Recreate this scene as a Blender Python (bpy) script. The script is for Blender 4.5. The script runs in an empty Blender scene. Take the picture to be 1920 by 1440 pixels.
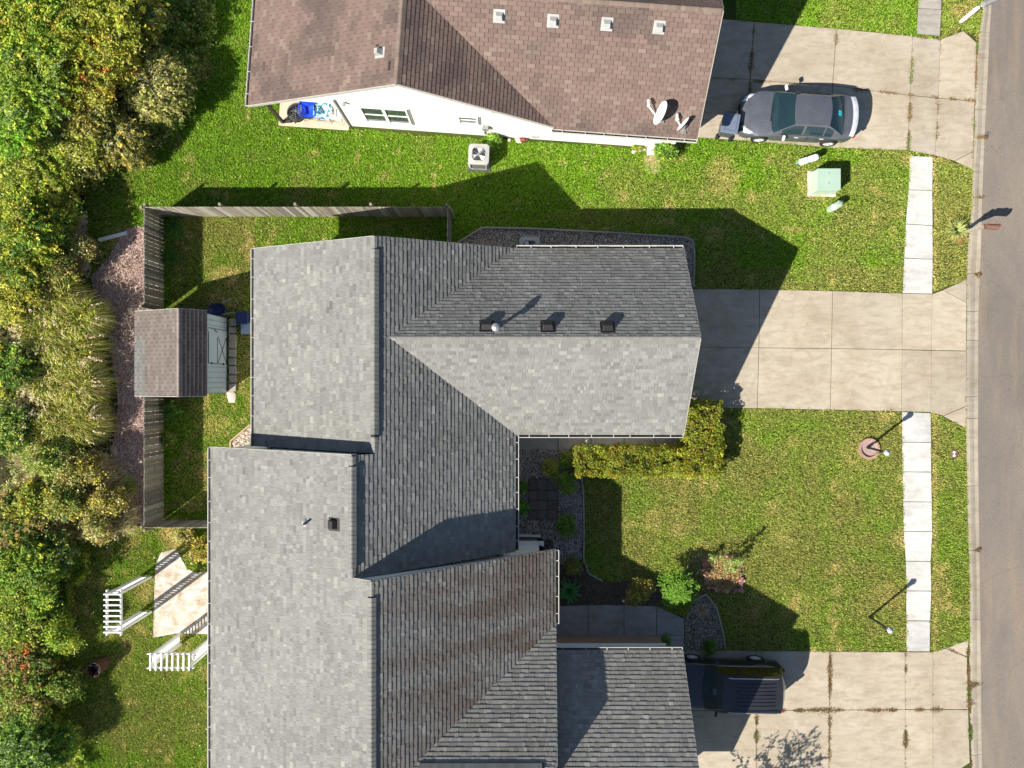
import bpy, bmesh, math, random
import numpy as np
from mathutils import Vector, Matrix, Quaternion

SC = bpy.context.scene
COL = SC.collection
random.seed(11)
RNG = np.random.default_rng(7)

# ------------------------------------------------------------------ camera
CAM_H = 31.0            # metres above the lawn
PPM = 46.0              # ground scale of the survey grid (grid units per metre)
cam_data = bpy.data.cameras.new('drone_camera')
cam = bpy.data.objects.new('drone_camera', cam_data)
COL.objects.link(cam)
cam.location = (0, 0, CAM_H)
cam.rotation_euler = (0, 0, 0)
cam_data.sensor_width = 36.0
cam_data.lens = 36.0 * (PPM * CAM_H) / 1920.0
cam_data.clip_start = 0.5
cam_data.clip_end = 900
SC.camera = cam

# ------------------------------------------------------------------ light
SUN_AZ = Vector((-0.805, -0.593, 0))
SUN_EL = math.atan2(CAM_H, 37.9)
world = bpy.data.worlds.new('World')
SC.world = world
world.use_nodes = True
wn = world.node_tree
wn.nodes.clear()
sky = wn.nodes.new('ShaderNodeTexSky')
sky.sky_type = 'NISHITA'
sky.sun_disc = False
sky.sun_elevation = SUN_EL
sky.sun_rotation = math.atan2(SUN_AZ.x, SUN_AZ.y) % (2 * math.pi)
sky.air_density = 1.0
sky.dust_density = 0.6
sky.ozone_density = 1.4
wbg = wn.nodes.new('ShaderNodeBackground')
wbg.inputs['Strength'].default_value = 0.06
wout = wn.nodes.new('ShaderNodeOutputWorld')
wn.links.new(sky.outputs[0], wbg.inputs[0])
wn.links.new(wbg.outputs[0], wout.inputs[0])

sun_data = bpy.data.lights.new('sun', 'SUN')
sun_data.energy = 5.0
sun_data.angle = math.radians(0.55)
sun_data.color = (1.0, 0.94, 0.83)
sun = bpy.data.objects.new('sun', sun_data)
COL.objects.link(sun)
sun_dir = Vector((SUN_AZ.x * math.cos(SUN_EL), SUN_AZ.y * math.cos(SUN_EL), math.sin(SUN_EL)))
sun.rotation_euler = sun_dir.to_track_quat('Z', 'Y').to_euler()
sun.location = (-40, -30, 60)

SC.view_settings.view_transform = 'Standard'
SC.view_settings.look = 'None'
SC.view_settings.exposure = 0.92
SC.view_settings.gamma = 1.0
SC.view_settings.use_curve_mapping = False

# ------------------------------------------------------------------ survey grid
def G(x, y, z=0.0):
    """survey-grid ground position (grid units, y to the south) -> metres"""
    return Vector(((x - 960.0) / PPM, (720.0 - y) / PPM, z))

def W(x, y, z):
    """a point seen at survey sheet position x, y that stands z metres above the lawn"""
    k = 1 - z / CAM_H
    return Vector(((x - 960.0) / PPM * k, (720.0 - y) / PPM * k, z))

# ------------------------------------------------------------------ materials
MATS = {}
class NT:
    def __init__(s, name):
        s.m = bpy.data.materials.new(name)
        s.m.use_nodes = True
        s.t = s.m.node_tree
        s.t.nodes.clear()
        s.out = s.t.nodes.new('ShaderNodeOutputMaterial')
    def n(s, typ, ins=None, **kw):
        nd = s.t.nodes.new(typ)
        for k, v in kw.items():
            setattr(nd, k, v)
        if ins:
            for k, v in ins.items():
                sock = nd.inputs[k]
                if isinstance(v, bpy.types.NodeSocket):
                    s.t.links.new(v, sock)
                else:
                    sock.default_value = v
        return nd
    def ramp(s, fac, stops, interp='LINEAR'):
        r = s.n('ShaderNodeValToRGB', {'Fac': fac})
        cr = r.color_ramp
        cr.interpolation = interp
        while len(cr.elements) < len(stops):
            cr.elements.new(0.5)
        for e, (p, c) in zip(cr.elements, stops):
            e.position = p
            e.color = c if len(c) == 4 else (*c, 1)
        return r.outputs[0]
    def mix(s, fac, a, b, mode='MIX'):
        nd = s.n('ShaderNodeMix', data_type='RGBA', blend_type=mode)
        for key, v in ((0, fac), (6, a), (7, b)):
            if isinstance(v, bpy.types.NodeSocket):
                s.t.links.new(v, nd.inputs[key])
            else:
                nd.inputs[key].default_value = v if key == 0 or len(v) == 4 else (*v, 1)
        return nd.outputs[2]
    def math(s, op, a, b=0.5):
        nd = s.n('ShaderNodeMath', {0: a, 1: b}, operation=op)
        return nd.outputs[0]
    def pos(s):
        return s.n('ShaderNodeNewGeometry').outputs['Position']
    def scaled(s, vec, sc, rot=0.0):
        return s.n('ShaderNodeMapping', {'Vector': vec, 'Scale': sc, 'Rotation': (0, 0, rot)}).outputs[0]
    def noise(s, vec, scale, detail=3, rough=0.55, dist=0.0):
        return s.n('ShaderNodeTexNoise', {'Vector': vec, 'Scale': scale, 'Detail': detail, 'Roughness': rough, 'Distortion': dist}).outputs['Fac']
    def bump(s, h, strength=0.3, dist=0.01):
        return s.n('ShaderNodeBump', {'Height': h, 'Strength': strength, 'Distance': dist}).outputs[0]
    def bsdf(s, **kw):
        ins = {}
        names = {'base': 'Base Color', 'rough': 'Roughness', 'metal': 'Metallic', 'normal': 'Normal', 'coat': 'Coat Weight',
                 'coatr': 'Coat Roughness', 'spec': 'Specular IOR Level', 'trans': 'Transmission Weight', 'ior': 'IOR', 'alpha': 'Alpha'}
        for k, v in kw.items():
            if k == 'base' and not isinstance(v, bpy.types.NodeSocket):
                v = (*v, 1) if len(v) == 3 else v
            ins[names[k]] = v
        b = s.n('ShaderNodeBsdfPrincipled', ins)
        return b.outputs[0]
    def done(s, sh):
        s.t.links.new(sh, s.out.inputs[0])
        return s.m

def flat(name, base, rough=0.6, metal=0.0, var=0.12, scale=6.0, spec=0.4, coat=0.0, bump=0.0):
    """plain surface with slight uneven tone"""
    if name in MATS:
        return MATS[name]
    t = NT(name)
    p = t.pos()
    n = t.noise(p, scale, 4, 0.6)
    lo = tuple(c * (1 - var) for c in base)
    hi = tuple(min(1, c * (1 + var)) for c in base)
    c = t.ramp(n, [(0.3, lo), (0.7, hi)])
    kw = dict(base=c, rough=rough, metal=metal, spec=spec, coat=coat)
    if bump:
        kw['normal'] = t.bump(t.noise(p, scale * 12, 3), bump, 0.004)
    MATS[name] = t.done(t.bsdf(**kw))
    return MATS[name]

def concrete(name, a, b, c, sc=.55):
    t = NT(name)
    p = t.pos()
    n1 = t.noise(p, sc, 5, 0.6, 0.6)
    n2 = t.noise(t.scaled(p, (1.0, 3.2, 1.0)), 1.4, 5, 0.65, 0.3)
    n3 = t.noise(p, 60, 3, 0.7)
    n4 = t.noise(p, 4.5, 5, 0.7, 1.0)
    col = t.ramp(n1, [(0.28, a), (0.5, b), (0.74, c)])
    col = t.mix(t.ramp(n2, [(0.44, (0, 0, 0)), (0.72, (0.6, 0.6, 0.6))]), col, tuple(x * 0.72 for x in a))
    n5 = t.noise(p, 1.1, 6, 0.72, 1.4)
    col = t.mix(t.ramp(n5, [(0.54, (0, 0, 0)), (0.74, (0.55, 0.55, 0.55))]), col, (a[0] * .78, a[1] * .66, a[2] * .52))
    col = t.mix(t.ramp(n4, [(0.56, (0, 0, 0)), (0.78, (0.5, 0.5, 0.5))]), col, tuple(min(1, x * 1.3) for x in c))
    col = t.mix(0.34, col, t.ramp(n3, [(0.3, (0.55, 0.55, 0.55)), (0.7, (1.0, 1.0, 1.0))]), 'MULTIPLY')
    oi = t.n('ShaderNodeObjectInfo').outputs['Random']
    tone = t.ramp(oi, [(0.0, (0.86, 0.86, 0.87)), (1.0, (1.0, 0.99, 0.97))])
    col = t.mix(1.0, col, tone, 'MULTIPLY')
    return t.done(t.bsdf(base=col, rough=0.9, spec=0.2, normal=t.bump(n3, 0.35, 0.004)))

M_DRIVE = concrete('driveway_concrete', (0.385, 0.325, 0.245), (0.455, 0.395, 0.31), (0.51, 0.455, 0.37))
M_OLDWALK = concrete('grey_walk_concrete', (0.30, 0.275, 0.24), (0.38, 0.355, 0.32), (0.43, 0.41, 0.38))
M_WALK = concrete('white_walk_concrete', (0.50, 0.49, 0.465), (0.60, 0.59, 0.57), (0.68, 0.67, 0.655))
M_CURB = concrete('curb_concrete', (0.35, 0.30, 0.23), (0.42, 0.37, 0.295), (0.47, 0.42, 0.345))
M_SLAB = concrete('patio_concrete', (0.36, 0.25, 0.15), (0.58, 0.54, 0.47), (0.76, 0.75, 0.73), 1.9)
M_PORCH = flat('porch_concrete', (0.56, 0.46, 0.35), 0.85, scale=2)

def m_asphalt():
    t = NT('asphalt')
    p = t.pos()
    big = t.noise(t.scaled(p, (1.0, 0.35, 1.0)), 0.5, 5, 0.6, 0.8)
    agg = t.n('ShaderNodeTexVoronoi', {'Vector': p, 'Scale': 55.0}).outputs['Distance']
    fine = t.noise(p, 28, 4, 0.75)
    spots = t.noise(p, 2.6, 3, 0.5)
    col = t.ramp(big, [(0.3, (0.168, 0.146, 0.130)), (0.52, (0.205, 0.178, 0.155)), (0.74, (0.25, 0.212, 0.172))])
    orange = t.noise(t.scaled(p, (2.0, 0.25, 1)), 0.7, 3, 0.6)
    col = t.mix(t.ramp(orange, [(0.52, (0, 0, 0)), (0.72, (0.45, 0.45, 0.45))]), col, (0.30, 0.22, 0.15))
    col = t.mix(0.7, col, t.ramp(fine, [(0.25, (0.5, 0.5, 0.5)), (0.75, (1.25, 1.25, 1.25))]), 'MULTIPLY')
    col = t.mix(t.ramp(spots, [(0.70, (0, 0, 0)), (0.78, (0.7, 0.7, 0.7))]), col, (0.09, 0.08, 0.085))
    cr = t.n('ShaderNodeTexVoronoi', {'Vector': t.n('ShaderNodeVectorMath', {0: p, 1: t.n('ShaderNodeTexNoise', {'Vector': p, 'Scale': 1.6, 'Detail': 4.0}).outputs['Color']}, operation='ADD').outputs[0], 'Scale': 0.22},
             feature='DISTANCE_TO_EDGE').outputs['Distance']
    col = t.mix(t.ramp(cr, [(0.0, (0.35, 0.35, 0.35)), (0.003, (0, 0, 0))]), col, (0.06, 0.055, 0.055))
    return t.done(t.bsdf(base=col, rough=0.95, spec=0.15, normal=t.bump(agg, 0.5, 0.01)))
M_ASPHALT = m_asphalt()

def m_lawn():
    t = NT('lawn_turf')
    p = t.pos()
    big = t.noise(p, 0.33, 4, 0.6, 0.4)
    mid = t.noise(p, 2.2, 5, 0.7, 0.5)
    fine = t.noise(p, 30, 3, 0.8)
    c = t.ramp(big, [(0.30, (0.030, 0.058, 0.010)), (0.5, (0.055, 0.085, 0.016)), (0.72, (0.10, 0.10, 0.03))])
    c = t.mix(t.ramp(mid, [(0.56, (0, 0, 0)), (0.75, (0.6, 0.6, 0.6))]), c, (0.16, 0.12, 0.055))
    c = t.mix(0.6, c, t.ramp(fine, [(0.2, (0.4, 0.4, 0.4)), (0.75, (1.1, 1.1, 1.1))]), 'MULTIPLY')
    return t.done(t.bsdf(base=c, rough=0.95, spec=0.1, normal=t.bump(fine, 0.8, 0.03)))
M_LAWN = m_lawn()

def m_soil(name, a, b, c, sc=14.0):
    t = NT(name)
    p = t.pos()
    n = t.noise(p, sc, 6, 0.8, 0.4)
    n2 = t.noise(p, 1.3, 4, 0.6)
    col = t.ramp(n, [(0.3, a), (0.5, b), (0.68, c)])
    col = t.mix(0.5, col, t.ramp(n2, [(0.3, (0.7, 0.7, 0.7)), (0.7, (1.1, 1.1, 1.1))]), 'MULTIPLY')
    return t.done(t.bsdf(base=col, rough=0.95, spec=0.1, normal=t.bump(n, 0.9, 0.03)))
M_EARTH = m_soil('woodland_earth', (0.02, 0.018, 0.01), (0.05, 0.045, 0.022), (0.12, 0.10, 0.05))
M_MULCH = m_soil('bark_mulch', (0.20, 0.13, 0.115), (0.40, 0.29, 0.26), (0.56, 0.46, 0.42), 20)
M_BEDSOIL = m_soil('bed_soil', (0.05, 0.04, 0.03), (0.10, 0.08, 0.06), (0.2, 0.17, 0.13), 20)
M_SAND = m_soil('bare_sand', (0.40, 0.28, 0.16), (0.55, 0.42, 0.27), (0.66, 0.54, 0.38), 9)

def m_tinted(name, rough=0.9, spec=0.15, trans=0.0, island=0.0, fine=0.0, fsc=60.0):
    """surface whose own colour is stored per face (each shingle, leaf, stone)"""
    t = NT(name)
    a = t.n('ShaderNodeAttribute', attribute_name='tint').outputs['Color']
    if island:
        ri = t.n('ShaderNodeNewGeometry').outputs['Random Per Island']
        a = t.mix(1.0, a, t.ramp(ri, [(0.0, (1 - island,) * 3), (1.0, (1 + island,) * 3)]), 'MULTIPLY')
    kw = {}
    if fine:
        n = t.noise(t.pos(), fsc, 3, 0.75)
        a = t.mix(1.0, a, t.ramp(n, [(0.25, (1 - fine,) * 3), (0.75, (1 + fine * 0.7,) * 3)]), 'MULTIPLY')
        kw['normal'] = t.bump(n, 0.25, 0.003)
    b = t.bsdf(base=a, rough=rough, spec=spec, **kw)
    if trans:
        tr = t.n('ShaderNodeBsdfTranslucent', {'Color': a}).outputs[0]
        b = t.n('ShaderNodeMixShader', {0: trans, 1: b, 2: tr}).outputs[0]
    return t.done(b)
M_SHINGLE = m_tinted('asphalt_shingle', 0.9, 0.2, fine=0.35)
M_LEAF = m_tinted('leaves', 0.55, 0.3, trans=0.35)
M_BLADE = m_tinted('grass_blades', 0.6, 0.25, trans=0.3)
M_STONE = m_tinted('stones', 0.8, 0.3, fine=0.2)
M_CHIP = m_tinted('bark_chips', 0.9, 0.1)

M_WHITE = flat('white_vinyl', (0.80, 0.80, 0.79), 0.5, var=0.02)
M_SIDING = flat('white_siding', (0.80, 0.80, 0.78), 0.55, var=0.02, scale=1.5)
M_TRIM = flat('white_trim', (0.52, 0.51, 0.48), 0.5, var=0.03)
M_GUTTER_IN = flat('gutter_grime', (0.045, 0.036, 0.03), 0.9, var=0.5, scale=9)
M_DECK = flat('roof_felt', (0.03, 0.03, 0.03), 0.95)
M_FASCIA = flat('fascia_board', (0.55, 0.52, 0.47), 0.7)
M_GLASS = flat('window_glass', (0.05, 0.07, 0.07), 0.06, var=0.3, scale=2, spec=0.6)
M_BLACKP = flat('black_plastic', (0.012, 0.012, 0.014), 0.45)
M_RUBBER = flat('rubber', (0.018, 0.018, 0.018), 0.8)
M_STEEL = flat('galvanised_steel', (0.42, 0.43, 0.44), 0.4, metal=0.6)
M_CHROME = flat('alloy', (0.62, 0.63, 0.65), 0.35, metal=0.15)
M_BARK = flat('bark', (0.10, 0.075, 0.055), 0.9, var=0.4, scale=12, bump=0.6)
M_PALEBARK = flat('pale_bark', (0.32, 0.28, 0.22), 0.9, var=0.3, scale=12, bump=0.6)

# ------------------------------------------------------------------ object helpers
def tag(o, label=None, cat=None, group=None, kind=None):
    if label: o['label'] = label
    if cat: o['category'] = cat
    if group: o['group'] = group
    if kind: o['kind'] = kind
    return o

def link(o, parent=None):
    COL.objects.link(o)
    if parent is not None:
        o.parent = parent
        o.matrix_parent_inverse = parent_inv(parent)
    return o

def world_of(o):
    M = Matrix.LocRotScale(o.location, o.rotation_euler, o.scale)
    return world_of(o.parent) @ o.matrix_parent_inverse @ M if o.parent is not None else M

def parent_inv(p):
    return world_of(p).inverted()

def thing(name, label, cat, loc=(0, 0, 0), rotz=0.0, group=None, kind=None):
    o = bpy.data.objects.new(name, None)
    COL.objects.link(o)
    o.empty_display_size = 0.3
    o.location = loc
    o.rotation_euler = (0, 0, rotz)
    return tag(o, label, cat, group, kind)

class MB:
    """collects shapes (in world or local coordinates) and links them as one mesh object"""
    def __init__(s):
        s.v, s.f, s.mi, s.mats = [], [], [], []
        s.cur = 0
    def mat(s, m):
        if m not in s.mats:
            s.mats.append(m)
        s.cur = s.mats.index(m)
        return s
    def add(s, verts, faces):
        b = len(s.v)
        s.v.extend([tuple(x) for x in verts])
        for f in faces:
            s.f.append([b + i for i in f])
            s.mi.append(s.cur)
        return s
    def box(s, c, size, rot=None):
        x, y, z = size[0] / 2, size[1] / 2, size[2] / 2
        vs = [Vector(p) for p in ((-x, -y, -z), (x, -y, -z), (x, y, -z), (-x, y, -z), (-x, -y, z), (x, -y, z), (x, y, z), (-x, y, z))]
        if rot is not None:
            if isinstance(rot, (int, float)):
                rot = Matrix.Rotation(rot, 3, 'Z')
            vs = [rot @ p for p in vs]
        c = Vector(c)
        return s.add([p + c for p in vs], [(0, 3, 2, 1), (4, 5, 6, 7), (0, 1, 5, 4), (1, 2, 6, 5), (2, 3, 7, 6), (3, 0, 4, 7)])
    def beam(s, a, b, w, h, up=(0, 0, 1)):
        a, b = Vector(a), Vector(b)
        d = b - a
        L = d.length
        d = d / L
        up = Vector(up)
        side = d.cross(up)
        if side.length < 1e-4:
            side = d.cross(Vector((1, 0, 0)))
        side.normalize()
        u = side.cross(d)
        R = Matrix((side, d, u)).transposed()
        return s.box((a + b) / 2, (w, L, h), R)
    def tube(s, pts, r, n=8, cap=True):
        pts = [Vector(p) for p in pts]
        rs = r if isinstance(r, (list, tuple)) else [r] * len(pts)
        rings = []
        ref = None
        for i, p in enumerate(pts):
            d = (pts[min(i + 1, len(pts) - 1)] - pts[max(i - 1, 0)]).normalized()
            if ref is None:
                ref = Vector((0, 0, 1)) if abs(d.z) < 0.9 else Vector((1, 0, 0))
            x = d.cross(ref).normalized()
            y = d.cross(x)
            rings.append([p + (x * math.cos(2 * math.pi * k / n) + y * math.sin(2 * math.pi * k / n)) * rs[i] for k in range(n)])
        vs = [p for r_ in rings for p in r_]
        fs = []
        for i in range(len(pts) - 1):
            for k in range(n):
                fs.append((i * n + k, i * n + (k + 1) % n, (i + 1) * n + (k + 1) % n, (i + 1) * n + k))
        if cap:
            fs.append(tuple(range(n))[::-1])
            fs.append(tuple((len(pts) - 1) * n + k for k in range(n)))
        return s.add(vs, fs)
    def cyl(s, c, r, h, n=20, r2=None, cap=True):
        c = Vector(c)
        return s.tube([c, c + Vector((0, 0, h))], [r, r if r2 is None else r2], n, cap)
    def lathe(s, prof, c=(0, 0, 0), n=20, R=None):
        c = Vector(c)
        vs, fs = [], []
        for (r, z) in prof:
            for k in range(n):
                p = Vector((r * math.cos(2 * math.pi * k / n), r * math.sin(2 * math.pi * k / n), z))
                if R is not None: p = R @ p
                vs.append(p + c)
        for i in range(len(prof) - 1):
            for k in range(n):
                fs.append((i * n + k, i * n + (k + 1) % n, (i + 1) * n + (k + 1) % n, (i + 1) * n + k))
        return s.add(vs, fs)
    def prism(s, poly, z0, z1):
        """poly: xy points (ccw or cw) in metres; z0/z1 numbers or functions of (x,y)"""
        f0 = z0 if callable(z0) else (lambda x, y: z0)
        f1 = z1 if callable(z1) else (lambda x, y: z1)
        A = sum(poly[i][0] * poly[(i + 1) % len(poly)][1] - poly[(i + 1) % len(poly)][0] * poly[i][1] for i in range(len(poly)))
        if A < 0: poly = poly[::-1]
        n = len(poly)
        vs = [(p[0], p[1], f0(p[0], p[1])) for p in poly] + [(p[0], p[1], f1(p[0], p[1])) for p in poly]
        fs = [tuple(range(n))[::-1], tuple(range(n, 2 * n))]
        fs += [(i, (i + 1) % n, n + (i + 1) % n, n + i) for i in range(n)]
        return s.add(vs, fs)
    def grid(s, rows):
        """rows of points -> quad patch"""
        n, m = len(rows), len(rows[0])
        vs = [p for r_ in rows for p in r_]
        fs = [(i * m + j, i * m + j + 1, (i + 1) * m + j + 1, (i + 1) * m + j) for i in range(n - 1) for j in range(m - 1)]
        return s.add(vs, fs)
    def build(s, name, parent=None, m=None, smooth=None, bevel=0.0, local=False):
        me = bpy.data.meshes.new(name)
        me.from_pydata(s.v, [], s.f)
        if m is not None and not s.mats:
            s.mats = [m]
        for mm in s.mats:
            me.materials.append(mm)
        if len(s.mats) > 1:
            me.polygons.foreach_set('material_index', s.mi)
        me.validate()
        if smooth:
            me.polygons.foreach_set('use_smooth', [True] * len(me.polygons))
            me.set_sharp_from_angle(angle=math.radians(smooth))
        o = bpy.data.objects.new(name, me)
        COL.objects.link(o)
        if parent is not None:
            o.parent = parent
            if not local:
                o.matrix_parent_inverse = parent_inv(parent)
        if bevel:
            b = o.modifiers.new('bevel', 'BEVEL')
            b.width = bevel
            b.segments = 2
            b.limit_method = 'ANGLE'
        return o

def copy_tree(o, parent=None, name=None):
    kids = [c for c in bpy.data.objects if c.parent == o]
    c = o.copy()
    COL.objects.link(c)
    c.parent = parent
    for ch in kids:
        copy_tree(ch, c)
    return c

# ------------------------------------------------------------------ bulk meshes from numpy
GAIN = {'leaves': 2.25, 'grass_blades': 1.75}
def bulk(name, verts, nper, tints, mat, parent=None, smooth=False):
    """verts (F*nper,3): separate faces of nper corners; tints (F,3) linear colour of each face"""
    me = bpy.data.meshes.new(name)
    V = np.ascontiguousarray(verts, dtype=np.float32)
    nv = len(V); nf = nv // nper
    me.vertices.add(nv)
    me.vertices.foreach_set('co', V.ravel())
    me.loops.add(nv)
    me.loops.foreach_set('vertex_index', np.arange(nv, dtype=np.int32))
    me.polygons.add(nf)
    me.polygons.foreach_set('loop_start', np.arange(0, nv, nper, dtype=np.int32))
    me.update(calc_edges=True)
    at = me.attributes.new('tint', 'FLOAT_COLOR', 'FACE')
    c = np.ones((nf, 4), dtype=np.float32)
    c[:, :3] = np.clip(tints * GAIN.get(mat.name, 1.0), 0.003, 0.9)
    at.data.foreach_set('color', c.ravel())
    me.materials.append(mat)
    o = bpy.data.objects.new(name, me)
    COL.objects.link(o)
    if parent is not None:
        o.parent = parent
        o.matrix_parent_inverse = parent_inv(parent)
    return o

def unit(n):
    v = RNG.normal(size=(n, 3))
    return v / np.linalg.norm(v, axis=1, keepdims=True)

def vnoise(x, y, sc, seed=0):
    r = np.random.default_rng(seed).random((64, 64))
    X, Y = x / sc, y / sc
    xi, yi = np.floor(X).astype(int), np.floor(Y).astype(int)
    fx, fy = X - xi, Y - yi
    fx = fx * fx * (3 - 2 * fx); fy = fy * fy * (3 - 2 * fy)
    g = lambda a, b: r[a % 64, b % 64]
    return (g(xi, yi) * (1 - fx) + g(xi + 1, yi) * fx) * (1 - fy) + (g(xi, yi + 1) * (1 - fx) + g(xi + 1, yi + 1) * fx) * fy

def inpoly(x, y, poly):
    res = np.zeros(len(x), bool)
    n = len(poly)
    for i in range(n):
        x1, y1 = poly[i][0], poly[i][1]
        x2, y2 = poly[(i + 1) % n][0], poly[(i + 1) % n][1]
        if y1 == y2: continue
        c = ((y1 > y) != (y2 > y)) & (x < (x2 - x1) * (y - y1) / (y2 - y1) + x1)
        res ^= c
    return res

def gp(pts, off=0):
    return [tuple(G(*p)[:2]) for p in pts]

def leaf_quads(P, size, up=0.5, stretch=1.0, Nrm=None):
    """rhombic leaves at P (n,3)"""
    n = len(P)
    N = unit(n) * (1 - up)
    N[:, 2] += up
    if Nrm is not None:
        N += Nrm
    N /= np.linalg.norm(N, axis=1, keepdims=True)
    A = np.cross(N, unit(n)); A /= np.linalg.norm(A, axis=1, keepdims=True)
    B = np.cross(N, A)
    s = (size * (0.6 + 0.8 * RNG.random(n)))[:, None] if np.isscalar(size) else size[:, None]
    V = np.stack([P - A * s * 0.5 * stretch, P + B * s * 0.32 - A * s * .05, P + A * s * 0.5 * stretch, P - B * s * 0.32 - A * s * .05], axis=1)
    return V.reshape(-1, 3)

def pal(n, cols, w=None, jit=0.15):
    cols = np.array(cols)
    idx = RNG.choice(len(cols), n, p=w)
    c = cols[idx] * (1 + jit * RNG.normal(size=(n, 1)))
    return np.clip(c, 0.002, 1)
# ================================================================== the setting
def sheet(name, pts, z, mat, kind='structure'):
    mb = MB(); n = len(pts)
    v = [G(p[0], p[1], z) for p in pts]
    bm = bmesh.new()
    f = bm.faces.new([bm.verts.new(p) for p in v])
    bmesh.ops.triangulate(bm, faces=[f])
    bm.normal_update()
    for f in bm.faces:
        if f.normal.z < 0: f.normal_flip()
    me = bpy.data.meshes.new(name); bm.to_mesh(me); bm.free()
    me.materials.append(mat)
    o = bpy.data.objects.new(name, me); COL.objects.link(o)
    return tag(o, kind=kind)

mb = MB(); mb.add([(-400, -400, -.16), (400, -400, -.16), (400, 400, -.16), (-400, 400, -.16)], [(0, 1, 2, 3)])
tag(mb.build('ground', m=M_LAWN), kind='structure')

CURB_IN = [(1858, -200), (1846, 0), (1836, 60), (1829, 110), (1827, 250), (1823, 318), (1822, 380), (1815, 460), (1812, 525), (1813, 600), (1811, 740), (1811, 803), (1814, 960), (1818, 1100), (1818, 1200), (1817, 1260), (1818, 1330), (1822, 1440), (1828, 1640)]
CURB_OUT = [(1876, -200), (1861, 0), (1857, 60), (1855, 110), (1848, 250), (1845, 318), (1843, 380), (1841, 460), (1838, 540), (1836, 600), (1836, 740), (1835, 803), (1837, 960), (1839, 1100), (1840, 1200), (1841, 1260), (1841, 1330), (1843, 1440), (1850, 1640)]
def along(line, y):
    for a, b in zip(line, line[1:]):
        if a[1] <= y <= b[1]:
            return a[0] + (b[0] - a[0]) * (y - a[1]) / (b[1] - a[1])
    return line[-1][0]
sheet('lawn', [(-900, -200)] + CURB_IN + [(-900, 1640)], 0.0, M_LAWN)
sheet('road', [(x - 4, y) for x, y in CURB_OUT] + [(2420, 1640), (2450, -200)], -0.048, M_ASPHALT)
sheet('far_verge', [(2421, 1640), (2451, -200), (2900, -200), (2900, 1640)], -0.02, M_LAWN)

# curb: a gutter pan and a low rolled lip, cast in lengths
curb = thing('curb', None, None, G(1830, 720), kind='structure')
cuts = [-180, -60, 60, 108, 205, 258, 371, 513, 584, 638, 744, 785, 911, 1032, 1162, 1284, 1416, 1520, 1630]
for a, b in zip(cuts, cuts[1:]):
    m_ = MB()
    ys = [a + 0.35] + [a + (b - a) * k / 5 for k in range(1, 5)] + [b - 0.35]
    rows = []
    drop = any(lo - 4 <= (a + b) / 2 <= hi + 4 for lo, hi in ((60, 300), (540, 800), (1220, 1460)))
    for y in ys:
        xi, xo = along(CURB_IN, y), along(CURB_OUT, y)
        top = 0.012 if drop else 0.022
        prof = [(xi + .2, -.1), (xi + .2, top), (xi + (xo - xi) * .25, top), (xi + (xo - xi) * .45, top * .5 - .012), (xi + (xo - xi) * .68, -.034), (xo - 1, -.038), (xo, -.044), (xo, -.11)]
        rows.append([G(x, y, z) for x, z in prof])
    m_.grid(rows)
    for r_ in (rows[0], rows[-1]):
        m_.add(r_, [tuple(range(len(r_)))])
    m_.build('curb_stone', curb, M_CURB)

def slab(parent, pts, z1, mat, name='slab', gap=0.5, z0=-.05, cuts=None):
    """one cast slab, joints left open round it"""
    c = (sum(p[0] for p in pts) / len(pts), sum(p[1] for p in pts) / len(pts))
    q = []
    for p in pts:
        d = math.hypot(p[0] - c[0], p[1] - c[1])
        k = max(0, (d - gap * 1.3) / d)
        q.append((c[0] + (p[0] - c[0]) * k, c[1] + (p[1] - c[1]) * k))
    m_ = MB()
    zt = z1 + random.uniform(-.003, .003)
    m_.prism(gp(q), z0, zt)
    return m_.build(name, parent, mat, bevel=.006)

def lerp(a, b, t): return (a[0] + (b[0] - a[0]) * t, a[1] + (b[1] - a[1]) * t)

PAVED = []      # polygons where no grass grows
def slab_grid(name, cols, mat, z, label=None):
    """cols: list of (top point, [mid points], bottom point) columns; slabs between them"""
    root = thing(name, None, None, G(*cols[0][0]), kind='structure')
    for a, b in zip(cols, cols[1:]):
        for k in range(min(len(a), len(b)) - 1):
            slab(root, [a[k], b[k], b[k + 1], a[k + 1]], z, mat)
    out = [c[0] for c in cols] + [c[-1] for c in cols[::-1]]
    PAVED.append(out)
    return root

# house driveway (middle)
d2 = slab_grid('driveway', [[(1240, 541), (1240, 650), (1240, 765)], [(1424.5, 542.5), (1423, 652), (1420, 765.5)], [(1561, 545.5), (1559, 653.5), (1557, 768.5)],
                            [(1692, 550), (1691.5, 655.5), (1690, 771.5)], [(1748, 551), (1746.5, 657), (1745, 773)]], M_DRIVE, .022)
slab(d2, [(1748, 551), (1767, 544), (1812, 567), (1811.5, 658), (1746.5, 657)], .022, M_DRIVE)
slab(d2, [(1767, 544), (1812, 524), (1812, 567)], .022, M_DRIVE)
slab(d2, [(1746.5, 657), (1811.5, 658), (1811, 762), (1768, 780), (1745, 773)], .022, M_DRIVE)
slab(d2, [(1768, 780), (1811, 762), (1811, 803)], .022, M_DRIVE)
PAVED.append([(1745, 550), (1812, 524), (1811, 803), (1745, 773)])
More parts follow.
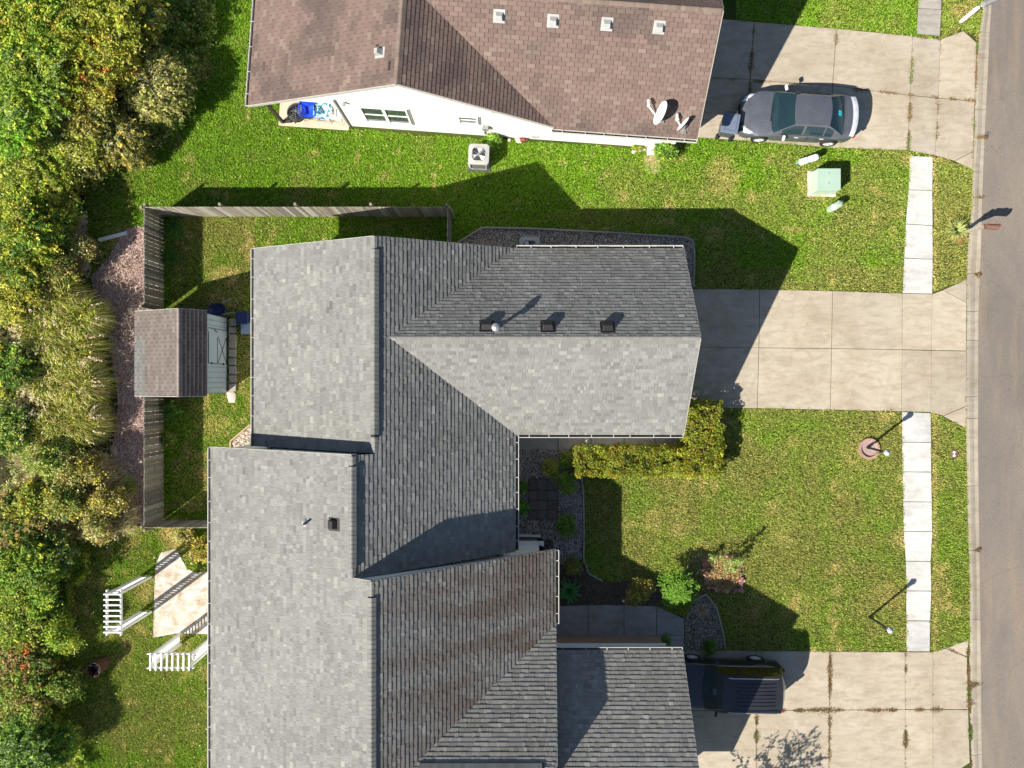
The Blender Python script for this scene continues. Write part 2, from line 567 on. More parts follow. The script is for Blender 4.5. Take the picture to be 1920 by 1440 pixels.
# upper driveway
d1 = slab_grid('driveway', [[(1270, 29), (1262, 143), (1255, 255)], [(1414, 41), (1406, 149), (1400, 264)], [(1568, 54), (1561, 161), (1557, 277)],
                            [(1711, 68), (1706, 179), (1702, 282)], [(1763, 74), (1759, 184), (1753, 292)]], M_DRIVE, .022)
slab(d1, [(1763, 74), (1806, 58), (1831, 80), (1827, 190), (1759, 184)], .022, M_DRIVE)
slab(d1, [(1759, 184), (1827, 190), (1825, 284), (1790, 302), (1753, 292)], .022, M_DRIVE)
slab(d1, [(1790, 302), (1825, 284), (1823, 318)], .022, M_DRIVE)
PAVED.append([(1763, 72), (1806, 56), (1831, 70), (1823, 318), (1753, 292)])
# lower driveway
d3 = slab_grid('driveway', [[(1225, 1218), (1225, 1332), (1225, 1450), (1225, 1560)], [(1418, 1220), (1418, 1332), (1418, 1446), (1418, 1560)], [(1556, 1221), (1555, 1331), (1554, 1444), (1554, 1560)],
                            [(1697, 1222), (1697, 1330), (1697, 1442), (1697, 1560)], [(1749, 1222), (1749, 1330), (1749, 1442), (1749, 1560)]], M_DRIVE, .022)
slab(d3, [(1749, 1222), (1773, 1215), (1813, 1232), (1815, 1330), (1749, 1330)], .022, M_DRIVE)
slab(d3, [(1773, 1215), (1816, 1199), (1813, 1231)], .022, M_DRIVE)
slab(d3, [(1749, 1330), (1815, 1330), (1818, 1430), (1790, 1448), (1749, 1442)], .022, M_DRIVE)
PAVED.append([(1749, 1222), (1816, 1199), (1818, 1450), (1749, 1560)])

def walk(name, rows, mat, z=.02):
    root = thing(name, None, None, G(rows[0][0], rows[0][2]), kind='structure')
    for a, b in zip(rows, rows[1:]):
        slab(root, [(a[0], a[2]), (a[1], a[3]), (b[1], b[3]), (b[0], b[2])], z, mat, gap=.55)
    PAVED.append([(r[0], r[2]) for r in rows] + [(r[1], r[3]) for r in rows[::-1]])
    return root
walk('sidewalk', [(1706, 1749, 292, 294), (1703, 1748, 356, 357), (1698, 1748.5, 420, 423), (1695, 1749, 484, 486), (1692, 1748, 550, 551)], M_WALK)
walk('sidewalk', [(1691, 1745, 772, 774), (1691, 1746, 829, 829.5), (1692, 1746, 884.5, 885), (1693, 1747, 940.5, 941), (1694, 1748, 996, 996.5), (1698, 1745, 1052, 1052.5),
                  (1699, 1746, 1107.5, 1108), (1699, 1744, 1163.5, 1164), (1699, 1743, 1221.5, 1221.5)], M_WALK)
walk('sidewalk', [(1728, 1771, -110, -108), (1723, 1766, -40, -38), (1721, 1765, 16, 18), (1718, 1762, 64, 68)], M_OLDWALK)

# walk in front of the middle house and of the lower house
w1 = slab_grid('footpath', [[(962, 817), (962, 843)], [(1046, 817), (1046, 843)], [(1108, 817), (1108, 843)], [(1170, 817), (1170, 843)], [(1228, 817), (1228, 843)], [(1283, 817), (1283, 843)]], M_OLDWALK, .024)
slab(w1, [(1262, 766), (1303, 766), (1303, 842), (1284, 842), (1284, 815), (1262, 815)], .022, M_DRIVE)
PAVED.append([(1262, 766), (1303, 766), (1303, 843), (1262, 843)])
w2 = slab_grid('footpath', [[(1030, 1136), (1030, 1200)], [(1103, 1134), (1103, 1200)], [(1170, 1134), (1170, 1200)], [(1231, 1136), (1231, 1191)], [(1283, 1160), (1283, 1191)]], M_OLDWALK, .024)
slab(w2, [(1231, 1191), (1283, 1191), (1283, 1218), (1231, 1218)], .024, M_OLDWALK)
PAVED.append([(1231, 1190), (1283, 1190), (1283, 1220), (1231, 1220)])

# back patio slab, rough and stained
bp = thing('patio', None, None, G(340, 1110), kind='structure')
slab(bp, [(302, 1035), (330, 1028), (352, 1066), (372, 1074), (420, 1060), (425, 1190), (330, 1188), (287, 1196), (289, 1110), (291, 1060)], .03, M_SLAB)
PAVED.append([(302, 1035), (330, 1028), (352, 1066), (372, 1074), (420, 1060), (425, 1190), (330, 1188), (287, 1196), (289, 1110), (291, 1060)])

# beds
BED_A = [(960, 842), (1080, 842), (1078, 866), (1090, 884), (1093, 930), (1094, 1000), (1094, 1048), (1104, 1075), (1130, 1090), (1180, 1088), (1240, 1096), (1262, 1130), (1240, 1136), (1036, 1136), (1036, 1040), (960, 1010)]
GRAVEL_A = [(962, 843), (1078, 843), (1076, 866), (1088, 884), (1091, 930), (1092, 1000), (1090, 1048), (1060, 1062), (1036, 1050), (1036, 1012), (962, 1010)]
GRAVEL_B = [(860, 452), (905, 428), (1000, 430), (1140, 437), (1280, 446), (1298, 452), (1301, 480), (1299, 540), (1262, 540), (1262, 500), (860, 500)]
GRAVEL_C = [(1284, 1162), (1298, 1128), (1322, 1116), (1340, 1136), (1352, 1180), (1358, 1214), (1340, 1221), (1284, 1221)]
GRAVEL_D = [(434, 828), (470, 797), (500, 797), (500, 850), (434, 850)]
ROSE = [(1355 + 40 * math.cos(a * .35) * (1 + .06 * math.sin(3 * a)), 1073 + 38 * math.sin(a * .35)) for a in range(18)]
MULCH = [(205, 482), (222, 452), (238, 428), (262, 424), (300, 440), (300, 985), (262, 985), (240, 960), (215, 945), (205, 900), (212, 830), (222, 760), (215, 700), (205, 640), (180, 560), (170, 520)]
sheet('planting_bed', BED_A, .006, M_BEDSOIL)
sheet('planting_bed', [(1220, 1098), (1262, 1085), (1300, 1040), (1330, 1050), (1330, 1110), (1290, 1130), (1262, 1136)], .010, M_BEDSOIL)
sheet('rose_bed_soil', ROSE, .012, m_soil('straw_litter', (.12, .08, .05), (.30, .21, .13), (.48, .36, .24), 22))
sheet('gravel_bed', GRAVEL_A, .014, M_BEDSOIL)
sheet('gravel_bed', GRAVEL_B, .014, M_BEDSOIL)
sheet('gravel_bed', GRAVEL_C, .014, M_BEDSOIL)
sheet('gravel_bed', GRAVEL_D, .014, M_BEDSOIL)
sheet('mulch_bed', MULCH, .014, M_MULCH)
sheet('woodland_floor', [(-700, -200), (330, -200), (392, 0), (385, 60), (350, 150), (345, 240), (290, 290), (225, 340), (160, 390), (140, 420), (160, 470), (176, 540), (200, 640), (210, 740), (204, 830), (212, 930), (200, 970), (160, 1010), (172, 1080), (132, 1110), (124, 1200), (116, 1290), (130, 1350), (150, 1400), (170, 1640), (-700, 1640)], .005, M_EARTH)
sheet('bare_patch', [(1208, 292), (1222, 286), (1236, 292), (1240, 312), (1232, 326), (1216, 326), (1208, 312)], .008, M_SAND)
sheet('bare_patch', [(150, 400), (158, 396), (163, 430), (160, 470), (166, 500), (158, 520), (142, 510), (146, 460)], .012, M_SAND)
NOGRASS = PAVED + [BED_A, GRAVEL_B, GRAVEL_C, GRAVEL_D, ROSE, MULCH]
# ================================================================== roofs
def clip_rect(poly, u0, u1, v0, v1):
    """clip any polygon (list of (u,v)) to a rectangle"""
    def cut(P, ax, val, keep_ge):
        out = []
        n = len(P)
        for i in range(n):
            a, b = P[i], P[(i + 1) % n]
            ia = a[ax] >= val if keep_ge else a[ax] <= val
            ib = b[ax] >= val if keep_ge else b[ax] <= val
            if ia: out.append(a)
            if ia != ib:
                t = (val - a[ax]) / (b[ax] - a[ax])
                out.append((a[0] + (b[0] - a[0]) * t, a[1] + (b[1] - a[1]) * t))
        return out
    for ax, val, ge in ((0, u0, True), (0, u1, False), (1, v0, True), (1, v1, False)):
        poly = cut(poly, ax, val, ge)
        if len(poly) < 3: return []
    return poly

class Slope:
    """a roof plane: eave line through p0 along direction e (grid units), rising to the side of up"""
    def __init__(s, p0, e, up, ze, pitch):
        s.o = G(p0[0], p0[1], ze)
        ev = Vector((e[0], -e[1], 0)).normalized()
        uv = Vector((up[0], -up[1], 0))
        uv = (uv - ev * uv.dot(ev)).normalized()
        s.e, s.uh, s.p = ev, uv, pitch
        s.k = math.sqrt(1 + pitch * pitch)
        s.V = Vector((uv.x, uv.y, pitch)) / s.k
        s.N = ev.cross(s.V)
        if s.N.z < 0: s.N = -s.N
    def z(s, x, y):
        return s.o.z + s.p * ((x - s.o.x) * s.uh.x + (y - s.o.y) * s.uh.y)
    def uv(s, pt):
        d = Vector((pt[0] - s.o.x, pt[1] - s.o.y, 0))
        return (d.dot(s.e), d.dot(s.uh) * s.k)
    def P(s, u, v, h=0.0):
        return s.o + s.e * u + s.V * v + s.N * h

def shingle_slope(S, poly, style, acc, seed):
    """lay shingles course by course over poly (grid points) on slope S; appends prisms to acc"""
    R = random.Random(seed)
    P = [S.uv(G(*p)) for p in poly]
    expo = .152
    vmin, vmax = min(p[1] for p in P), max(p[1] for p in P)
    umin, umax = min(p[0] for p in P), max(p[0] for p in P)
    row = 0
    v = vmin - .015
    v_first = v
    polyx = P
    while v < vmax:
        u = umin - R.uniform(0, .3)
        if style == 'tab':
            u = umin - .305 + (.1525 if row % 2 else 0) + R.uniform(-.01, .01)
        while u < umax:
            w = .305 if style == 'tab' else R.choice((.09, .11, .13, .15, .17, .2, .24, .28))
            gp_ = .0075 if style == 'tab' else .0022
            q = clip_rect(polyx, u + gp_, u + w - gp_, v, v + expo - (.009 if style == 'tab' else (.010 if R.random() < .42 else .001)))
            if len(q) >= 3:
                A = abs(sum(q[i][0] * q[(i + 1) % len(q)][1] - q[(i + 1) % len(q)][0] * q[i][1] for i in range(len(q)))) / 2
                if A > .0012:
                    acc.append((S, q, v, expo, style, R.random(), R.gauss(0, 1), A))
            u += w
        v += expo
        row += 1

def shingle_geom(item):
    S, q, v0, expo, style, r1, g, A = item
    thick = .017 if style == 'tab' else .016 + .007 * (r1 > .55)
    # drop near-duplicate corners
    qq = []
    for p in q:
        if not qq or math.hypot(p[0] - qq[-1][0], p[1] - qq[-1][1]) > 1e-4: qq.append(p)
    if math.hypot(qq[0][0] - qq[-1][0], qq[0][1] - qq[-1][1]) < 1e-4: qq.pop()
    if len(qq) < 3: return None
    ar = sum(qq[i][0] * qq[(i + 1) % len(qq)][1] - qq[(i + 1) % len(qq)][0] * qq[i][1] for i in range(len(qq)))
    # order so that the top face looks along +N
    flip = (S.e.cross(S.V)).dot(S.N) < 0
    if (ar < 0) != flip: qq = qq[::-1]
    top = [S.P(p[0], p[1], thick * (1 - (p[1] - v0) / expo) + .003 + .001 * r1) for p in qq]
    bot = [S.P(p[0], p[1], .0005) for p in qq]
    n = len(qq)
    fs = [tuple(range(n))] + [(i, n + i, n + (i + 1) % n, (i + 1) % n) for i in range(n)]
    return top + bot, fs

def tone_grey(item, c):
    S, q, v0, expo, style, r1, g, A = item
    t = .200 + .017 * g
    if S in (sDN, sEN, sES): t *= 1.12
    if r1 > .94: t *= 1.2
    if r1 < .10: t *= .87
    t *= .90 + .14 * vnoise(np.array([c.x + 50]), np.array([c.y + 50]), 1.3, 3)[0] + .07 * vnoise(np.array([c.x + 50]), np.array([c.y + 50]), .45, 4)[0]
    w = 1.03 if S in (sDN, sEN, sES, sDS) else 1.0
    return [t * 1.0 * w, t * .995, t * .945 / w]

def tone_brownstain(item, c):
    b = tone_grey(item, c)
    # rust-brown weathering streaks that follow the slope
    x, y = np.array([c.x + 60]), np.array([c.y + 60])
    st = vnoise(x * .22 + y * .12, y, .62, 21)[0] * .6 + vnoise(x * .3, y, .25, 22)[0] * .4
    east = min(1, max(0, (c.x + 5.2) / 6.0))
    k = max(.22, min(1, (st - .22) * 2.0)) * (.40 + .60 * east)
    br = [.128, .096, .078]
    return [b[i] * (1 - k) + br[i] * k for i in range(3)]

def tone_brown(item, c):
    S, q, v0, expo, style, r1, g, A = item
    t = 1 + .07 * g
    st = vnoise(np.array([c.x + 50]), np.array([c.y + 50]), 1.6, 31)[0] * .55 + vnoise(np.array([c.x + 50]), np.array([c.y + 50]), .45, 32)[0] * .45
    k = max(0, min(1, (st - .47) * 3.2)) * .75
    a = [.172, .122, .104]
    d = [.085, .064, .060]
    if r1 > .9: a = [.20, .15, .125]
    return [(a[i] * (1 - k) + d[i] * k) * t for i in range(3)]

def tone_shed(item, c):
    S, q, v0, expo, style, r1, g, A = item
    t = 1 + .09 * g
    lo = vnoise(np.array([c.x + 50]), np.array([c.y + 50]), .9, 41)[0]
    grey = (.145, .145, .135); br = (.150, .125, .112)
    k = 1 if (c.x < -14.0 + (lo - .5) * .5 and c.y < 1.9 + (c.x + 14.6) * -.6 + (lo - .5)) or c.x < -14.75 else 0
    b = grey if k else br
    return [x * t for x in b]

def lay(parent, items, tone, keep=300):
    """largest ones as parts of their own, the rest joined"""
    def seen(it):
        S, q = it[0], it[1]
        c = S.P(sum(p[0] for p in q) / len(q), sum(p[1] for p in q) / len(q))
        k = (CAM_H / (CAM_H - c.z)) * 1426 / CAM_H
        px, py = 960 + c.x / (CAM_H - c.z) * 1426, 720 - c.y / (CAM_H - c.z) * 1426
        view = Vector((-c.x, -c.y, CAM_H - c.z)).normalized().dot(S.N)
        inside = 0 < px < 1920 and 0 < py < 1440
        return (it[7] * k * k * max(view, 0) if inside else 0), c
    sc = [seen(i) for i in items]
    order = sorted(range(len(items)), key=lambda i: -sc[i][0])
    single = set(order[:keep])
    V, F, T = [], [], []
    for i, it in enumerate(items):
        g = shingle_geom(it)
        if g is None: continue
        col = tone(it, sc[i][1])
        if i in single:
            me = bpy.data.meshes.new('shingle')
            me.from_pydata([tuple(p) for p in g[0]], [], g[1])
            at = me.attributes.new('tint', 'FLOAT_COLOR', 'FACE')
            at.data.foreach_set('color', (col + [1.0]) * len(g[1]))
            me.materials.append(M_SHINGLE)
            o = bpy.data.objects.new('shingle', me); COL.objects.link(o)
            o.parent = parent; o.matrix_parent_inverse = PINV[parent]
        else:
            b = len(V)
            V.extend(tuple(p) for p in g[0])
            F.extend([b + j for j in f] for f in g[1])
            T.extend((col + [1.0]) * len(g[1]))
    me = bpy.data.meshes.new('shingle')
    me.from_pydata(V, [], F)
    at = me.attributes.new('tint', 'FLOAT_COLOR', 'FACE')
    at.data.foreach_set('color', T)
    me.materials.append(M_SHINGLE)
    o = bpy.data.objects.new('shingle', me); COL.objects.link(o)
    o.parent = parent; o.matrix_parent_inverse = PINV[parent]
    o['kind'] = 'stuff'
PINV = {}

def deck(parent, S, poly, t=.14):
    m_ = MB()
    m_.prism(gp(poly), lambda x, y: S.z(x, y) - t, lambda x, y: S.z(x, y) - .004)
    return m_.build('roof_deck', parent, M_DECK)

def cap_run(parent, a, b, Na, Nb, w, tone, name='ridge_cap', lift=.02, step=.15):
    """folded cap shingles along a ridge or hip from a to b; Na, Nb: downhill unit vectors (3D) of both sides"""
    a, b = Vector(a), Vector(b)
    L = (b - a).length
    d = (b - a) / L
    n = int(L / step)
    for i in range(n):
        p, q = a + d * (i * step), a + d * ((i + 1) * step + .01)
        up = Vector((0, 0, 1))
        vs, fs = [], []
        for pt, h in ((p, lift + .012), (q, lift + .002)):
            vs += [pt + Na * w + up * (h * .7), pt + Na * .02 + up * h, pt + Nb * .02 + up * h, pt + Nb * w + up * (h * .7)]
        for pt in (p, q):
            vs += [pt + Na * w - up * .0, pt + Na * .02 - up * .0, pt + Nb * .02 - up * .0, pt + Nb * w - up * .0]
        fs = [(0, 1, 5, 4), (1, 2, 6, 5), (2, 3, 7, 6), (0, 8, 9, 1), (1, 9, 10, 2), (2, 10, 11, 3), (0, 4, 12, 8), (3, 11, 15, 7)]
        me = bpy.data.meshes.new(name)
        me.from_pydata([tuple(v) for v in vs], [], fs)
        bmx = bmesh.new(); bmx.from_mesh(me); bmesh.ops.recalc_face_normals(bmx, faces=bmx.faces); bmx.to_mesh(me); bmx.free()
        t = random.gauss(1, .07)
        me.attributes.new('tint', 'FLOAT_COLOR', 'FACE').data.foreach_set('color', [tone[0] * t, tone[1] * t, tone[2] * t, 1.0] * len(me.polygons))
        me.materials.append(M_SHINGLE)
        o = bpy.data.objects.new(name, me); COL.objects.link(o)
        o.parent = parent; o.matrix_parent_inverse = PINV[parent]

M_RAKE = flat('rake_trim', (0.42, 0.40, 0.36), 0.6)
def gutter(parent, a, b, side, inner=M_GUTTER_IN, brackets=9, litter=True):
    """trough along a->b (3D points at the roof edge), lying to the given side (unit xy)"""
    a, b = Vector(a), Vector(b)
    sd = Vector((side[0], side[1], 0)).normalized()
    up = Vector((0, 0, 1))
    w, h = .125, .11
    g = MB().mat(M_TRIM)
    def strip(o0, z0, o1, z1):
        g.beam(a + sd * (o0 + o1) / 2 + up * (z0 + z1) / 2, b + sd * (o0 + o1) / 2 + up * (z0 + z1) / 2, abs(o1 - o0), abs(z1 - z0))
    strip(.0, -h, .012, .0)
    strip(w - .020, -h * .5, w, .012)
    strip(w - .02, -h, w - .008, -h * .5)
    strip(.0125, -h, w - .0205, -h + .012)
    d = (b - a).normalized()
    for e in (a, b):
        g.beam(e + sd * .0 - up * h / 2, e + sd * w - up * h / 2, .012, h)
    o = g.build('gutter', parent)
    l = MB()
    l.beam(a + sd * .05 + up * (-h + .0175) + d * .02, b + sd * .05 + up * (-h + .0175) - d * .02, .075, .01)
    l.build('gutter_silt', o, inner)
    for i in range(brackets):
        p = a + (b - a) * ((i + .5 + random.uniform(-.12, .12)) / brackets)
        k = MB().beam(p + up * .006, p + sd * (w - .01) + up * .016, .022, .012)
        k.build('gutter_bracket', o, M_TRIM)
    return o

def rake_board(parent, a, b, out, w=.018, h=.15):
    o3 = Vector((out[0], out[1], 0)).normalized()
    a, b = Vector(a), Vector(b)
    MB().beam(a + o3 * (w / 2 + .002) - Vector((0, 0, h / 2 + .004)), b + o3 * (w / 2 + .002) - Vector((0, 0, h / 2 + .004)), w, h).build('rake_board', parent, M_RAKE)

def wall(parent, p, q, tops, mat=None, z0=-.05, t=.14, out=(0, -1), name='wall'):
    """upright wall from p to q (grid), tops = [(fraction, z)...] outline of its head"""
    a, b = G(*p), G(*q)
    n = Vector((out[0], -out[1], 0)).normalized() * t
    front = [a + Vector((0, 0, z0)), b + Vector((0, 0, z0))] + [a + (b - a) * f + Vector((0, 0, z)) for f, z in tops[::-1]]
    back = [v - n for v in front]
    k = len(front)
    m_ = MB().add(front + back, [tuple(range(k)), tuple(range(k, 2 * k))[::-1]] + [(i, k + i, k + (i + 1) % k, (i + 1) % k) for i in range(k)])
    o = m_.build(name, parent, mat or M_SIDING)
    bmx = bmesh.new(); bmx.from_mesh(o.data); bmesh.ops.recalc_face_normals(bmx, faces=bmx.faces); bmx.to_mesh(o.data); bmx.free()
    return o

# ------------------------------------------------------------------ the grey-roofed duplex
dup = thing('duplex_house', 'large duplex house with grey shingle roofs, long ridge and two front wings', 'house', G(800, 800))
PINV[dup] = parent_inv(dup)
ZE = 2.8
sAW = Slope((520, 489), (0, 1), (1, 0), ZE, (5.73 - ZE) / (230 / PPM))          # back slope, upper unit
sAE = Slope((966, 489), (0, 1), (-1, 0), ZE, (5.73 - ZE) / (216 / PPM))         # long street slope
sBW = Slope((450, 827), (0, 1), (1, 0), 3.0, .540)                              # back slope, lower unit
sFN = Slope((966, 489), (1, 0), (0, 1), ZE, (5.46 - ZE) / (158.5 / PPM))
sFS = Slope((966, 806), (1, 0), (0, -1), ZE, (5.46 - ZE) / (158.5 / PPM))
sCE = Slope((1034.6, 1003), (0, 1), (-1, 0), ZE, (6.56 - ZE) / (282 / PPM))
sDN = Slope((1034.6, 1129.5), (1, 0), (0, 1), ZE, .80)
sEN = Slope((1028, 1175), (1, 0), (0, 1), ZE, (5.46 - ZE) / (158.5 / PPM))
sES = Slope((1028, 1492), (1, 0), (0, -1), ZE, (5.46 - ZE) / (158.5 / PPM))
xm = 966 - (5.46 - ZE) / sAE.p * PPM        # where the front wing ridge meets the long slope
RX, BX, CX = 750, 720, 752.6
YD = 1304
xd = 1034.6 - (sDN.z(0, G(0, YD).y) - ZE) / sCE.p * PPM
zD = sDN.z(0, G(0, YD).y)
sDS = Slope((1034.6, YD + (YD - 1129.5)), (1, 0), (0, -1), ZE, .80)
planes = [
    (sAW, [(520, 489), (RX, 494), (RX, 826), (520, 826)]),
    (sAE, [(RX, 494), (966, 489), (xm, 647.5), (RX, 647.5)]),
    (sAE, [(RX, 647.5), (xm, 647.5), (966, 806), (966, 1006), (BX, 1014), (BX, 827), (RX, 827)]),
    (sBW, [(450, 827), (BX, 827), (BX, 1012), (CX, 1012), (CX, 1620), (450, 1620)]),
    (sFN, [(966, 489), (1252.7, 489), (1251.7, 647.5), (xm, 647.5)]),
    (sFS, [(xm, 647.5), (1251.7, 647.5), (1252.7, 806), (966, 806)]),
    (sCE, [(CX, 1012), (1034.6, 1003), (1034.6, 1129.5), (xd, YD), (1034.6, 1478.5), (1034.6, 1620), (CX, 1620)]),
    (sDN, [(1034.6, 1129.5), (1028.5, YD), (xd, YD)]),
    (sDS, [(xd, YD), (1028.5, YD), (1034.6, 1478.5)]),
    (sEN, [(1028.5, 1175), (1251, 1175), (1251, 1333.5), (1028.5, 1333.5)]),
    (sES, [(1028.5, 1333.5), (1251, 1333.5), (1251, 1492), (1028.5, 1492)]),
]
acc_g, acc_b = [], []
for i, (S, poly) in enumerate(planes):
    deck(dup, S, poly)
    shingle_slope(S, poly, 'lam', acc_b if S in (sCE,) else acc_g, 100 + i)
items = acc_g + acc_b
for it in acc_b: pass
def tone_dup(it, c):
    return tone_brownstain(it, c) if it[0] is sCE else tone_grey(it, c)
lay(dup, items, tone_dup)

GREY = (.185, .184, .175)
def dn(S): return -S.V
cap_run(dup, G(RX, 494, 5.73), G(RX, 512, 5.73), dn(sAW), dn(sAE), .13, GREY)
cap_run(dup, G(RX, 803, 5.73), G(RX, 826, 5.73), dn(sAW), dn(sAE), .13, GREY)
cap_run(dup, G(xm - 1, 647.5, 5.46), G(1251.7, 647.5, 5.46), dn(sFN), dn(sFS), .13, GREY)
cap_run(dup, G(BX, 829, sBW.z(*G(BX, 0)[:2])), G(BX, 843, sBW.z(*G(BX, 0)[:2])), dn(sBW), dn(sAE), .13, GREY)
cap_run(dup, G(BX, 997, sBW.z(*G(BX, 0)[:2])), G(BX, 1011, sBW.z(*G(BX, 0)[:2])), dn(sBW), dn(sAE), .13, GREY)
zC = sBW.z(*G(CX, 0)[:2])
cap_run(dup, G(CX, 1012, zC), G(CX, 1034, zC), dn(sBW), dn(sCE), .13, GREY)

def ridge_vent(parent, a, b, Na, Nb, w=.16, h=.055, tone=GREY):
    """raised vent strip under its own cap shingles"""
    a, b = Vector(a), Vector(b)
    up = Vector((0, 0, 1))
    v = MB()
    pr = []
    for p in (a, b):
        pr.append([p + Na * w, p + Na * w + up * h, p + up * (h + .015), p + Nb * w + up * h, p + Nb * w])
    v.grid(pr)
    v.add(pr[0], [(0, 1, 2, 3, 4)]); v.add(pr[1], [(4, 3, 2, 1, 0)])
    o = v.build('ridge_vent', parent, M_BLACKP)
    bmx = bmesh.new(); bmx.from_mesh(o.data); bmesh.ops.recalc_face_normals(bmx, faces=bmx.faces); bmx.to_mesh(o.data); bmx.free()
    PINV[o] = parent_inv(o)
    cap_run(o, a + up * (h + .003), b + up * (h + .003), Na, Nb, w + .006, tone, lift=.014)
    return o
ridge_vent(dup, G(RX, 514, 5.73), G(RX, 801, 5.73), dn(sAW), dn(sAE))
zB = sBW.z(*G(BX, 0)[:2])
ridge_vent(dup, G(BX, 844, zB), G(BX, 996, zB), dn(sBW), dn(sAE))
ridge_vent(dup, G(CX, 1036, zC), G(CX, 1470, zC), dn(sBW), dn(sCE))
ridge_vent(dup, G(xd + 12, YD, zD), G(1008, YD, zD), dn(sDN), dn(sDS))
cap_run(dup, G(1010, YD, zD), G(1028, YD, zD), dn(sDN), dn(sDS), .13, GREY)
cap_run(dup, G(1029, 1333.5, 5.46), G(1251, 1333.5, 5.46), dn(sEN), dn(sES), .13, GREY)

# gutters and boards
def E3(S, x, y): 
    p = G(x, y); return Vector((p.x, p.y, S.z(p.x, p.y) - .01))
gutter(dup, E3(sAW, 520, 489), E3(sAW, 520, 826), (-1, 0), brackets=10)
gutter(dup, E3(sBW, 450, 828), E3(sBW, 450, 1600), (-1, 0), brackets=22)
gutter(dup, E3(sFN, 968, 489), E3(sFN, 1252, 489), (0, 1), brackets=7)
gutter(dup, E3(sFS, 972, 806), E3(sFS, 1252, 806), (0, -1), brackets=8)
gutter(dup, E3(sAE, 966, 808), E3(sAE, 966, 1004), (1, 0), brackets=7)
gutter(dup, E3(sCE, 1034.6, 1004), E3(sCE, 1034.6, 1129), (1, 0), brackets=4)
gutter(dup, E3(sEN, 1031, 1175), E3(sEN, 1251, 1175), (0, 1), brackets=6)
gutter(dup, E3(sES, 1031, 1492), E3(sES, 1251, 1492), (0, -1), brackets=6)
def rk(S, p, q, out):
    a, b = G(*p), G(*q)
    rake_board(dup, (a.x, a.y, S.z(a.x, a.y)), (b.x, b.y, S.z(b.x, b.y)), (out[0], -out[1]))
rk(sAW, (520, 489), (RX, 494), (0, -1)); rk(sAE, (RX, 494), (966, 489), (0, -1))
rk(sFN, (1252.7, 489), (1251.7, 647.5), (1, 0)); rk(sFS, (1251.7, 647.5), (1252.7, 806), (1, 0))
rk(sBW, (450, 827), (BX, 827), (0, -1)); rk(sBW, (BX, 1012), (CX, 1012), (0, -1)); rk(sCE, (CX, 1012), (1034.6, 1003), (0, -1))
rk(sDN, (1034.6, 1129.5), (1028.5, YD), (1, 0)); rk(sEN, (1251, 1175), (1251, 1333.5), (1, 0)); rk(sES, (1251, 1333.5), (1251, 1492), (1, 0))

# walls
OV = 20
zt = ZE - .12
wall(dup, (520 + OV, 489 + OV), (966 - OV, 489 + OV), [(0, zt + .2), ((RX - 540) / 406, 5.45), (1, zt + .2)])
wall(dup, (540, 1600), (540, 489 + OV), [(0, zt), (1, zt)], out=(-1, 0))
wall(dup, (470, 1600), (470, 845), [(0, 3.0), (1, 3.0)], out=(-1, 0))
wall(dup, (470, 845), (RX, 845), [(0, 3.05), (.9, sBW.z(*G(BX, 0)[:2]) - .3), (1, 5.6)])
wall(dup, (470, 832), (560, 832), [(0, 3.0), (1, 3.9)])
wall(dup, (560, 828.5), (BX, 828.5), [(0, 4.1), (1, zB - .18)], z0=3.0, t=.05)
wall(dup, (946, 509), (1233, 509), [(0, zt), (1, zt)])
wall(dup, (1233, 509), (1233, 786), [(0, zt + .1), (.5, 5.2), (1, zt + .1)], out=(1, 0))
wall(dup, (1233, 786), (946, 786), [(0, zt), (1, zt)], out=(0, 1))
wall(dup, (946, 786), (946, 1040), [(0, zt), (1, zt)], out=(1, 0))
wall(dup, (720, 1014), (1014.6, 1014), [(0, 6.0), ((CX - 720) / 294.6, zC - .2), (1, zt + .25)], z0=.95)
wall(dup, (1014.6, 1014), (1014.6, 1200), [(0, zt), (1, zt)], out=(1, 0))
wall(dup, (1014.6, 1195), (1233, 1195), [(0, zt), (1, zt)], z0=1.32)
wall(dup, (1233, 1195), (1233, 1472), [(0, zt + .1), (.5, 5.2), (1, zt + .1)], out=(1, 0))
wall(dup, (1233, 1472), (1014, 1472), [(0, zt), (1, zt)], out=(0, 1))
wall(dup, (1014, 1140), (1014, 1470), [(0, zt), ((YD - 1140) / 330, zD - .25), (1, zt)], out=(1, 0), z0=0)
wall(dup, (1233, 1472), (470, 1598), [(0, zt), (1, zt)], out=(0, 1))

def garage_door(parent, c, rot, w=4.6, h=2.13):
    R = Matrix.Rotation(rot, 3, 'Z')
    o = MB().box(c + UP * (h / 2) + R @ Vector((.012, 0, 0)), (.02, w, h), R).build('garage_door', parent, M_SIDING)
    for k in range(4):
        for j in range(4):
            MB().box(c + R @ Vector((.03, (j - 1.5) * w / 4, 0)) + UP * (h * (k + .5) / 4), (.018, w / 4 - .1, h / 4 - .08), R).build('door_panel', o, M_TRIM)
    return o
UP = Vector((0, 0, 1))
garage_door(dup, G(1233, 650), 0)
garage_door(dup, G(1233, 1333), 0)
def m_brick():
    t = NT('brick_veneer')
    p = t.pos()
    v = t.n('ShaderNodeSeparateXYZ', {0: p})
    uv = t.n('ShaderNodeCombineXYZ', {0: t.math('ADD', v.outputs[0], v.outputs[1]), 1: v.outputs[2]}).outputs[0]
    b = t.n('ShaderNodeTexBrick', {'Vector': uv, 'Color1': (.24, .105, .06, 1), 'Color2': (.34, .17, .105, 1), 'Mortar': (.36, .33, .29, 1), 'Scale': 1.0,
                                   'Mortar Size': .009, 'Brick Width': .21, 'Row Height': .075})
    return t.done(t.bsdf(base=b.outputs['Color'], rough=.9, normal=t.bump(b.outputs['Fac'], -.4, .01)))
M_BRICK = m_brick()
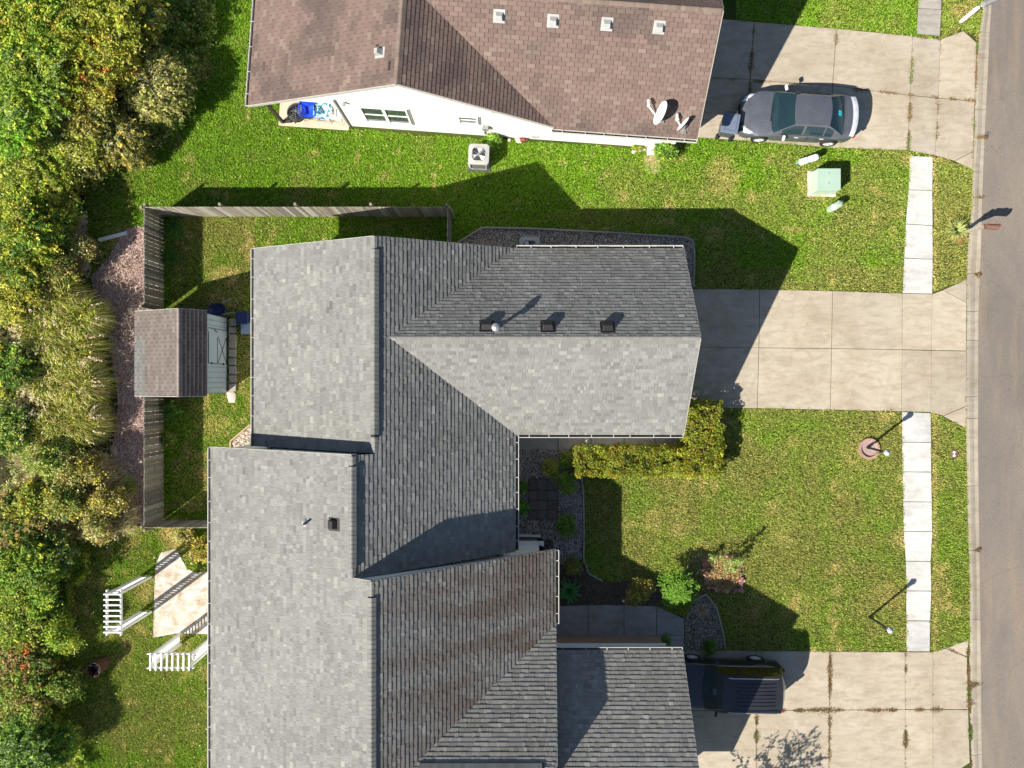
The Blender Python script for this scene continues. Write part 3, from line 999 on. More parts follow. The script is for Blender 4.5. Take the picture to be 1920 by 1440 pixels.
wall(dup, (946, 1010), (1016, 1010), [(0, .92), (1, .92)], M_BRICK, t=.2, name='brick_wainscot')
wall(dup, (1016, 1010), (1016, 1150), [(0, .92), (1, .92)], M_BRICK, t=.2, out=(1, 0), name='brick_wainscot')
wall(dup, (1016, 1191.5), (1234, 1191.5), [(0, 1.25), (1, 1.25)], M_BRICK, t=.2, name='brick_wainscot')
m_ = MB().beam(G(1016, 1191, 1.29), G(1236, 1191, 1.29), .2, .06); m_.build('brick_sill', dup, M_WHITE)
m_ = MB().beam(G(960, 1010, .96), G(1018, 1010, .96), .2, .06); m_.build('brick_sill', dup, M_WHITE)
# downspout lying out over the gravel
m_ = MB().beam(G(958, 1003, .09), G(1013, 1004.5, .07), .09, .07); m_.build('downspout', dup, M_WHITE)
m_ = MB().beam(G(960, 1004, .1), G(960, 1004, 2.6), .08, .08); m_.build('downspout', dup, M_WHITE)

# ------------------------------------------------------------------ roof fittings of the duplex
def on(S, x, y, z_guess=4.8):
    """point of slope S seen at sheet position x, y"""
    z = z_guess
    for _ in range(12):
        p = W(x, y, z); z = S.z(p.x, p.y)
    return W(x, y, z)

M_VENTBLK = flat('vent_black', (.014, .013, .013), .5)
def box_vent(parent, S, x, y, mat, w=.36, l=.36, h=.17, name='roof_vent'):
    p = on(S, x, y)
    R = Matrix((S.e, S.V, S.e.cross(S.V))).transposed()
    if S.e.cross(S.V).z < 0: R = Matrix((-S.e, S.V, -S.e.cross(S.V))).transposed()
    m_ = MB()
    m_.box(p + R @ Vector((0, 0, .022)), (w + .14, l + .16, .012), R)
    vs = [R @ Vector(q) + p for q in ((-w / 2, -l / 2, .028), (w / 2, -l / 2, .028), (w / 2, l / 2, .028), (-w / 2, l / 2, .028),
                                      (-w / 2 + .01, -l / 2, h), (w / 2 - .01, -l / 2, h), (w / 2 - .03, l / 2 - .1, h + .02), (-w / 2 + .03, l / 2 - .1, h + .02))]
    m_.add(vs, [(4, 5, 6, 7), (0, 1, 5, 4), (1, 2, 6, 5), (2, 3, 7, 6), (3, 0, 4, 7)])
    return m_.build(name, parent, mat, bevel=.012)
for x, y in ((913, 612), (1027, 613), (1139, 614)):
    box_vent(dup, sFN, x, y, M_VENTBLK)
box_vent(dup, sBW, 627, 983, M_VENTBLK, .3, .3, .16)
# round flue with a silver cap
p = on(sFN, 930, 616)
m_ = MB().mat(M_STEEL); m_.cyl(p - Vector((0, 0, .1)), .055, .68, 14); m_.lathe([(.0, .66), (.08, .65), (.135, .6), (.14, .53), (.06, .51)], p, 18)
m_.lathe([(.17, -.10), (.12, .05), (.06, .12)], p, 16)
m_.build('flue_pipe', dup, smooth=40)
p = on(sBW, 574, 980)
m_ = MB().mat(M_VENTBLK); m_.cyl(p - Vector((0, 0, .1)), .04, .42, 12); m_.mat(M_STEEL); m_.lathe([(.15, -.04), (.14, .03), (.07, .07), (.045, .09)], p, 16)
m_.build('plumbing_vent', dup, smooth=40)
# ------------------------------------------------------------------ the brown-roofed neighbour house (its grid is turned 4.1 degrees)
ha = math.radians(4.1)
def L1(s, n):
    return (510 + s * math.cos(ha) + n * math.sin(ha), 244.6 + s * math.sin(ha) - n * math.cos(ha))
eS, eN = (math.cos(ha), math.sin(ha)), (math.sin(ha), -math.cos(ha))
bh = thing('brown_roof_house', 'white sided house under a reddish brown shingle roof with two satellite dishes', 'house', G(*L1(400, 150)))
PINV[bh] = parent_inv(bh)
hW = Slope(L1(0, 0), eN, eS, ZE, (5.73 - ZE) / (274 / PPM))
hE = Slope(L1(526, 0), eN, (-eS[0], -eS[1]), ZE, (5.73 - ZE) / (252 / PPM))
hS = Slope(L1(526, -3), eS, eN, ZE, (5.58 - ZE) / (159 / PPM))
hN = Slope(L1(526, 315), eS, (-eN[0], -eN[1]), ZE, (5.58 - ZE) / (159 / PPM))
sv = 526 - (5.58 - ZE) / hE.p * PPM
tv = [
    (hW, [L1(0, 0), L1(274, 3), L1(274, 330), L1(0, 330)]),
    (hE, [L1(274, 3), L1(526, 0), L1(sv, 156), L1(526, 318), L1(526, 330), L1(274, 330)]),
    (hS, [L1(526, -3), L1(768, -3), L1(766, 156), L1(sv, 156)]),
    (hN, [L1(sv, 156), L1(766, 156), L1(768, 315), L1(526, 315)]),
]
acc = []
for i, (S, poly) in enumerate(tv):
    deck(bh, S, poly)
    shingle_slope(S, poly, 'tab', acc, 300 + i)
lay(bh, acc, tone_brown)
BRN = (.185, .142, .118)
cap_run(bh, G(*L1(274, 3), 5.73), G(*L1(274, 325), 5.73), dn(hW), dn(hE), .14, BRN)
cap_run(bh, G(*L1(sv, 156), 5.58), G(*L1(766, 156), 5.58), dn(hN), dn(hS), .14, BRN)
def H3(S, s, n):
    p = G(*L1(s, n)); return Vector((p.x, p.y, S.z(p.x, p.y) - .01))
wS, wN, wW = (eN[0] * -1, eN[1]), (eN[0], -eN[1]), (-eS[0], eS[1])
gutter(bh, H3(hW, 0, 0), H3(hW, 0, 330), wW, brackets=8)
gutter(bh, H3(hS, 520, -3), H3(hS, 768, -3), wS, brackets=7)
def hrk(S, p, q, out):
    a, b = G(*L1(*p)), G(*L1(*q))
    rake_board(bh, (a.x, a.y, S.z(a.x, a.y)), (b.x, b.y, S.z(b.x, b.y)), out)
hrk(hW, (0, 0), (274, 3), wS); hrk(hE, (274, 3), (526, 0), wS); hrk(hS, (768, -3), (766, 156), (eS[0], -eS[1]))
hrk(hN, (766, 156), (768, 315), (eS[0], -eS[1]))
garage_door(bh, G(*L1(750, 156)), -ha)
# walls; the south gable wall carries the windows
WN = 19
def hz(S, s, n):
    p = G(*L1(s, n)); return S.z(p.x, p.y) - .15
wall(bh, L1(144, WN), L1(750, WN), [(0, hz(hW, 144, WN)), ((274 - 144) / 606, 5.55), ((520 - 144) / 606, hz(hE, 520, WN)), (1, ZE - .02 + .25)], out=(-eN[0], -eN[1]))
wall(bh, L1(14, WN), L1(144, WN), [(0, hz(hW, 14, WN)), (1, hz(hW, 144, WN))], z0=2.45, out=(-eN[0], -eN[1]), name='porch_beam')
wall(bh, L1(144, 330), L1(144, WN + 3), [(0, hz(hW, 144, WN)), (1, hz(hW, 144, WN))], out=(-1, 0))
wall(bh, L1(14, 330), L1(14, 150), [(0, 2.6), (1, 2.6)], out=(-1, 0))
wall(bh, L1(14, 150), L1(144, 150), [(0, 2.7), (1, hz(hW, 140, WN))], out=(0, 1))
wall(bh, L1(750, WN), L1(750, 296), [(0, ZE + .1), (.49, 5.3), (1, ZE + .1)], out=(1, 0))
wall(bh, L1(750, 296), L1(144, 296), [(0, ZE), (1, ZE)], out=(0, -1))
m_ = MB().prism(gp([L1(12, 10), L1(144, 10), L1(144, 150), L1(12, 150)]), -.05, .05); m_.build('porch_slab', bh, M_PORCH, bevel=.01)
PAVED.append([L1(12, 8), L1(144, 8), L1(144, 150), L1(12, 150)]); NOGRASS.append(PAVED[-1])
NOGRASS += [[L1(14, 10), L1(752, 14), L1(752, 300), L1(14, 300)], [(540, 500), (940, 505), (1240, 505), (1240, 790), (950, 790), (950, 1010), (1020, 1010), (1020, 1190), (1236, 1190), (1236, 1480), (470, 1600), (470, 840), (540, 840)]]
m_ = MB().beam(G(*L1(20, WN - 3), .05), G(*L1(20, WN - 3), 2.5), .11, .11, up=(0, 1, 0)); m_.build('porch_post', bh, flat('dark_post', (.06, .045, .035), .6))
m_ = MB().beam(G(*L1(20, WN - 3), .1), G(*L1(36, WN - 1), .1), .09, .09); m_.build('downspout', bh, flat('dark_post', (.06, .045, .035), .6))
m_ = MB().beam(G(*L1(145, WN - 1.2), 0), G(*L1(145, WN - 1.2), 2.9), .06, .06, up=(0, 1, 0)); m_.build('corner_trim', bh, flat('grey_trim', (.30, .29, .27), .6))
# patio door behind the chairs
m_ = MB().mat(M_WHITE)
for s0 in (36, 84):
    m_.beam(G(*L1(s0, 148.5), .1), G(*L1(s0 + 44, 148.5), .1), .06, .08)
m_.build('door_frame', bh)

def face_pt(s, z, off=0.0):
    """point on the south wall face"""
    p = G(*L1(s, WN)); n = Vector((-eN[0], eN[1], 0))
    return p + n * off + Vector((0, 0, z))
FX = Vector((eS[0], -eS[1], 0)); FN = Vector((-eN[0], eN[1], 0)); UP = Vector((0, 0, 1))
RW = Matrix((FX, -FN, UP)).transposed()
def window(s0, s1, z0, z1, panes=1, shutter=True):
    m_ = MB().mat(M_WHITE)
    w = (s1 - s0) / PPM
    sm = (s0 + s1) / 2; zm = (z0 + z1) / 2
    f = .07
    m_.box(face_pt(sm, z1 - f / 2, .025), (w, .06, f), RW); m_.box(face_pt(sm, z0 + f / 2, .035), (w + .04, .08, f), RW)
    m_.box(face_pt(s0 + f * 23, zm, .024), (f, .055, z1 - z0 - 2 * f), RW); m_.box(face_pt(s1 - f * 23, zm, .024), (f, .055, z1 - z0 - 2 * f), RW)
    for k in range(1, panes):
        m_.box(face_pt(s0 + (s1 - s0) * k / panes, zm, .024), (.12, .055, z1 - z0 - 2 * f), RW)
    fr = m_.build('window', bh)
    k0 = f * PPM
    for k in range(panes):
        a = s0 + (s1 - s0) * k / panes + (k0 if k == 0 else .06 * PPM)
        b = s0 + (s1 - s0) * (k + 1) / panes - (k0 if k == panes - 1 else .06 * PPM)
        m_ = MB(); m_.box(face_pt((a + b) / 2, zm, .006), ((b - a) / PPM, .01, z1 - z0 - 2 * f), RW); m_.build('pane', fr, M_GLASS)
        m_ = MB(); m_.box(face_pt((a + b) / 2, zm, .02), ((b - a) / PPM, .03, .05), RW); m_.build('sash_rail', fr, M_WHITE)
    m_ = MB(); m_.box(face_pt(s1 + 3.2, zm, .012), (.05, .02, z1 - z0 + .05), RW); m_.build('window_trim', fr, flat('grey_trim', (.30, .29, .27), .6))
def fs(x, y, z):
    p = W(x, y, z); q = G(*L1(0, WN)); return (p - q).dot(FX) * PPM
window(fs(680, 220, 1.5), fs(768, 225, 1.5), .78, 2.40, 2)
window(fs(858, 222, 1.9), fs(896, 225, 1.9), 1.35, 2.15)
# small wall fittings
def wallbox(s, z, w, d, h, mat, name, label=None):
    m_ = MB(); m_.box(face_pt(s, z, d / 2 + .003), (w, d, h), RW); o = m_.build(name, bh, mat, bevel=.01)
    if label: o['label'] = label
    return o
M_METERGREY = flat('meter_grey', (.25, .25, .25), .5)
wallbox(fs(910, 245, 1.1), 1.1, .24, .14, .3, M_METERGREY, 'disconnect_box')
wallbox(fs(908, 250, .7), .62, .04, .05, .75, M_METERGREY, 'conduit')
wallbox(fs(645, 190, 2.7), 2.7, .1, .14, .1, M_METERGREY, 'wall_lamp')
wallbox(fs(926, 213, 2.8), 2.85, .12, .06, .07, M_METERGREY, 'dryer_vent')
wallbox(fs(1003, 256, .3), .35, .28, .06, .05, M_METERGREY, 'hose_reel')
# downspout at the street corner
c = G(*L1(760, WN - 4))
m_ = MB().beam(c + UP * 2.35, c + UP * 2.65, .09, .09, up=(0, 1, 0)); m_.build('downspout', bh, M_WHITE)
m_ = MB().beam(G(*L1(700, 14), .08), G(*L1(676, 6), .1), .10, .08); m_.build('downspout', bh, M_WHITE)
# metal box vents and cap
M_GALV = flat('galvanised_vent', (.36, .36, .35), .6, metal=.2)
for x, y in ((936, 30), (1037, 39), (1138, 45), (1236, 51)):
    box_vent(bh, hS, x, y, M_GALV, .26, .28, .15)
box_vent(bh, hW, 713, 99, M_GALV, .22, .24, .2)
for x, y, w, l in ((730, 124, .07, .32), (708, 86, .12, .07)):
    p = on(hW, x, y)
    m_ = MB(); R = Matrix((hW.V, hW.e, hW.V.cross(hW.e))).transposed()
    m_.box(p + hW.N * .026, (w, l, .012), R); m_.build('repair_patch', bh, flat('repair_felt', (.05, .03, .028), .9))

# ------------------------------------------------------------------ satellite dishes
M_DISH = flat('dish_white', (.78, .79, .80), .45, var=.02)
def dish(label, S, px, py, aim, r, ratio, arm_dir, scale=1.0):
    p = on(S, px, py, 3.4)
    root = thing('satellite_dish', label, 'satellite dish', p)
    aim = Vector(aim).normalized()
    c = p + Vector((0, 0, .50 * scale)) + aim * .1
    q = aim.to_track_quat('Z', 'Y').to_matrix()
    m_ = MB().mat(M_DISH)
    prof = [(0, 0)] + [(r * t, .16 * r * t * t) for t in (.25, .5, .75, .95, 1.0)] + [(r * 1.01, .16 * r - .012), (r * .75, .09 * r - .014), (r * .4, .03 * r - .014), (0.001, -.014)]
    m_.lathe([(a, b) for a, b in prof], c, 32, q)
    m_.build('reflector', root, smooth=50)
    m_ = MB().mat(M_STEEL)
    m_.tube([p - UP * .02, p + UP * .35 * scale, c - aim * .06], .025, 8)
    m_.box(p + UP * .01, (.2, .3, .02))
    m_.build('mast', root)
    low = c + q @ Vector((0, -r * .95, 0)) if (q @ Vector((0, -1, 0))).z < 0 else c + q @ Vector((0, r * .95, 0))
    tip = c + Vector(arm_dir) * (r * 1.35)
    m_ = MB().mat(M_DISH); m_.beam(low, tip, .035, .05); m_.build('arm', root)
    m_ = MB().mat(M_DISH); m_.cyl(tip - UP * .02, .05, .1, 12); m_.box(tip + Vector((-.01, .09, .05)), (.07, .2, .07)); m_.build('receiver', root, smooth=40)
    return root
dish('larger white satellite dish near the eave of the brown roof', hS, 1240, 224, (-.90, .28, .30), .43, .5, (-.85, .45, .10))
dish('smaller white satellite dish at the roof corner above the gutter', hS, 1281, 244, (-.70, .58, .20), .30, .5, (-.62, .42, .05), .8)
# ================================================================== fence and shed
M_FENCEWOOD = []
for i, (r, g_, b) in enumerate(((.27, .245, .205), (.35, .32, .27), (.20, .185, .16), (.31, .265, .205), (.42, .39, .34))):
    t = NT('weathered_board_%d' % i if False else 'weathered_board')
    p_ = t.pos()
    n_ = t.noise(t.scaled(p_, (14, 14, 1.6)), 3, 5, .7)
    c_ = t.ramp(n_, [(.3, (r * .6, g_ * .6, b * .6)), (.6, (r, g_, b)), (.8, (r * 1.3, g_ * 1.3, b * 1.28))])
    moss = t.noise(p_, 1.5, 4, .6)
    c_ = t.mix(t.ramp(moss, [(.55, (0, 0, 0)), (.75, (.5, .5, .5))]), c_, (.10, .11, .045))
    M_FENCEWOOD.append(t.done(t.bsdf(base=c_, rough=.9, spec=.1, normal=t.bump(n_, .4, .004))))

def fence(label, p, q, inward, h=1.64, gap=.012, w=.135, posts=None):
    a, b = G(*p), G(*q)
    root = thing('wooden_fence', label, 'fence', (a + b) / 2, group='weathered board fence panels round the back yard')
    d = (b - a); L = d.length; d /= L
    inn = Vector((inward[0], -inward[1], 0))
    n = int(L / (w + gap))
    inv = parent_inv(root)
    for i in range(n):
        c = a + d * ((i + .5) * (L / n))
        hh = h + random.uniform(-.02, .02)
        lean = random.uniform(-.012, .012)
        m_ = MB()
        tw = random.uniform(-.05, .05)
        R = Matrix((d, inn, UP)).transposed() @ Matrix.Rotation(tw, 3, 'Z')
        m_.box(c + UP * (hh / 2 + .02) + d * lean, (L / n - gap, .018, hh), R)
        m_.build('picket', root, random.choice(M_FENCEWOOD))
    for z in (.35, hh / 2 + .05, h - .25):
        m_ = MB().beam(a - inn * .035 + UP * z, b - inn * .035 + UP * z, .04, .09)
        m_.build('rail', root, M_FENCEWOOD[0])
    np_ = posts or max(2, int(L / 2.4) + 1)
    for i in range(np_):
        c = a + (b - a) * (i / (np_ - 1)) - inn * .105
        m_ = MB().box(c + UP * (h / 2 + random.uniform(-.02, .06)), (.09, .09, h + .12)); m_.build('post', root, M_FENCEWOOD[3])
    return root
fence('long north fence run of weathered grey boards below the brown roofed house', (308, 406), (843, 406), (0, 1))
fence('west fence run of weathered boards north of the shed beside the mulch', (307, 582), (307, 407), (1, 0))
fence('west fence run of mossy weathered boards south of the shed', (307, 974), (307, 742), (1, 0))
fence('short south fence run of weathered boards meeting the lower grey roof', (308, 975), (466, 975), (0, -1))
fence('short fence return of weathered boards at the corner of the grey house', (845, 407), (845, 486), (-1, 0), posts=2)

# shed
shed = thing('garden_shed', 'small garden shed with grey brown shingle roof and pale blue grey plank front', 'shed', G(362, 666))
PINV[shed] = parent_inv(shed)
zw, zr, ze = 1.80, 2.92, 2.22
shW = Slope((294, 592), (0, 1), (1, 0), zw, (zr - zw) / ((394 - 294) / PPM))
shE = Slope((428, 592), (0, 1), (-1, 0), ze, (zr - ze) / ((428 - 394) / PPM))
acc = []
for i, (S, poly) in enumerate([(shW, [(294, 592), (394, 592), (394, 741), (294, 741)]), (shE, [(394, 592), (428, 592), (428, 741), (394, 741)])]):
    m_ = MB(); m_.prism(gp(poly), lambda x, y, S=S: S.z(x, y) - .08, lambda x, y, S=S: S.z(x, y) - .004); m_.build('roof_deck', shed, M_DECK)
    shingle_slope(S, poly, 'tab', acc, 500 + i)
lay(shed, acc, tone_shed, 250)
cap_run(shed, G(394, 592, zr), G(394, 741, zr), dn(shW), dn(shE), .1, (.22, .185, .17), step=.16)
for S, a, b in ((shW, 294, 394), (shE, 394, 428)):
    for y, o in ((592, (0, 1)), (741, (0, -1))):
        p1, p2 = G(a, y), G(b, y)
        rake_board(shed, (p1.x, p1.y, S.z(p1.x, p1.y)), (p2.x, p2.y, S.z(p2.x, p2.y)), o, h=.1)
M_SHEDP = flat('shed_paint', (.33, .40, .46), .6, var=.06, scale=2)
M_SHEDP2 = flat('shed_inner', (.2, .21, .21), .8)
m_ = MB(); m_.prism(gp([(298, 596), (424, 596), (424, 737), (298, 737)]), -.02, lambda x, y: min(shW.z(x, y), shE.z(x, y)) - .1); m_.build('shed_body', shed, M_SHEDP2)
x0 = G(425, 0).x
n = 15
for i in range(n):
    ya, yb = 597 + (736 - 597) * i / n, 597 + (736 - 597) * (i + 1) / n
    m_ = MB(); ca = G(425.4, (ya + yb) / 2)
    m_.box(ca + UP * 1.05, (.018, (yb - ya) / PPM - .012, 2.1)); m_.build('plank', shed, M_SHEDP)
# door with its black strap frame and cross brace
M_IRON = flat('black_iron', (.02, .02, .022), .5)
door = MB(); door.box(G(426.2, 652) + UP * 1.02, (.012, 62 / PPM, 1.86)); door = door.build('door', shed, flat('shed_paint_pale', (.35, .42, .48), .6, var=.05))
def ds(y, z): return G(426.8, y) + UP * z
m_ = MB()
for a, b in (((621, .12), (621, 1.95)), ((683, .12), (683, 1.95)), ((628, 1.93), (683, 1.93)), ((636, 1.08), (683, 1.08)), ((634, .15), (681, 1.0)), ((681, .15), (634, 1.0)), ((634, .13), (683, .13))):
    m_.beam(ds(*a), ds(*b), .016, .02)
m_.build('door_brace', door, M_IRON)
m_ = MB()
for y, z in ((683, .45), (683, 1.65)): m_.box(ds(y, z) + Vector((.01, 0, 0)), (.03, .08, .07))
m_.build('hinge', door, M_IRON)
m_ = MB(); m_.tube([ds(626, 1.12) + Vector((.02, 0, 0)), ds(626, 1.28) + Vector((.05, 0, 0)), ds(622, 1.4) + Vector((.02, 0, 0))], .013, 6); m_.build('handle', door, M_IRON)
# row of concrete blocks laid along the shed front
blk = thing('block_step', 'row of rough grey concrete blocks laid along the shed front', 'stepping stones', G(438, 665))
y = 597
for hgt in (15, 13, 28, 16, 14, 17, 15, 16):
    m_ = MB(); m_.box(G(437.5 + random.uniform(-.5, .5), y + hgt / 2) + UP * .06, (.28, hgt / PPM - .035, .12), random.uniform(-.03, .03))
    m_.build('block', blk, random.choice([M_OLDWALK, M_CURB]), bevel=.012)
    y += hgt + .5

# things behind the shed corner
def tub(label, x, y, w, d, h, mat, lidm, rot=0.0, name='storage_tub', cat='storage tub'):
    r = thing(name, label, cat, G(x, y), rot)
    m_ = MB(); k = .86
    vs = [(-w / 2 * k, -d / 2 * k, .01), (w / 2 * k, -d / 2 * k, .01), (w / 2 * k, d / 2 * k, .01), (-w / 2 * k, d / 2 * k, .01), (-w / 2, -d / 2, h), (w / 2, -d / 2, h), (w / 2, d / 2, h), (-w / 2, d / 2, h)]
    m_.add(vs, [(0, 3, 2, 1), (4, 5, 6, 7), (0, 1, 5, 4), (1, 2, 6, 5), (2, 3, 7, 6), (3, 0, 4, 7)]); m_.build('body', r, mat, bevel=.03, local=True)
    m_ = MB(); m_.box((0, 0, h + .025), (w + .05, d + .05, .04)); m_.build('lid', r, lidm, bevel=.018, local=True)
    return r
M_NAVY = flat('navy_plastic', (.02, .03, .10), .4)
M_BLUEGREY = flat('blue_grey_plastic', (.26, .33, .42), .45)
tub('dark navy storage tub beside the back wall of the grey house', 462, 598, .42, .45, .5, M_NAVY, M_NAVY)
tub('pale blue grey tub standing just south of the navy tub', 466, 617, .34, .4, .32, M_BLUEGREY, M_BLUEGREY)
wb = thing('wheelbarrow', 'dark blue wheelbarrow parked behind the shed corner', 'wheelbarrow', G(412, 583), .25)
m_ = MB(); m_.lathe([(0, .22), (.2, .24), (.33, .40), (.36, .42), (.33, .41), (.19, .26), (0, .25)], (0, 0, 0), 14, Matrix.Diagonal((1.15, .75, 1))); m_.build('tray', wb, M_NAVY, smooth=40, local=True)
m_ = MB()
for s_ in (-1, 1): m_.tube([(-.45, .08 * s_, .18), (.0, .2 * s_, .26), (.7, .28 * s_, .45)], .02, 6)
m_.build('handles', wb, M_STEEL, local=True)
m_ = MB(); m_.lathe([(.1, -.04), (.16, -.03), (.17, 0), (.16, .03), (.1, .04)], (-.42, 0, .17), 16, Matrix.Rotation(math.pi / 2, 3, 'X')); m_.build('wheel', wb, M_RUBBER, local=True)
for s_ in (-1, 1):
    m_ = MB(); m_.tube([(.15, .2 * s_, .28), (.2, .22 * s_, .0)], .018, 6); m_.build('leg', wb, M_STEEL, local=True)

def rock(name, label, cat, x, y, r, mat, z=0, squash=.5, seed=0, parent=None, group=None):
    rr = random.Random(seed)
    bm = bmesh.new(); bmesh.ops.create_icosphere(bm, subdivisions=2, radius=1)
    for v in bm.verts:
        k = 1 + .22 * rr.uniform(-1, 1)
        v.co = Vector((v.co.x * r[0] * k, v.co.y * r[1] * k, max(-.3, v.co.z) * min(r) * squash * k))
    me = bpy.data.meshes.new(name); bm.to_mesh(me); bm.free(); me.materials.append(mat)
    o = bpy.data.objects.new(name, me); COL.objects.link(o); o.location = G(x, y, z)
    o.rotation_euler = (0, 0, rr.uniform(0, 3))
    if parent is not None:
        o.parent = parent; o.matrix_parent_inverse = parent_inv(parent)
    if label: tag(o, label, cat, group)
    return o
M_PALEROCK = flat('pale_rock', (.52, .45, .37), .85, var=.3, scale=9, bump=.5)
rock('boulder', 'flat pale rock lying at the end of the concrete blocks by the shed', 'rock', 434, 744, (.28, .2), M_PALEROCK, seed=4)
for i, (x, y, a, b, lab) in enumerate(((150, 415, .3, .22, 'pale stone at the north end of the rubble strip by the woods'), (146, 452, .22, .35, 'long pale stone in the rubble strip beside the woods'),
                                       (157, 500, .26, .2, 'pale stone at the south end of the rubble strip by the woods'), (214, 845, .16, .3, 'whitish upright stone at the south edge of the ornamental grass'),
                                       (262, 580, .1, .1, 'small white stone against the shed roof corner'), (206, 522, .15, .11, 'small pale stone on the mulch west of the fence'))):
    rock('stone', lab, 'stone', x, y, (a, b), M_PALEROCK, seed=20 + i)

# white vinyl post lying on the grass
p1, p2 = G(187, 451, .07), G(241, 437, .07)
vp = thing('vinyl_post', 'white vinyl post lying on the grass west of the fence', 'post', (p1 + p2) / 2)
m_ = MB().beam(p1, p2, .13, .13); m_.build('post_shaft', vp, M_WHITE, bevel=.01)
m_ = MB().box(p2 + Vector((.03, .01, 0)), (.05, .15, .15)); m_.build('post_cap', vp, M_METERGREY)

# ------------------------------------------------------------------ garden arbors
def arbor(label, c, rot, span, depth=.42, h=2.6, n=8):
    """two lattice sides and a slatted top; span runs along local x"""
    r = thing('garden_arbor', label, 'arbor', c, rot, group='white garden arbors by the back patio')
    pw = .085
    for sx in (-1, 1):
        side = None
        for sy in (-1, 1):
            m_ = MB().box((sx * span / 2, sy * depth / 2, h / 2), (pw, pw, h)); m_.build('post', r, M_WHITE, local=True)
        nsl = 19
        for k in range(nsl):
            z = .15 + (h - .35) * k / (nsl - 1)
            m_ = MB().box((sx * span / 2, 0, z), (.03, depth - pw - .004, .035)); m_.build('lattice_slat', r, M_WHITE, local=True)
        for yy in (-.12, .12):
            m_ = MB().box((sx * span / 2 + .022 * sx, yy, h / 2), (.012, .035, h - .3)); m_.build('lattice_upright', r, M_WHITE, local=True)
    for sy in (-1, 1):
        m_ = MB().box((0, sy * (depth / 2 + .055), h - .1), (span + .3, .03, .14)); m_.build('beam', r, M_WHITE, local=True)
    for k in range(n):
        x = -span / 2 + span * k / (n - 1)
        m_ = MB(); m_.box((x, 0, h + .005), (.045, depth + .24, .08)); m_.build('rafter', r, M_WHITE, local=True)
    return r
arbor('white garden arbor whose span runs north to south, north of the other', W(211, 1150, 2.62) * 1 - Vector((0, 0, 2.62)), math.pi / 2, 1.42)
arbor('white garden arbor whose span runs east to west, next to the lower grey roof', W(318, 1241, 2.62) - Vector((0, 0, 2.62)), 0.0, 1.45)

# burn barrel
bb = thing('burn_barrel', 'rusty brown open barrel with charred sticks on the back lawn', 'barrel', G(196, 1242))
M_RUST = flat('rusty_iron', (.085, .040, .028), .85, var=.45, scale=8, bump=.4)
m_ = MB().lathe([(.0, .02), (.27, .02), (.28, .3), (.27, .32), (.28, .34), (.28, .6), (.27, .62), (.28, .64), (.28, .84), (.29, .85), (.265, .84), (.26, .06), (0, .05)], n=28)
m_.build('drum', bb, M_RUST, smooth=40, local=True)
m_ = MB().lathe([(0, .42), (.15, .46), (.275, .40)], n=16); m_.build('ash', bb, flat('ash', (.03, .028, .028), .95, var=.6, scale=20), local=True)
for k in range(7):
    a = random.uniform(0, 6.28); m_ = MB().tube([(.2 * math.cos(a), .2 * math.sin(a), .45), (-.1 * math.cos(a + .5), -.1 * math.sin(a + .5), .6), (-.24 * math.cos(a + .3), -.24 * math.sin(a + .3), .86)], .014, 5)
    m_.build('stick', bb, M_PALEBARK if k % 2 else M_STEEL, local=True)

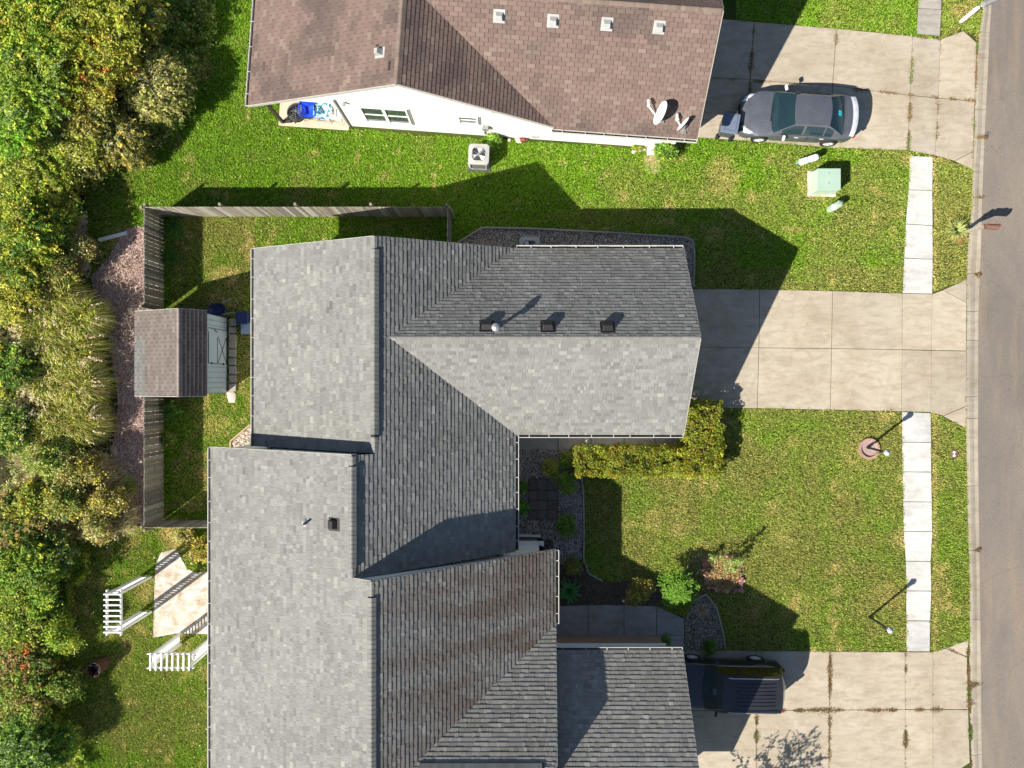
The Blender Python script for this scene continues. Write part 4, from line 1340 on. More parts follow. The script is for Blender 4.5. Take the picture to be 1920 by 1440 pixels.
# ------------------------------------------------------------------ air conditioners
M_ACPAINT = flat('ac_beige', (.38, .38, .36), .5, var=.05)
M_ACDARK = flat('ac_dark', (.02, .022, .03), .5)
M_FANBLADE = flat('fan_blade', (.72, .73, .75), .4)
def ac_unit(label, c, w=.82, h=.78, rot=0.0, seed=0):
    r = thing('air_conditioner', label, 'air conditioner', c, rot)
    m_ = MB().box((0, 0, .03), (w + .1, w + .14, .06)); m_.build('base_pad', r, flat('dark_pad', (.07, .07, .075), .8), local=True, bevel=.01)
    def rr(w_, rad, n=5):
        pts = []
        for cx, cy, a0 in ((1, 1, 0), (-1, 1, 90), (-1, -1, 180), (1, -1, 270)):
            for k in range(n):
                a = math.radians(a0 + 90 * k / (n - 1))
                pts.append((cx * (w_ / 2 - rad) + rad * math.cos(a), cy * (w_ / 2 - rad) + rad * math.sin(a)))
        return pts
    m_ = MB().prism(rr(w - .06, .1), .07, h - .06); m_.build('coil_core', r, M_ACDARK, local=True)
    m_ = MB(); m_.prism(rr(w, .14), .061, .12); m_.build('base_rim', r, M_ACPAINT, local=True)
    # louvred jacket
    for side in range(4):
        a = side * math.pi / 2
        R = Matrix.Rotation(a, 3, 'Z')
        for k in range(13):
            x = -w / 2 + .17 + (w - .34) * k / 12
            m_ = MB().box(R @ Vector((x, -(w / 2 - .006), h / 2)), (.014, .014, h - .2), R); m_.build('louvre', r, M_ACPAINT, local=True)
        m_ = MB().box(R @ Vector((w / 2 - .065, -(w / 2 - .045), h / 2)), (.14, .05, h - .16), R @ Matrix.Rotation(math.radians(45), 3, 'Z')); m_.build('corner_post', r, M_ACPAINT, local=True)
    # top plate with round opening
    out = rr(w, .14, 9); n = len(out); ro = w * .37
    inn = []
    for p in out:
        a = math.atan2(p[1], p[0]); inn.append((ro * math.cos(a), ro * math.sin(a)))
    m_ = MB(); V = [(x, y, h - .06) for x, y in out] + [(x, y, h) for x, y in out] + [(x, y, h + .025) for x, y in inn] + [(x, y, h - .12) for x, y in inn]
    F = []
    for i in range(n):
        j = (i + 1) % n
        F += [(i, j, n + j, n + i), (n + i, n + j, 2 * n + j, 2 * n + i), (2 * n + i, 2 * n + j, 3 * n + j, 3 * n + i)]
    m_.add(V, F); m_.build('top_plate', r, M_ACPAINT, local=True)
    m_ = MB().cyl((0, 0, h - .13), ro, .01, 28); m_.build('fan_well', r, M_ACDARK, local=True)
    for k in range(3):
        a = 2 * math.pi * k / 3 + seed
        m_ = MB(); pts = []
        rows = []
        for q in range(5):
            rr_ = .07 + (ro - .10) * q / 4
            wd = .50 + .22 * q / 4
            rows.append([(rr_ * math.cos(a + wd * s_), rr_ * math.sin(a + wd * s_), h - .035 + .03 * s_) for s_ in (-.6, 0, .6)])
        m_.grid(rows); m_.build('fan_blade', r, M_FANBLADE, local=True)
    m_ = MB().cyl((0, 0, h - .1), .07, .05, 16); m_.build('fan_hub', r, M_STEEL, local=True)
    m_ = MB()
    for k in range(2, 9, 2):
        rad = ro * k / 8.3
        m_.tube([(rad * math.cos(t_ * math.pi / 12), rad * math.sin(t_ * math.pi / 12), h + .03) for t_ in range(25)], .0028, 4, cap=False)
    for k in range(4):
        a = math.pi / 4 * k + .3; m_.beam((-ro * math.cos(a), -ro * math.sin(a), h + .028), (ro * math.cos(a), ro * math.sin(a), h + .028), .006, .006)
    m_.beam((-ro * .8, -ro * .62, h + .03), (ro * .8, ro * .62, h + .03), .022, .008)
    m_.build('guard', r, M_STEEL, local=True)
    m_ = MB(); m_.tube([(w / 2 - .05, w / 2 - .1, .3), (w / 2, w / 2 + .12, .3), (w / 2 - .02, w / 2 + .35, .3)], .022, 8); m_.build('refrigerant_line', r, M_STEEL, local=True)
    return r
ac_unit('beige air conditioner on a black pad against the white sided wall', W(897.5, 289, .78) - UP * .78, rot=-math.radians(2), seed=1.4)
ac_unit('air conditioner in the shaded gravel tucked under the grey roof eave', W(993, 463, .78) - UP * .78, seed=2.2)

# odds and ends against the neighbour's wall
for i, (x, y, r_, lab) in enumerate(((972, 263, (.16, .12), 'tan rock at the foot of the white wall'), (955, 263, (.09, .09), 'small white rock at the foot of the white wall'))):
    rock('stone', lab, 'stone', x, y, r_, M_PALEROCK, squash=.9, seed=70 + i)
bp_ = thing('brick_pile', 'small pile of dark red bricks at the foot of the white wall', 'bricks', G(982, 262))
for k in range(7):
    m_ = MB().box(G(975 + 4.6 * (k % 4), 258 + 5 * (k // 4) + random.uniform(-1, 1)) + UP * (.04 + .06 * (k % 2)), (.2, .1, .06), random.uniform(-.6, .6)); m_.build('brick', bp_, flat('red_brick', (.22, .08, .055), .9, var=.3, scale=7))
sp = tag(MB().prism(gp([(1212, 268), (1230, 270), (1229, 290), (1213, 292)]), 0, .08).build('splash_block', m=M_WHITE, bevel=.02), 'white concrete splash block below the wall by the bare patch', 'splash block')
sp2 = tag(MB().prism(gp([(1150, 261), (1160, 262), (1158, 270), (1148, 269)]), 0, .06).build('stone', m=M_PALEROCK, bevel=.02), 'flat pale stone beside the wall west of the splash block', 'stone')

# ------------------------------------------------------------------ porch furniture
def fold_chair(label, c, rot, seatm, backm, framem):
    r = thing('camp_chair', label, 'folding chair', c, rot, group='folding camp chairs on the porch')
    m_ = MB(); rows = []
    for i in range(5):
        u = i / 4; rows.append([(-.26 + .52 * u, y, .42 - .07 * math.sin(u * math.pi) + .03 * abs(y) * 4) for y in (-.24, -.08, .08, .24)])
    m_.grid(rows); rows2 = [[(x, y, z - .012) for x, y, z in row] for row in rows]; m_.grid(rows2); m_.build('seat', r, seatm, local=True, smooth=60)
    m_ = MB(); rows = []
    for i in range(5):
        u = i / 4; rows.append([(-.28 + .56 * v, .24 + .16 * u - .05 * math.sin(v * math.pi), .42 + .46 * u) for v in (0, .33, .66, 1)])
    m_.grid(rows); m_.grid([[(x, y + .012, z) for x, y, z in row] for row in rows]); m_.build('backrest', r, backm, local=True, smooth=60)
    for sx in (-1, 1):
        m_ = MB().tube([(sx * .29, -.26, .0), (sx * .29, .28, .44)], .011, 6); m_.build('leg', r, framem, local=True)
        m_ = MB().tube([(sx * .29, .30, .0), (sx * .29, -.24, .62), ], .011, 6); m_.build('leg', r, framem, local=True)
        m_ = MB().box((sx * .31, 0, .62), (.06, .5, .02)); m_.build('armrest', r, seatm, local=True)
        m_ = MB().tube([(sx * .29, .26, .3), (sx * .28, .42, .9)], .011, 6); m_.build('back_frame', r, framem, local=True)
    for y in (-.26, .28):
        m_ = MB().tube([(-.29, y, .02), (.29, y, .42)], .009, 6); m_.build('cross_bar', r, framem, local=True)
        m_ = MB().tube([(.29, y, .02), (-.29, y, .42)], .009, 6); m_.build('cross_bar', r, framem, local=True)
    return r
M_BLUEFAB = flat('blue_fabric', (.01, .06, .62), .6, var=.35, scale=9)
def m_splash():
    t = NT('patterned_fabric'); p_ = t.pos(); n_ = t.noise(p_, 7, 2, .5)
    return t.done(t.bsdf(base=t.ramp(n_, [(.40, (.02, .20, .34)), (.48, (.25, .60, .72)), (.54, (.78, .80, .80)), (.66, (.10, .35, .45))], 'CONSTANT'), rough=.7))
def m_whitebrown():
    t = NT('patterned_fabric'); p_ = t.pos(); n_ = t.noise(p_, 8, 2, .5)
    return t.done(t.bsdf(base=t.ramp(n_, [(.45, (.78, .77, .74)), (.52, (.30, .17, .12)), (.58, (.75, .74, .72))], 'CONSTANT'), rough=.7))
fold_chair('bright royal blue folding camp chair on the back porch', G(584, 216) + UP * .05, math.radians(5), M_BLUEFAB, M_BLUEFAB, M_STEEL)
fold_chair('teal and white patterned folding chair in the middle of the porch row', G(611, 219) + UP * .05, math.radians(-8), m_splash(), m_splash(), M_STEEL)
fold_chair('white and brown patterned folding chair next to the house corner', G(634, 221) + UP * .05, math.radians(-14), m_whitebrown(), m_whitebrown(), M_STEEL)
fp = thing('fire_pit', 'round black fire pit with mesh lid at the porch edge', 'fire pit', G(562, 218) + UP * .05)
m_ = MB().lathe([(0, .16), (.2, .2), (.34, .33), (.40, .36), (.40, .37), (.33, .35), (0, .2)], n=26); m_.build('bowl', fp, M_VENTBLK, local=True, smooth=40)
m_ = MB()
for k in range(1, 7):
    rr_ = .37 * math.cos(k * .24); z_ = .37 + .2 * math.sin(k * .24)
    m_.tube([(rr_ * math.cos(a * math.pi / 12), rr_ * math.sin(a * math.pi / 12), z_) for a in range(25)], .004, 4, cap=False)
for k in range(8):
    a = k * math.pi / 4
    m_.tube([(.38 * math.cos(j * .26) * math.cos(a), .38 * math.cos(j * .26) * math.sin(a), .37 + .2 * math.sin(j * .26)) for j in range(7)], .006, 4)
m_.build('mesh_lid', fp, M_STEEL, local=True)
for k in range(3):
    a = k * 2.1; m_ = MB().tube([(.25 * math.cos(a), .25 * math.sin(a), .25), (.36 * math.cos(a), .36 * math.sin(a), 0)], .014, 6); m_.build('leg', fp, M_VENTBLK, local=True)

# ------------------------------------------------------------------ utilities on the upper front lawn
M_UGREEN = flat('utility_green', (.33, .45, .37), .5, var=.06, scale=2)
M_UGREEN_L = flat('utility_green_pale', (.42, .52, .42), .5, var=.05, scale=2)
tb = thing('transformer_box', 'large pale green utility transformer cabinet on the upper lawn', 'utility box', G(1537, 346))
a0, a1, b0, b1 = 1516, 1562, 325, 366
m_ = MB(); h = .72
P = gp([(a0, b1), (a1, b1), (a1, b0), (a0, b0)]); Q = gp([(a0 + 3, b1 - 2), (a1 - 1, b1 - 2), (a1 - 1, b0 + 1), (a0 + 3, b0 + 1)])
m_.add([(x, y, 0) for x, y in P] + [(x, y, h) for x, y in Q], [(0, 1, 5, 4), (1, 2, 6, 5), (2, 3, 7, 6), (3, 0, 4, 7), (4, 5, 6, 7)]); m_.build('cabinet', tb, M_UGREEN_L, bevel=.02)
m_ = MB(); c = G((a0 + a1) / 2 + 1, (b0 + b1) / 2 - .5); m_.box((c.x, c.y, h + .016), ((a1 - a0) / PPM - .06, (b1 - b0) / PPM - .04, .03)); m_.build('lid', tb, M_UGREEN, bevel=.012)
m_ = MB(); m_.box((c.x, c.y - .16, h + .035), (.04, .07, .01)); m_.box((c.x, c.y + .25, h + .035), (.04, .07, .01)); m_.build('lifting_eye', tb, M_METERGREY)
m_ = MB(); m_.box((c.x, c.y, .02), ((a1 - a0) / PPM + .16, (b1 - b0) / PPM + .16, .05)); m_.build('pad', tb, M_SLAB)
ped = thing('utility_pedestal', 'small pale green six sided cable pedestal beside the transformer cabinet', 'utility box', G(1560, 390), math.radians(30))
m_ = MB(); hexa = [(.30, .0), (.17, .14), (-.17, .14), (-.30, 0), (-.17, -.14), (.17, -.14)]
m_.add([(x * .9, y * .9, 0) for x, y in hexa] + [(x, y, .5) for x, y in hexa] + [(x * .55, y * .4, .6) for x, y in hexa], [(i, (i + 1) % 6, 6 + (i + 1) % 6, 6 + i) for i in range(6)] + [(6 + i, 6 + (i + 1) % 6, 12 + (i + 1) % 6, 12 + i) for i in range(6)] + [tuple(range(12, 18))])
m_.build('shell', ped, M_UGREEN_L, local=True, bevel=.015)
m_ = MB().box((0, 0, .62), (.1, .06, .03)); m_.build('cap', ped, M_UGREEN, local=True)
wp = thing('cable_marker', 'leaning white cable marker post with a dark band and blue foot', 'marker post', G(1494, 306))
a_, b_ = G(1494, 306, .0), W(1535, 293, .62)
ax = (b_ - a_)
m_ = MB().tube([a_ + ax * .0, a_ + ax * .1, a_ + ax * .14], [.05, .06, .08], 10); m_.build('foot', wp, flat('blue_plastic', (.05, .30, .45), .4), smooth=40)
m_ = MB().tube([a_ + ax * .12, a_ + ax * .16, a_ + ax * .52], [.08, .13, .13], 14); m_.build('lower_barrel', wp, M_WHITE, smooth=40)
m_ = MB().tube([a_ + ax * .52, a_ + ax * .56], .118, 14); m_.build('band', wp, M_VENTBLK, smooth=40)
m_ = MB().tube([a_ + ax * .56, a_ + ax * .93, a_ + ax * 1.0], [.13, .13, .07], 14); m_.build('upper_barrel', wp, M_WHITE, smooth=40)

# wheeled bin
bn = thing('wheeled_bin', 'dark grey wheeled rubbish bin standing between the house and the silver sedan', 'bin', W(1370, 231, 1.0) - UP * 1.0, math.radians(-10))
M_BIN = flat('bin_plastic', (.075, .085, .10), .5)
M_BINLID = flat('bin_lid', (.14, .17, .24), .38, var=.05)
m_ = MB(); w0, d0, w1, d1 = .46, .50, .62, .74
m_.add([(-w0 / 2, -d0 / 2, .06), (w0 / 2, -d0 / 2, .06), (w0 / 2, d0 / 2, .06), (-w0 / 2, d0 / 2, .06), (-w1 / 2, -d1 / 2, .96), (w1 / 2, -d1 / 2, .96), (w1 / 2, d1 / 2, .96), (-w1 / 2, d1 / 2, .96)],
       [(0, 3, 2, 1), (4, 5, 6, 7), (0, 1, 5, 4), (1, 2, 6, 5), (2, 3, 7, 6), (3, 0, 4, 7)]); m_.build('body', bn, M_BIN, local=True, bevel=.035)
m_ = MB(); m_.box((0, 0, .99), (w1 + .06, d1 + .06, .045)); lid = m_.build('lid', bn, M_BINLID, local=True, bevel=.02)
m_ = MB()
for x in (-.22, .22): m_.box((x, .0, 1.02), (.03, d1 - .08, .025))
for y in (-.3, .02, .3): m_.box((0, y, 1.021), (w1 - .1, .02, .02))
m_.build('lid_rib', lid, M_BINLID, local=True)
for x in (-.27, .27):
    m_ = MB().lathe([(.05, -.03), (.12, -.03), (.12, .03), (.05, .03)], (x, -.30, .12), 16, Matrix.Rotation(math.pi / 2, 3, 'Y')); m_.build('wheel', bn, M_RUBBER, local=True)
m_ = MB().tube([(-.24, d1 / 2 + .02, .93), (-.24, d1 / 2 + .08, .96), (.24, d1 / 2 + .08, .96), (.24, d1 / 2 + .02, .93)], .016, 8); m_.build('handle', bn, M_BIN, local=True)

# mailboxes
mbx = thing('mailbox', 'brown rounded mailbox on a leaning wooden post beside the spiky plant', 'mailbox', G(1801, 438))
M_POST = flat('grey_post_wood', (.30, .26, .21), .85, var=.25, scale=14)
M_MBOX = flat('brown_mailbox', (.17, .085, .06), .5, var=.15)
base = G(1801, 438, -.02); top = G(1806, 436.5, 1.02)
m_ = MB().beam(base, top + UP * .22, .1, .1, up=(0, 1, 0)); m_.build('post', mbx, M_POST)
m_ = MB().beam(G(1800, 437, .98), G(1830, 435.5, .98), .09, .07); m_.build('arm', mbx, M_POST)
m_ = MB().beam(G(1803, 437.4, .55), G(1820, 436.4, .95), .06, .06); m_.build('brace', mbx, M_POST)
def arch_box(parent, c, L, w, h, rot, mat, name):
    m_ = MB(); pr = [(-w / 2, 0), (w / 2, 0), (w / 2, h * .5)] + [(w / 2 * math.cos(a), h * .5 + h * .5 * math.sin(a)) for a in (math.pi * k / 8 for k in range(1, 8))] + [(-w / 2, h * .5)]
    R = Matrix.Rotation(rot, 3, 'Z'); n = len(pr)
    A = [c + R @ Vector((-L / 2, y, z)) for y, z in pr]; B = [c + R @ Vector((L / 2, y, z)) for y, z in pr]
    m_.add(A + B, [tuple(range(n))[::-1], tuple(range(n, 2 * n))] + [(i, (i + 1) % n, n + (i + 1) % n, n + i) for i in range(n)])
    return m_.build(name, parent, mat, smooth=50)
arch_box(mbx, G(1827, 435.6, 1.02), .50, .2, .24, math.radians(-4), M_MBOX, 'box')
arch_box(mbx, G(1839.5, 436.2, 1.015), .025, .22, .26, math.radians(-4), flat('mailbox_door', (.24, .15, .12), .5), 'door')
m_ = MB().box(G(1832, 431.2, 1.2), (.16, .012, .04)); m_.build('flag', mbx, flat('flag_red', (.35, .04, .03), .5))
mb2 = thing('mailbox', 'grey mailbox on a white post at the top edge of the street', 'mailbox', G(1801, 40))
m_ = MB().beam(G(1801, 41, 0), G(1801, 41, 1.2), .1, .1, up=(0, 1, 0)); m_.build('post', mb2, M_WHITE)
m_ = MB().beam(G(1797, 41, 1.0), G(1822, 29, 1.0), .08, .08); m_.build('arm', mb2, M_WHITE)
arch_box(mb2, G(1822, 30, 1.05), .52, .2, .24, math.radians(24), M_METERGREY, 'box')

# yard lamps
M_LAMPBLK = flat('lamp_black', (.02, .02, .022), .4)
M_LAMPGLASS = flat('lamp_glass', (.40, .42, .44), .15, spec=.6)
def yard_lamp(label, base, top):
    r = thing('yard_lamp', label, 'lamp post', base, group='black yard lamps on the front lawn')
    a, b = base, top
    d = (b - a).normalized()
    m_ = MB().tube([a - UP * .05, a + d * .25, a + d * .27, b - d * .34], [.065, .06, .048, .045], 10); m_.build('pole', r, M_LAMPBLK, smooth=40)
    q = d.to_track_quat('Z', 'Y').to_matrix()
    if True:
        c_ = a + (b - a) * .72; m_ = MB().tube([c_ + q @ Vector((0, -.22, 0)), c_ + q @ Vector((0, .22, 0))], .012, 6); m_.build('ladder_bar', r, M_LAMPBLK)
    m_ = MB().lathe([(.04, -.36), (.09, -.32), (.09, -.30)], b, 6, q); m_.build('lamp_base', r, M_LAMPBLK)
    m_ = MB().lathe([(.075, -.30), (.115, -.08)], b, 6, q); m_.build('lamp_glass', r, M_LAMPGLASS)
    m_ = MB().lathe([(.135, -.08), (.12, -.06), (.05, .02), (.0, .05)], b, 6, q); m_.build('lamp_roof', r, flat('lamp_roof_pale', (.35, .38, .42), .4))
    return r
L1b = G(1626, 838.5); L2b = G(1630, 1156.5)
yard_lamp('black yard lamp standing in the round brick ring', L1b, W(1665, 849.5, 2.0))
yard_lamp('black yard lamp standing in plain grass near the lower driveway', L2b, W(1671, 1183, 2.0))
ring = thing('brick_ring', 'round ring of tan edging bricks round the upper yard lamp', 'planter ring', G(1628, 841))
for k in range(20):
    a = 2 * math.pi * k / 20
    c = G(1628 + 17.5 * math.cos(a), 841 + 17.5 * math.sin(a)); m_ = MB().box(c + UP * .06, (.1, .115, .13), -a); m_.build('brick', ring, random.choice([flat('tan_brick', (.33, .21, .15), .9, var=.3, scale=8), flat('pink_brick', (.36, .22, .19), .9, var=.2, scale=8)]), bevel=.008)
m_ = MB().cyl(G(1628, 841, .0), .34, .05, 24); m_.build('soil', ring, M_MULCH)
NOGRASS.append([(1628 + 19 * math.cos(a * .5), 841 + 19 * math.sin(a * .5)) for a in range(13)])
# two white cleanout caps in a brown ring
cw = thing('cleanout', 'brown ground ring with two white pipe caps in the street verge', 'cleanout', G(1788, 851))
m_ = MB().cyl(G(1788, 851, -.01), .17, .035, 24); m_.build('ring', cw, flat('ring_brown', (.16, .08, .06), .9, var=.4, scale=14))
for dy in (-3, 3):
    m_ = MB().cyl(G(1788, 851 + dy, .02), .05, .03, 14); m_.build('cap', cw, M_WHITE)
NOGRASS.append([(1788 + 9 * math.cos(a * .5), 851 + 9 * math.sin(a * .5)) for a in range(13)])

# brick paver rectangle by the grey house
pv = thing('paver_patio', 'small dark paver rectangle in the gravel by the long grey roof', 'paving', G(1019, 936))
xs, ys = [991, 1008, 1026, 1046], [898, 919, 938, 956, 974]
for i in range(3):
    for j in range(4):
        m_ = MB().prism(gp([(xs[i] + .5, ys[j] + .5), (xs[i + 1] - .5, ys[j] + .5), (xs[i + 1] - .5, ys[j + 1] - .5), (xs[i] + .5, ys[j + 1] - .5)]), 0, .05 + random.uniform(-.008, .008))
        m_.build('paver', pv, flat(('paver_dark', 'paver_brown', 'paver_grey')[(i * 2 + j) % 3], ((.12, .09, .075), (.15, .11, .09), (.13, .115, .105))[(i * 2 + j) % 3], .9, var=.25, scale=10, bump=.4), bevel=.01)
# edging of the gravel beds
M_EDGE = flat('edging_timber', (.42, .30, .20), .9, var=.2, scale=10)
def edging(label, pts, w=.06, h=.09, mat=M_EDGE):
    r = thing('bed_edging', label, 'edging', G(*pts[len(pts) // 2]))
    for a, b in zip(pts, pts[1:]):
        m_ = MB().beam(G(a[0], a[1], h / 2 + .002), G(b[0], b[1], h / 2 + .002), w, h); m_.build('edging_board', r, mat)
edging('tan timber edging of the gravel corner behind the grey house', [(433, 850), (433, 827), (470, 796)])
edging('grey stone edging along the gravel strip north of the grey house', [(858, 455), (905, 427), (1000, 429), (1140, 436), (1280, 445), (1299, 451), (1302, 480), (1300, 538)], mat=M_OLDWALK)
edging('stone edging between the front gravel bed and the lawn', [(1078, 866), (1090, 884), (1094, 930), (1095, 1000), (1094, 1048), (1104, 1075), (1130, 1089)], mat=M_OLDWALK, h=.06)
edging('stone edging of the pebble bed beside the lower footpath', [(1300, 1126), (1323, 1114), (1342, 1136), (1354, 1180), (1360, 1214)], mat=M_OLDWALK, h=.06)
# solar light
so = thing('path_light', 'small white path light among the shaded shrubs by the footpath', 'path light', G(1166, 1122))
m_ = MB().cyl((0, 0, 0), .015, .3, 8); m_.build('stake', so, M_STEEL, local=True)
m_ = MB().lathe([(0, .42), (.05, .41), (.06, .36), (.05, .30), (.03, .29)], n=12); m_.build('lamp_head', so, M_LAMPGLASS, local=True)
# red stones round the rose bed
M_RED = [flat('red_stone', (.40, .16, .13), .85, var=.2, scale=8), flat('pink_stone', (.46, .25, .21), .85, var=.2, scale=8), flat('plum_stone', (.24, .12, .13), .85, var=.2, scale=8)]
rs = thing('stone_border', 'ring of loose red edging stones round the dry flower bed', 'stone border', G(1355, 1075))
spots = [(1322 + random.uniform(-4, 4), 1050 + 3.4 * k + random.uniform(-2, 2)) for k in range(12)] + [(1331 + random.uniform(-4, 4), 1042 + 5 * k) for k in range(4)]
spots += [(1328 + 7 * k, 1100 + 1.2 * k + random.uniform(-1, 1)) for k in range(6)] + [(1372 + random.uniform(0, 20), 1082 + random.uniform(0, 26)) for k in range(11)] + [(1357 + random.uniform(-6, 9), 1058 + random.uniform(-3, 5)) for k in range(3)]
for (sx, sy) in spots:
    a = random.uniform(0, 3.1)
    c = G(sx, sy)
    m_ = MB().box(c + UP * random.uniform(.05, .11), (random.uniform(.12, .24), random.uniform(.10, .16), .08), Matrix.Rotation(-a + random.uniform(-.5, .5), 3, 'Z') @ Matrix.Rotation(random.uniform(-.3, .3), 3, 'X')); m_.build('stone', rs, random.choice(M_RED), bevel=.015)
# ================================================================== vehicles
def m_paint(name, base, metal=.6, rough=.35):
    t = NT(name)
    n_ = t.noise(t.pos(), 2.5, 4, .6)
    c = t.ramp(n_, [(.3, tuple(x * .9 for x in base)), (.7, tuple(x * 1.1 for x in base))])
    r = t.ramp(n_, [(.3, (rough,) * 3), (.7, (rough + .12,) * 3)])
    return t.done(t.bsdf(base=c, metal=metal, rough=r, coat=.6, coatr=.08))
def m_carglass(name, base, tint, k):
    t = NT(name)
    b = t.bsdf(base=base, rough=.05, spec=.8)
    tr = t.n('ShaderNodeBsdfTransparent', {'Color': (*tint, 1)}).outputs[0]
    return t.done(t.n('ShaderNodeMixShader', {0: k, 1: b, 2: tr}).outputs[0])
M_CGLASS = m_carglass('car_glass', (.02, .05, .068), (.6, .74, .78), .5)
M_SEAT = flat('seat_cloth', (.20, .20, .19), .8)
M_DARKTRIM = flat('dark_trim', (.015, .015, .016), .45)
M_LAMPCLEAR = flat('headlamp_lens', (.62, .64, .66), .12, spec=.8)
M_TAIL = flat('tail_lens', (.35, .012, .01), .15, spec=.7)

def patch(A, B, n):
    """quad strip rows between two equal-length curves with optional bulge function"""
    return [[A[j].lerp(B[j], i / n) for j in range(len(A))] for i in range(n + 1)]

def car(root, spec, paint):
    """front faces -x; local axes, ground at z=0"""
    L, wd = spec['L'], spec['w'] / 2
    # body: stations along x with (x, half width, belt height, centre height, sill height)
    st = spec['stations']
    NX = 49
    x0s, x1s = spec.get('span', (-L / 2, L / 2))
    xs = [x0s + (x1s - x0s) * i / (NX - 1) for i in range(NX)]
    def interp(x, k):
        for a, b in zip(st, st[1:]):
            if a[0] <= x <= b[0]:
                t = (x - a[0]) / (b[0] - a[0]); t = t * t * (3 - 2 * t) * .5 + t * .5
                return a[k] + (b[k] - a[k]) * t
        return st[-1][k] if x > st[-1][0] else st[0][k]
    rows = []
    for x in xs:
        w_, zb, zc, zs = interp(x, 1), interp(x, 2), interp(x, 3), interp(x, 4)
        arch = 0
        for ax_ in spec['axles']:
            d = abs(x - ax_)
            if d < spec['wr'] + .06:
                arch = max(arch, math.sqrt(max(0, (spec['wr'] + .06) ** 2 - d * d)) + spec['wr'])
        low = max(zs, arch if arch else 0)
        low = min(low, zb - .12)
        half = [(w_ * .86, low), (w_ * .985, low + .004), (w_ * 1.0, low + (zb - low) * .45), (w_ * .985, low + (zb - low) * .75), (w_ * .95, zb - .03), (w_ * .90, zb), (w_ * .78, zb + (zc - zb) * .45), (w_ * .5, zb + (zc - zb) * .85), (w_ * .22, zc * 1.0), (0, zc)]
        full = [(y, z) for y, z in half] + [(-y, z) for y, z in half[::-1][1:]]
        rows.append([Vector((x, y, z)) for y, z in full])
    m_ = MB(); m_.grid(rows)
    m = len(rows[0])
    for rr_ in (rows[0], rows[-1]):
        m_.add(rr_, [tuple(range(m))])
    o = m_.build('body', root, paint, smooth=35, local=True)
    bmx = bmesh.new(); bmx.from_mesh(o.data); bmesh.ops.remove_doubles(bmx, verts=bmx.verts, dist=1e-5); bmesh.ops.recalc_face_normals(bmx, faces=bmx.faces); bmx.to_mesh(o.data); bmx.free()
    ss = o.modifiers.new('smooth', 'SUBSURF'); ss.levels = 1; ss.render_levels = 1
    m_ = MB(); m_.box(((x0s + x1s) / 2, 0, .28), (x1s - x0s - .3, wd * 1.66, .25)); m_.build('underbody', root, M_DARKTRIM, local=True)
    # cabin
    c = spec['cabin']   # ws: windshield base, rs: roof start, re: roof end, rb: rear window base; heights and half widths
    def arc(x, w_, z, bow, crown=0.0, n=13):
        return [Vector((x + bow * (1 - (2 * j / (n - 1) - 1) ** 2) , w_ * (2 * j / (n - 1) - 1), z + crown * (1 - (2 * j / (n - 1) - 1) ** 2))) for j in range(n)]
    zt_, zbl = c['zt'], c['zb']
    A = arc(c['ws'], c['wb'] * .95, zbl, -.13)
    B = arc(c['rs'], c['wt'], zt_ - .03, -.06, .035)
    C = arc(c['re'], c['wt'] * .98, zt_ - .045, .06, .035)
    D = arc(c['rb'], c['wb'] * .92, c['zr'], .12)
    def curved(P, Q, n, bulge):
        rws = patch(P, Q, n)
        for i, rw in enumerate(rws):
            k = bulge * math.sin(math.pi * i / n)
            for v in rw: v.z += k
        return rws
    # roof skin with side rails down to the belt
    m_ = MB(); rr_ = curved(B, C, 10, .035); m_.grid(rr_); roof = m_.build('roof', root, paint, smooth=50, local=True)
    m_ = MB(); m_.grid(curved(A, B, 6, .03)); m_.build('windshield', root, M_CGLASS, smooth=60, local=True)
    m_ = MB(); m_.grid(curved(C, D, 6, .03)); m_.build('rear_window', root, M_CGLASS, smooth=60, local=True)
    for s_ in (-1, 1):
        j = 0 if s_ < 0 else 12
        topline = [A[j]] + [A[j].lerp(B[j], t) + UP * .03 * math.sin(math.pi * t) for t in (.33, .66)] + [r__[j] for r__ in rr_] + [C[j].lerp(D[j], t) + UP * .03 * math.sin(math.pi * t) for t in (.33, .66)] + [D[j]]
        x0_, x1_ = A[j].x, D[j].x
        n_ = len(topline)
        bot = [Vector((x0_ + (x1_ - x0_) * k / (n_ - 1), s_ * c['wb'] * 1.02, zbl - .04)) for k in range(n_)]
        for k in range(n_): bot[k].x = topline[k].x
        bot = [Vector((b_.x, s_ * c['wb'] * 1.0, zbl - .06)) for b_ in bot]
        m_ = MB(); m_.grid([topline, [t_.lerp(b_, .5) + Vector((0, s_ * .02, 0)) for t_, b_ in zip(topline, bot)], bot]); m_.build('cabin_side', root, paint, smooth=60, local=True)
        # windows set a little proud of the cabin side
        def side_at(x, f):
            for a_, b_ in zip(range(n_ - 1), range(1, n_)):
                if topline[a_].x <= x <= topline[b_].x:
                    t = (x - topline[a_].x) / (topline[b_].x - topline[a_].x)
                    T = topline[a_].lerp(topline[b_], t); Bt = bot[a_].lerp(bot[b_], t)
                    M_ = T.lerp(Bt, .5) + Vector((0, s_ * .02, 0))
                    P_ = T.lerp(M_, f * 2) if f < .5 else M_.lerp(Bt, f * 2 - 1)
                    return P_ + Vector((0, s_ * .007, .004))
            return None
        for (xa, xb) in c['windows']:
            rws = []
            for k in range(7):
                x = xa + (xb - xa) * k / 6
                rws.append([side_at(x, f) for f in (.14, .32, .5, .68, .84)])
            if all(all(v is not None for v in rw) for rw in rws):
                m_ = MB(); m_.grid(rws); m_.build('side_window', root, spec.get('sideglass', M_CGLASS), smooth=60, local=True)
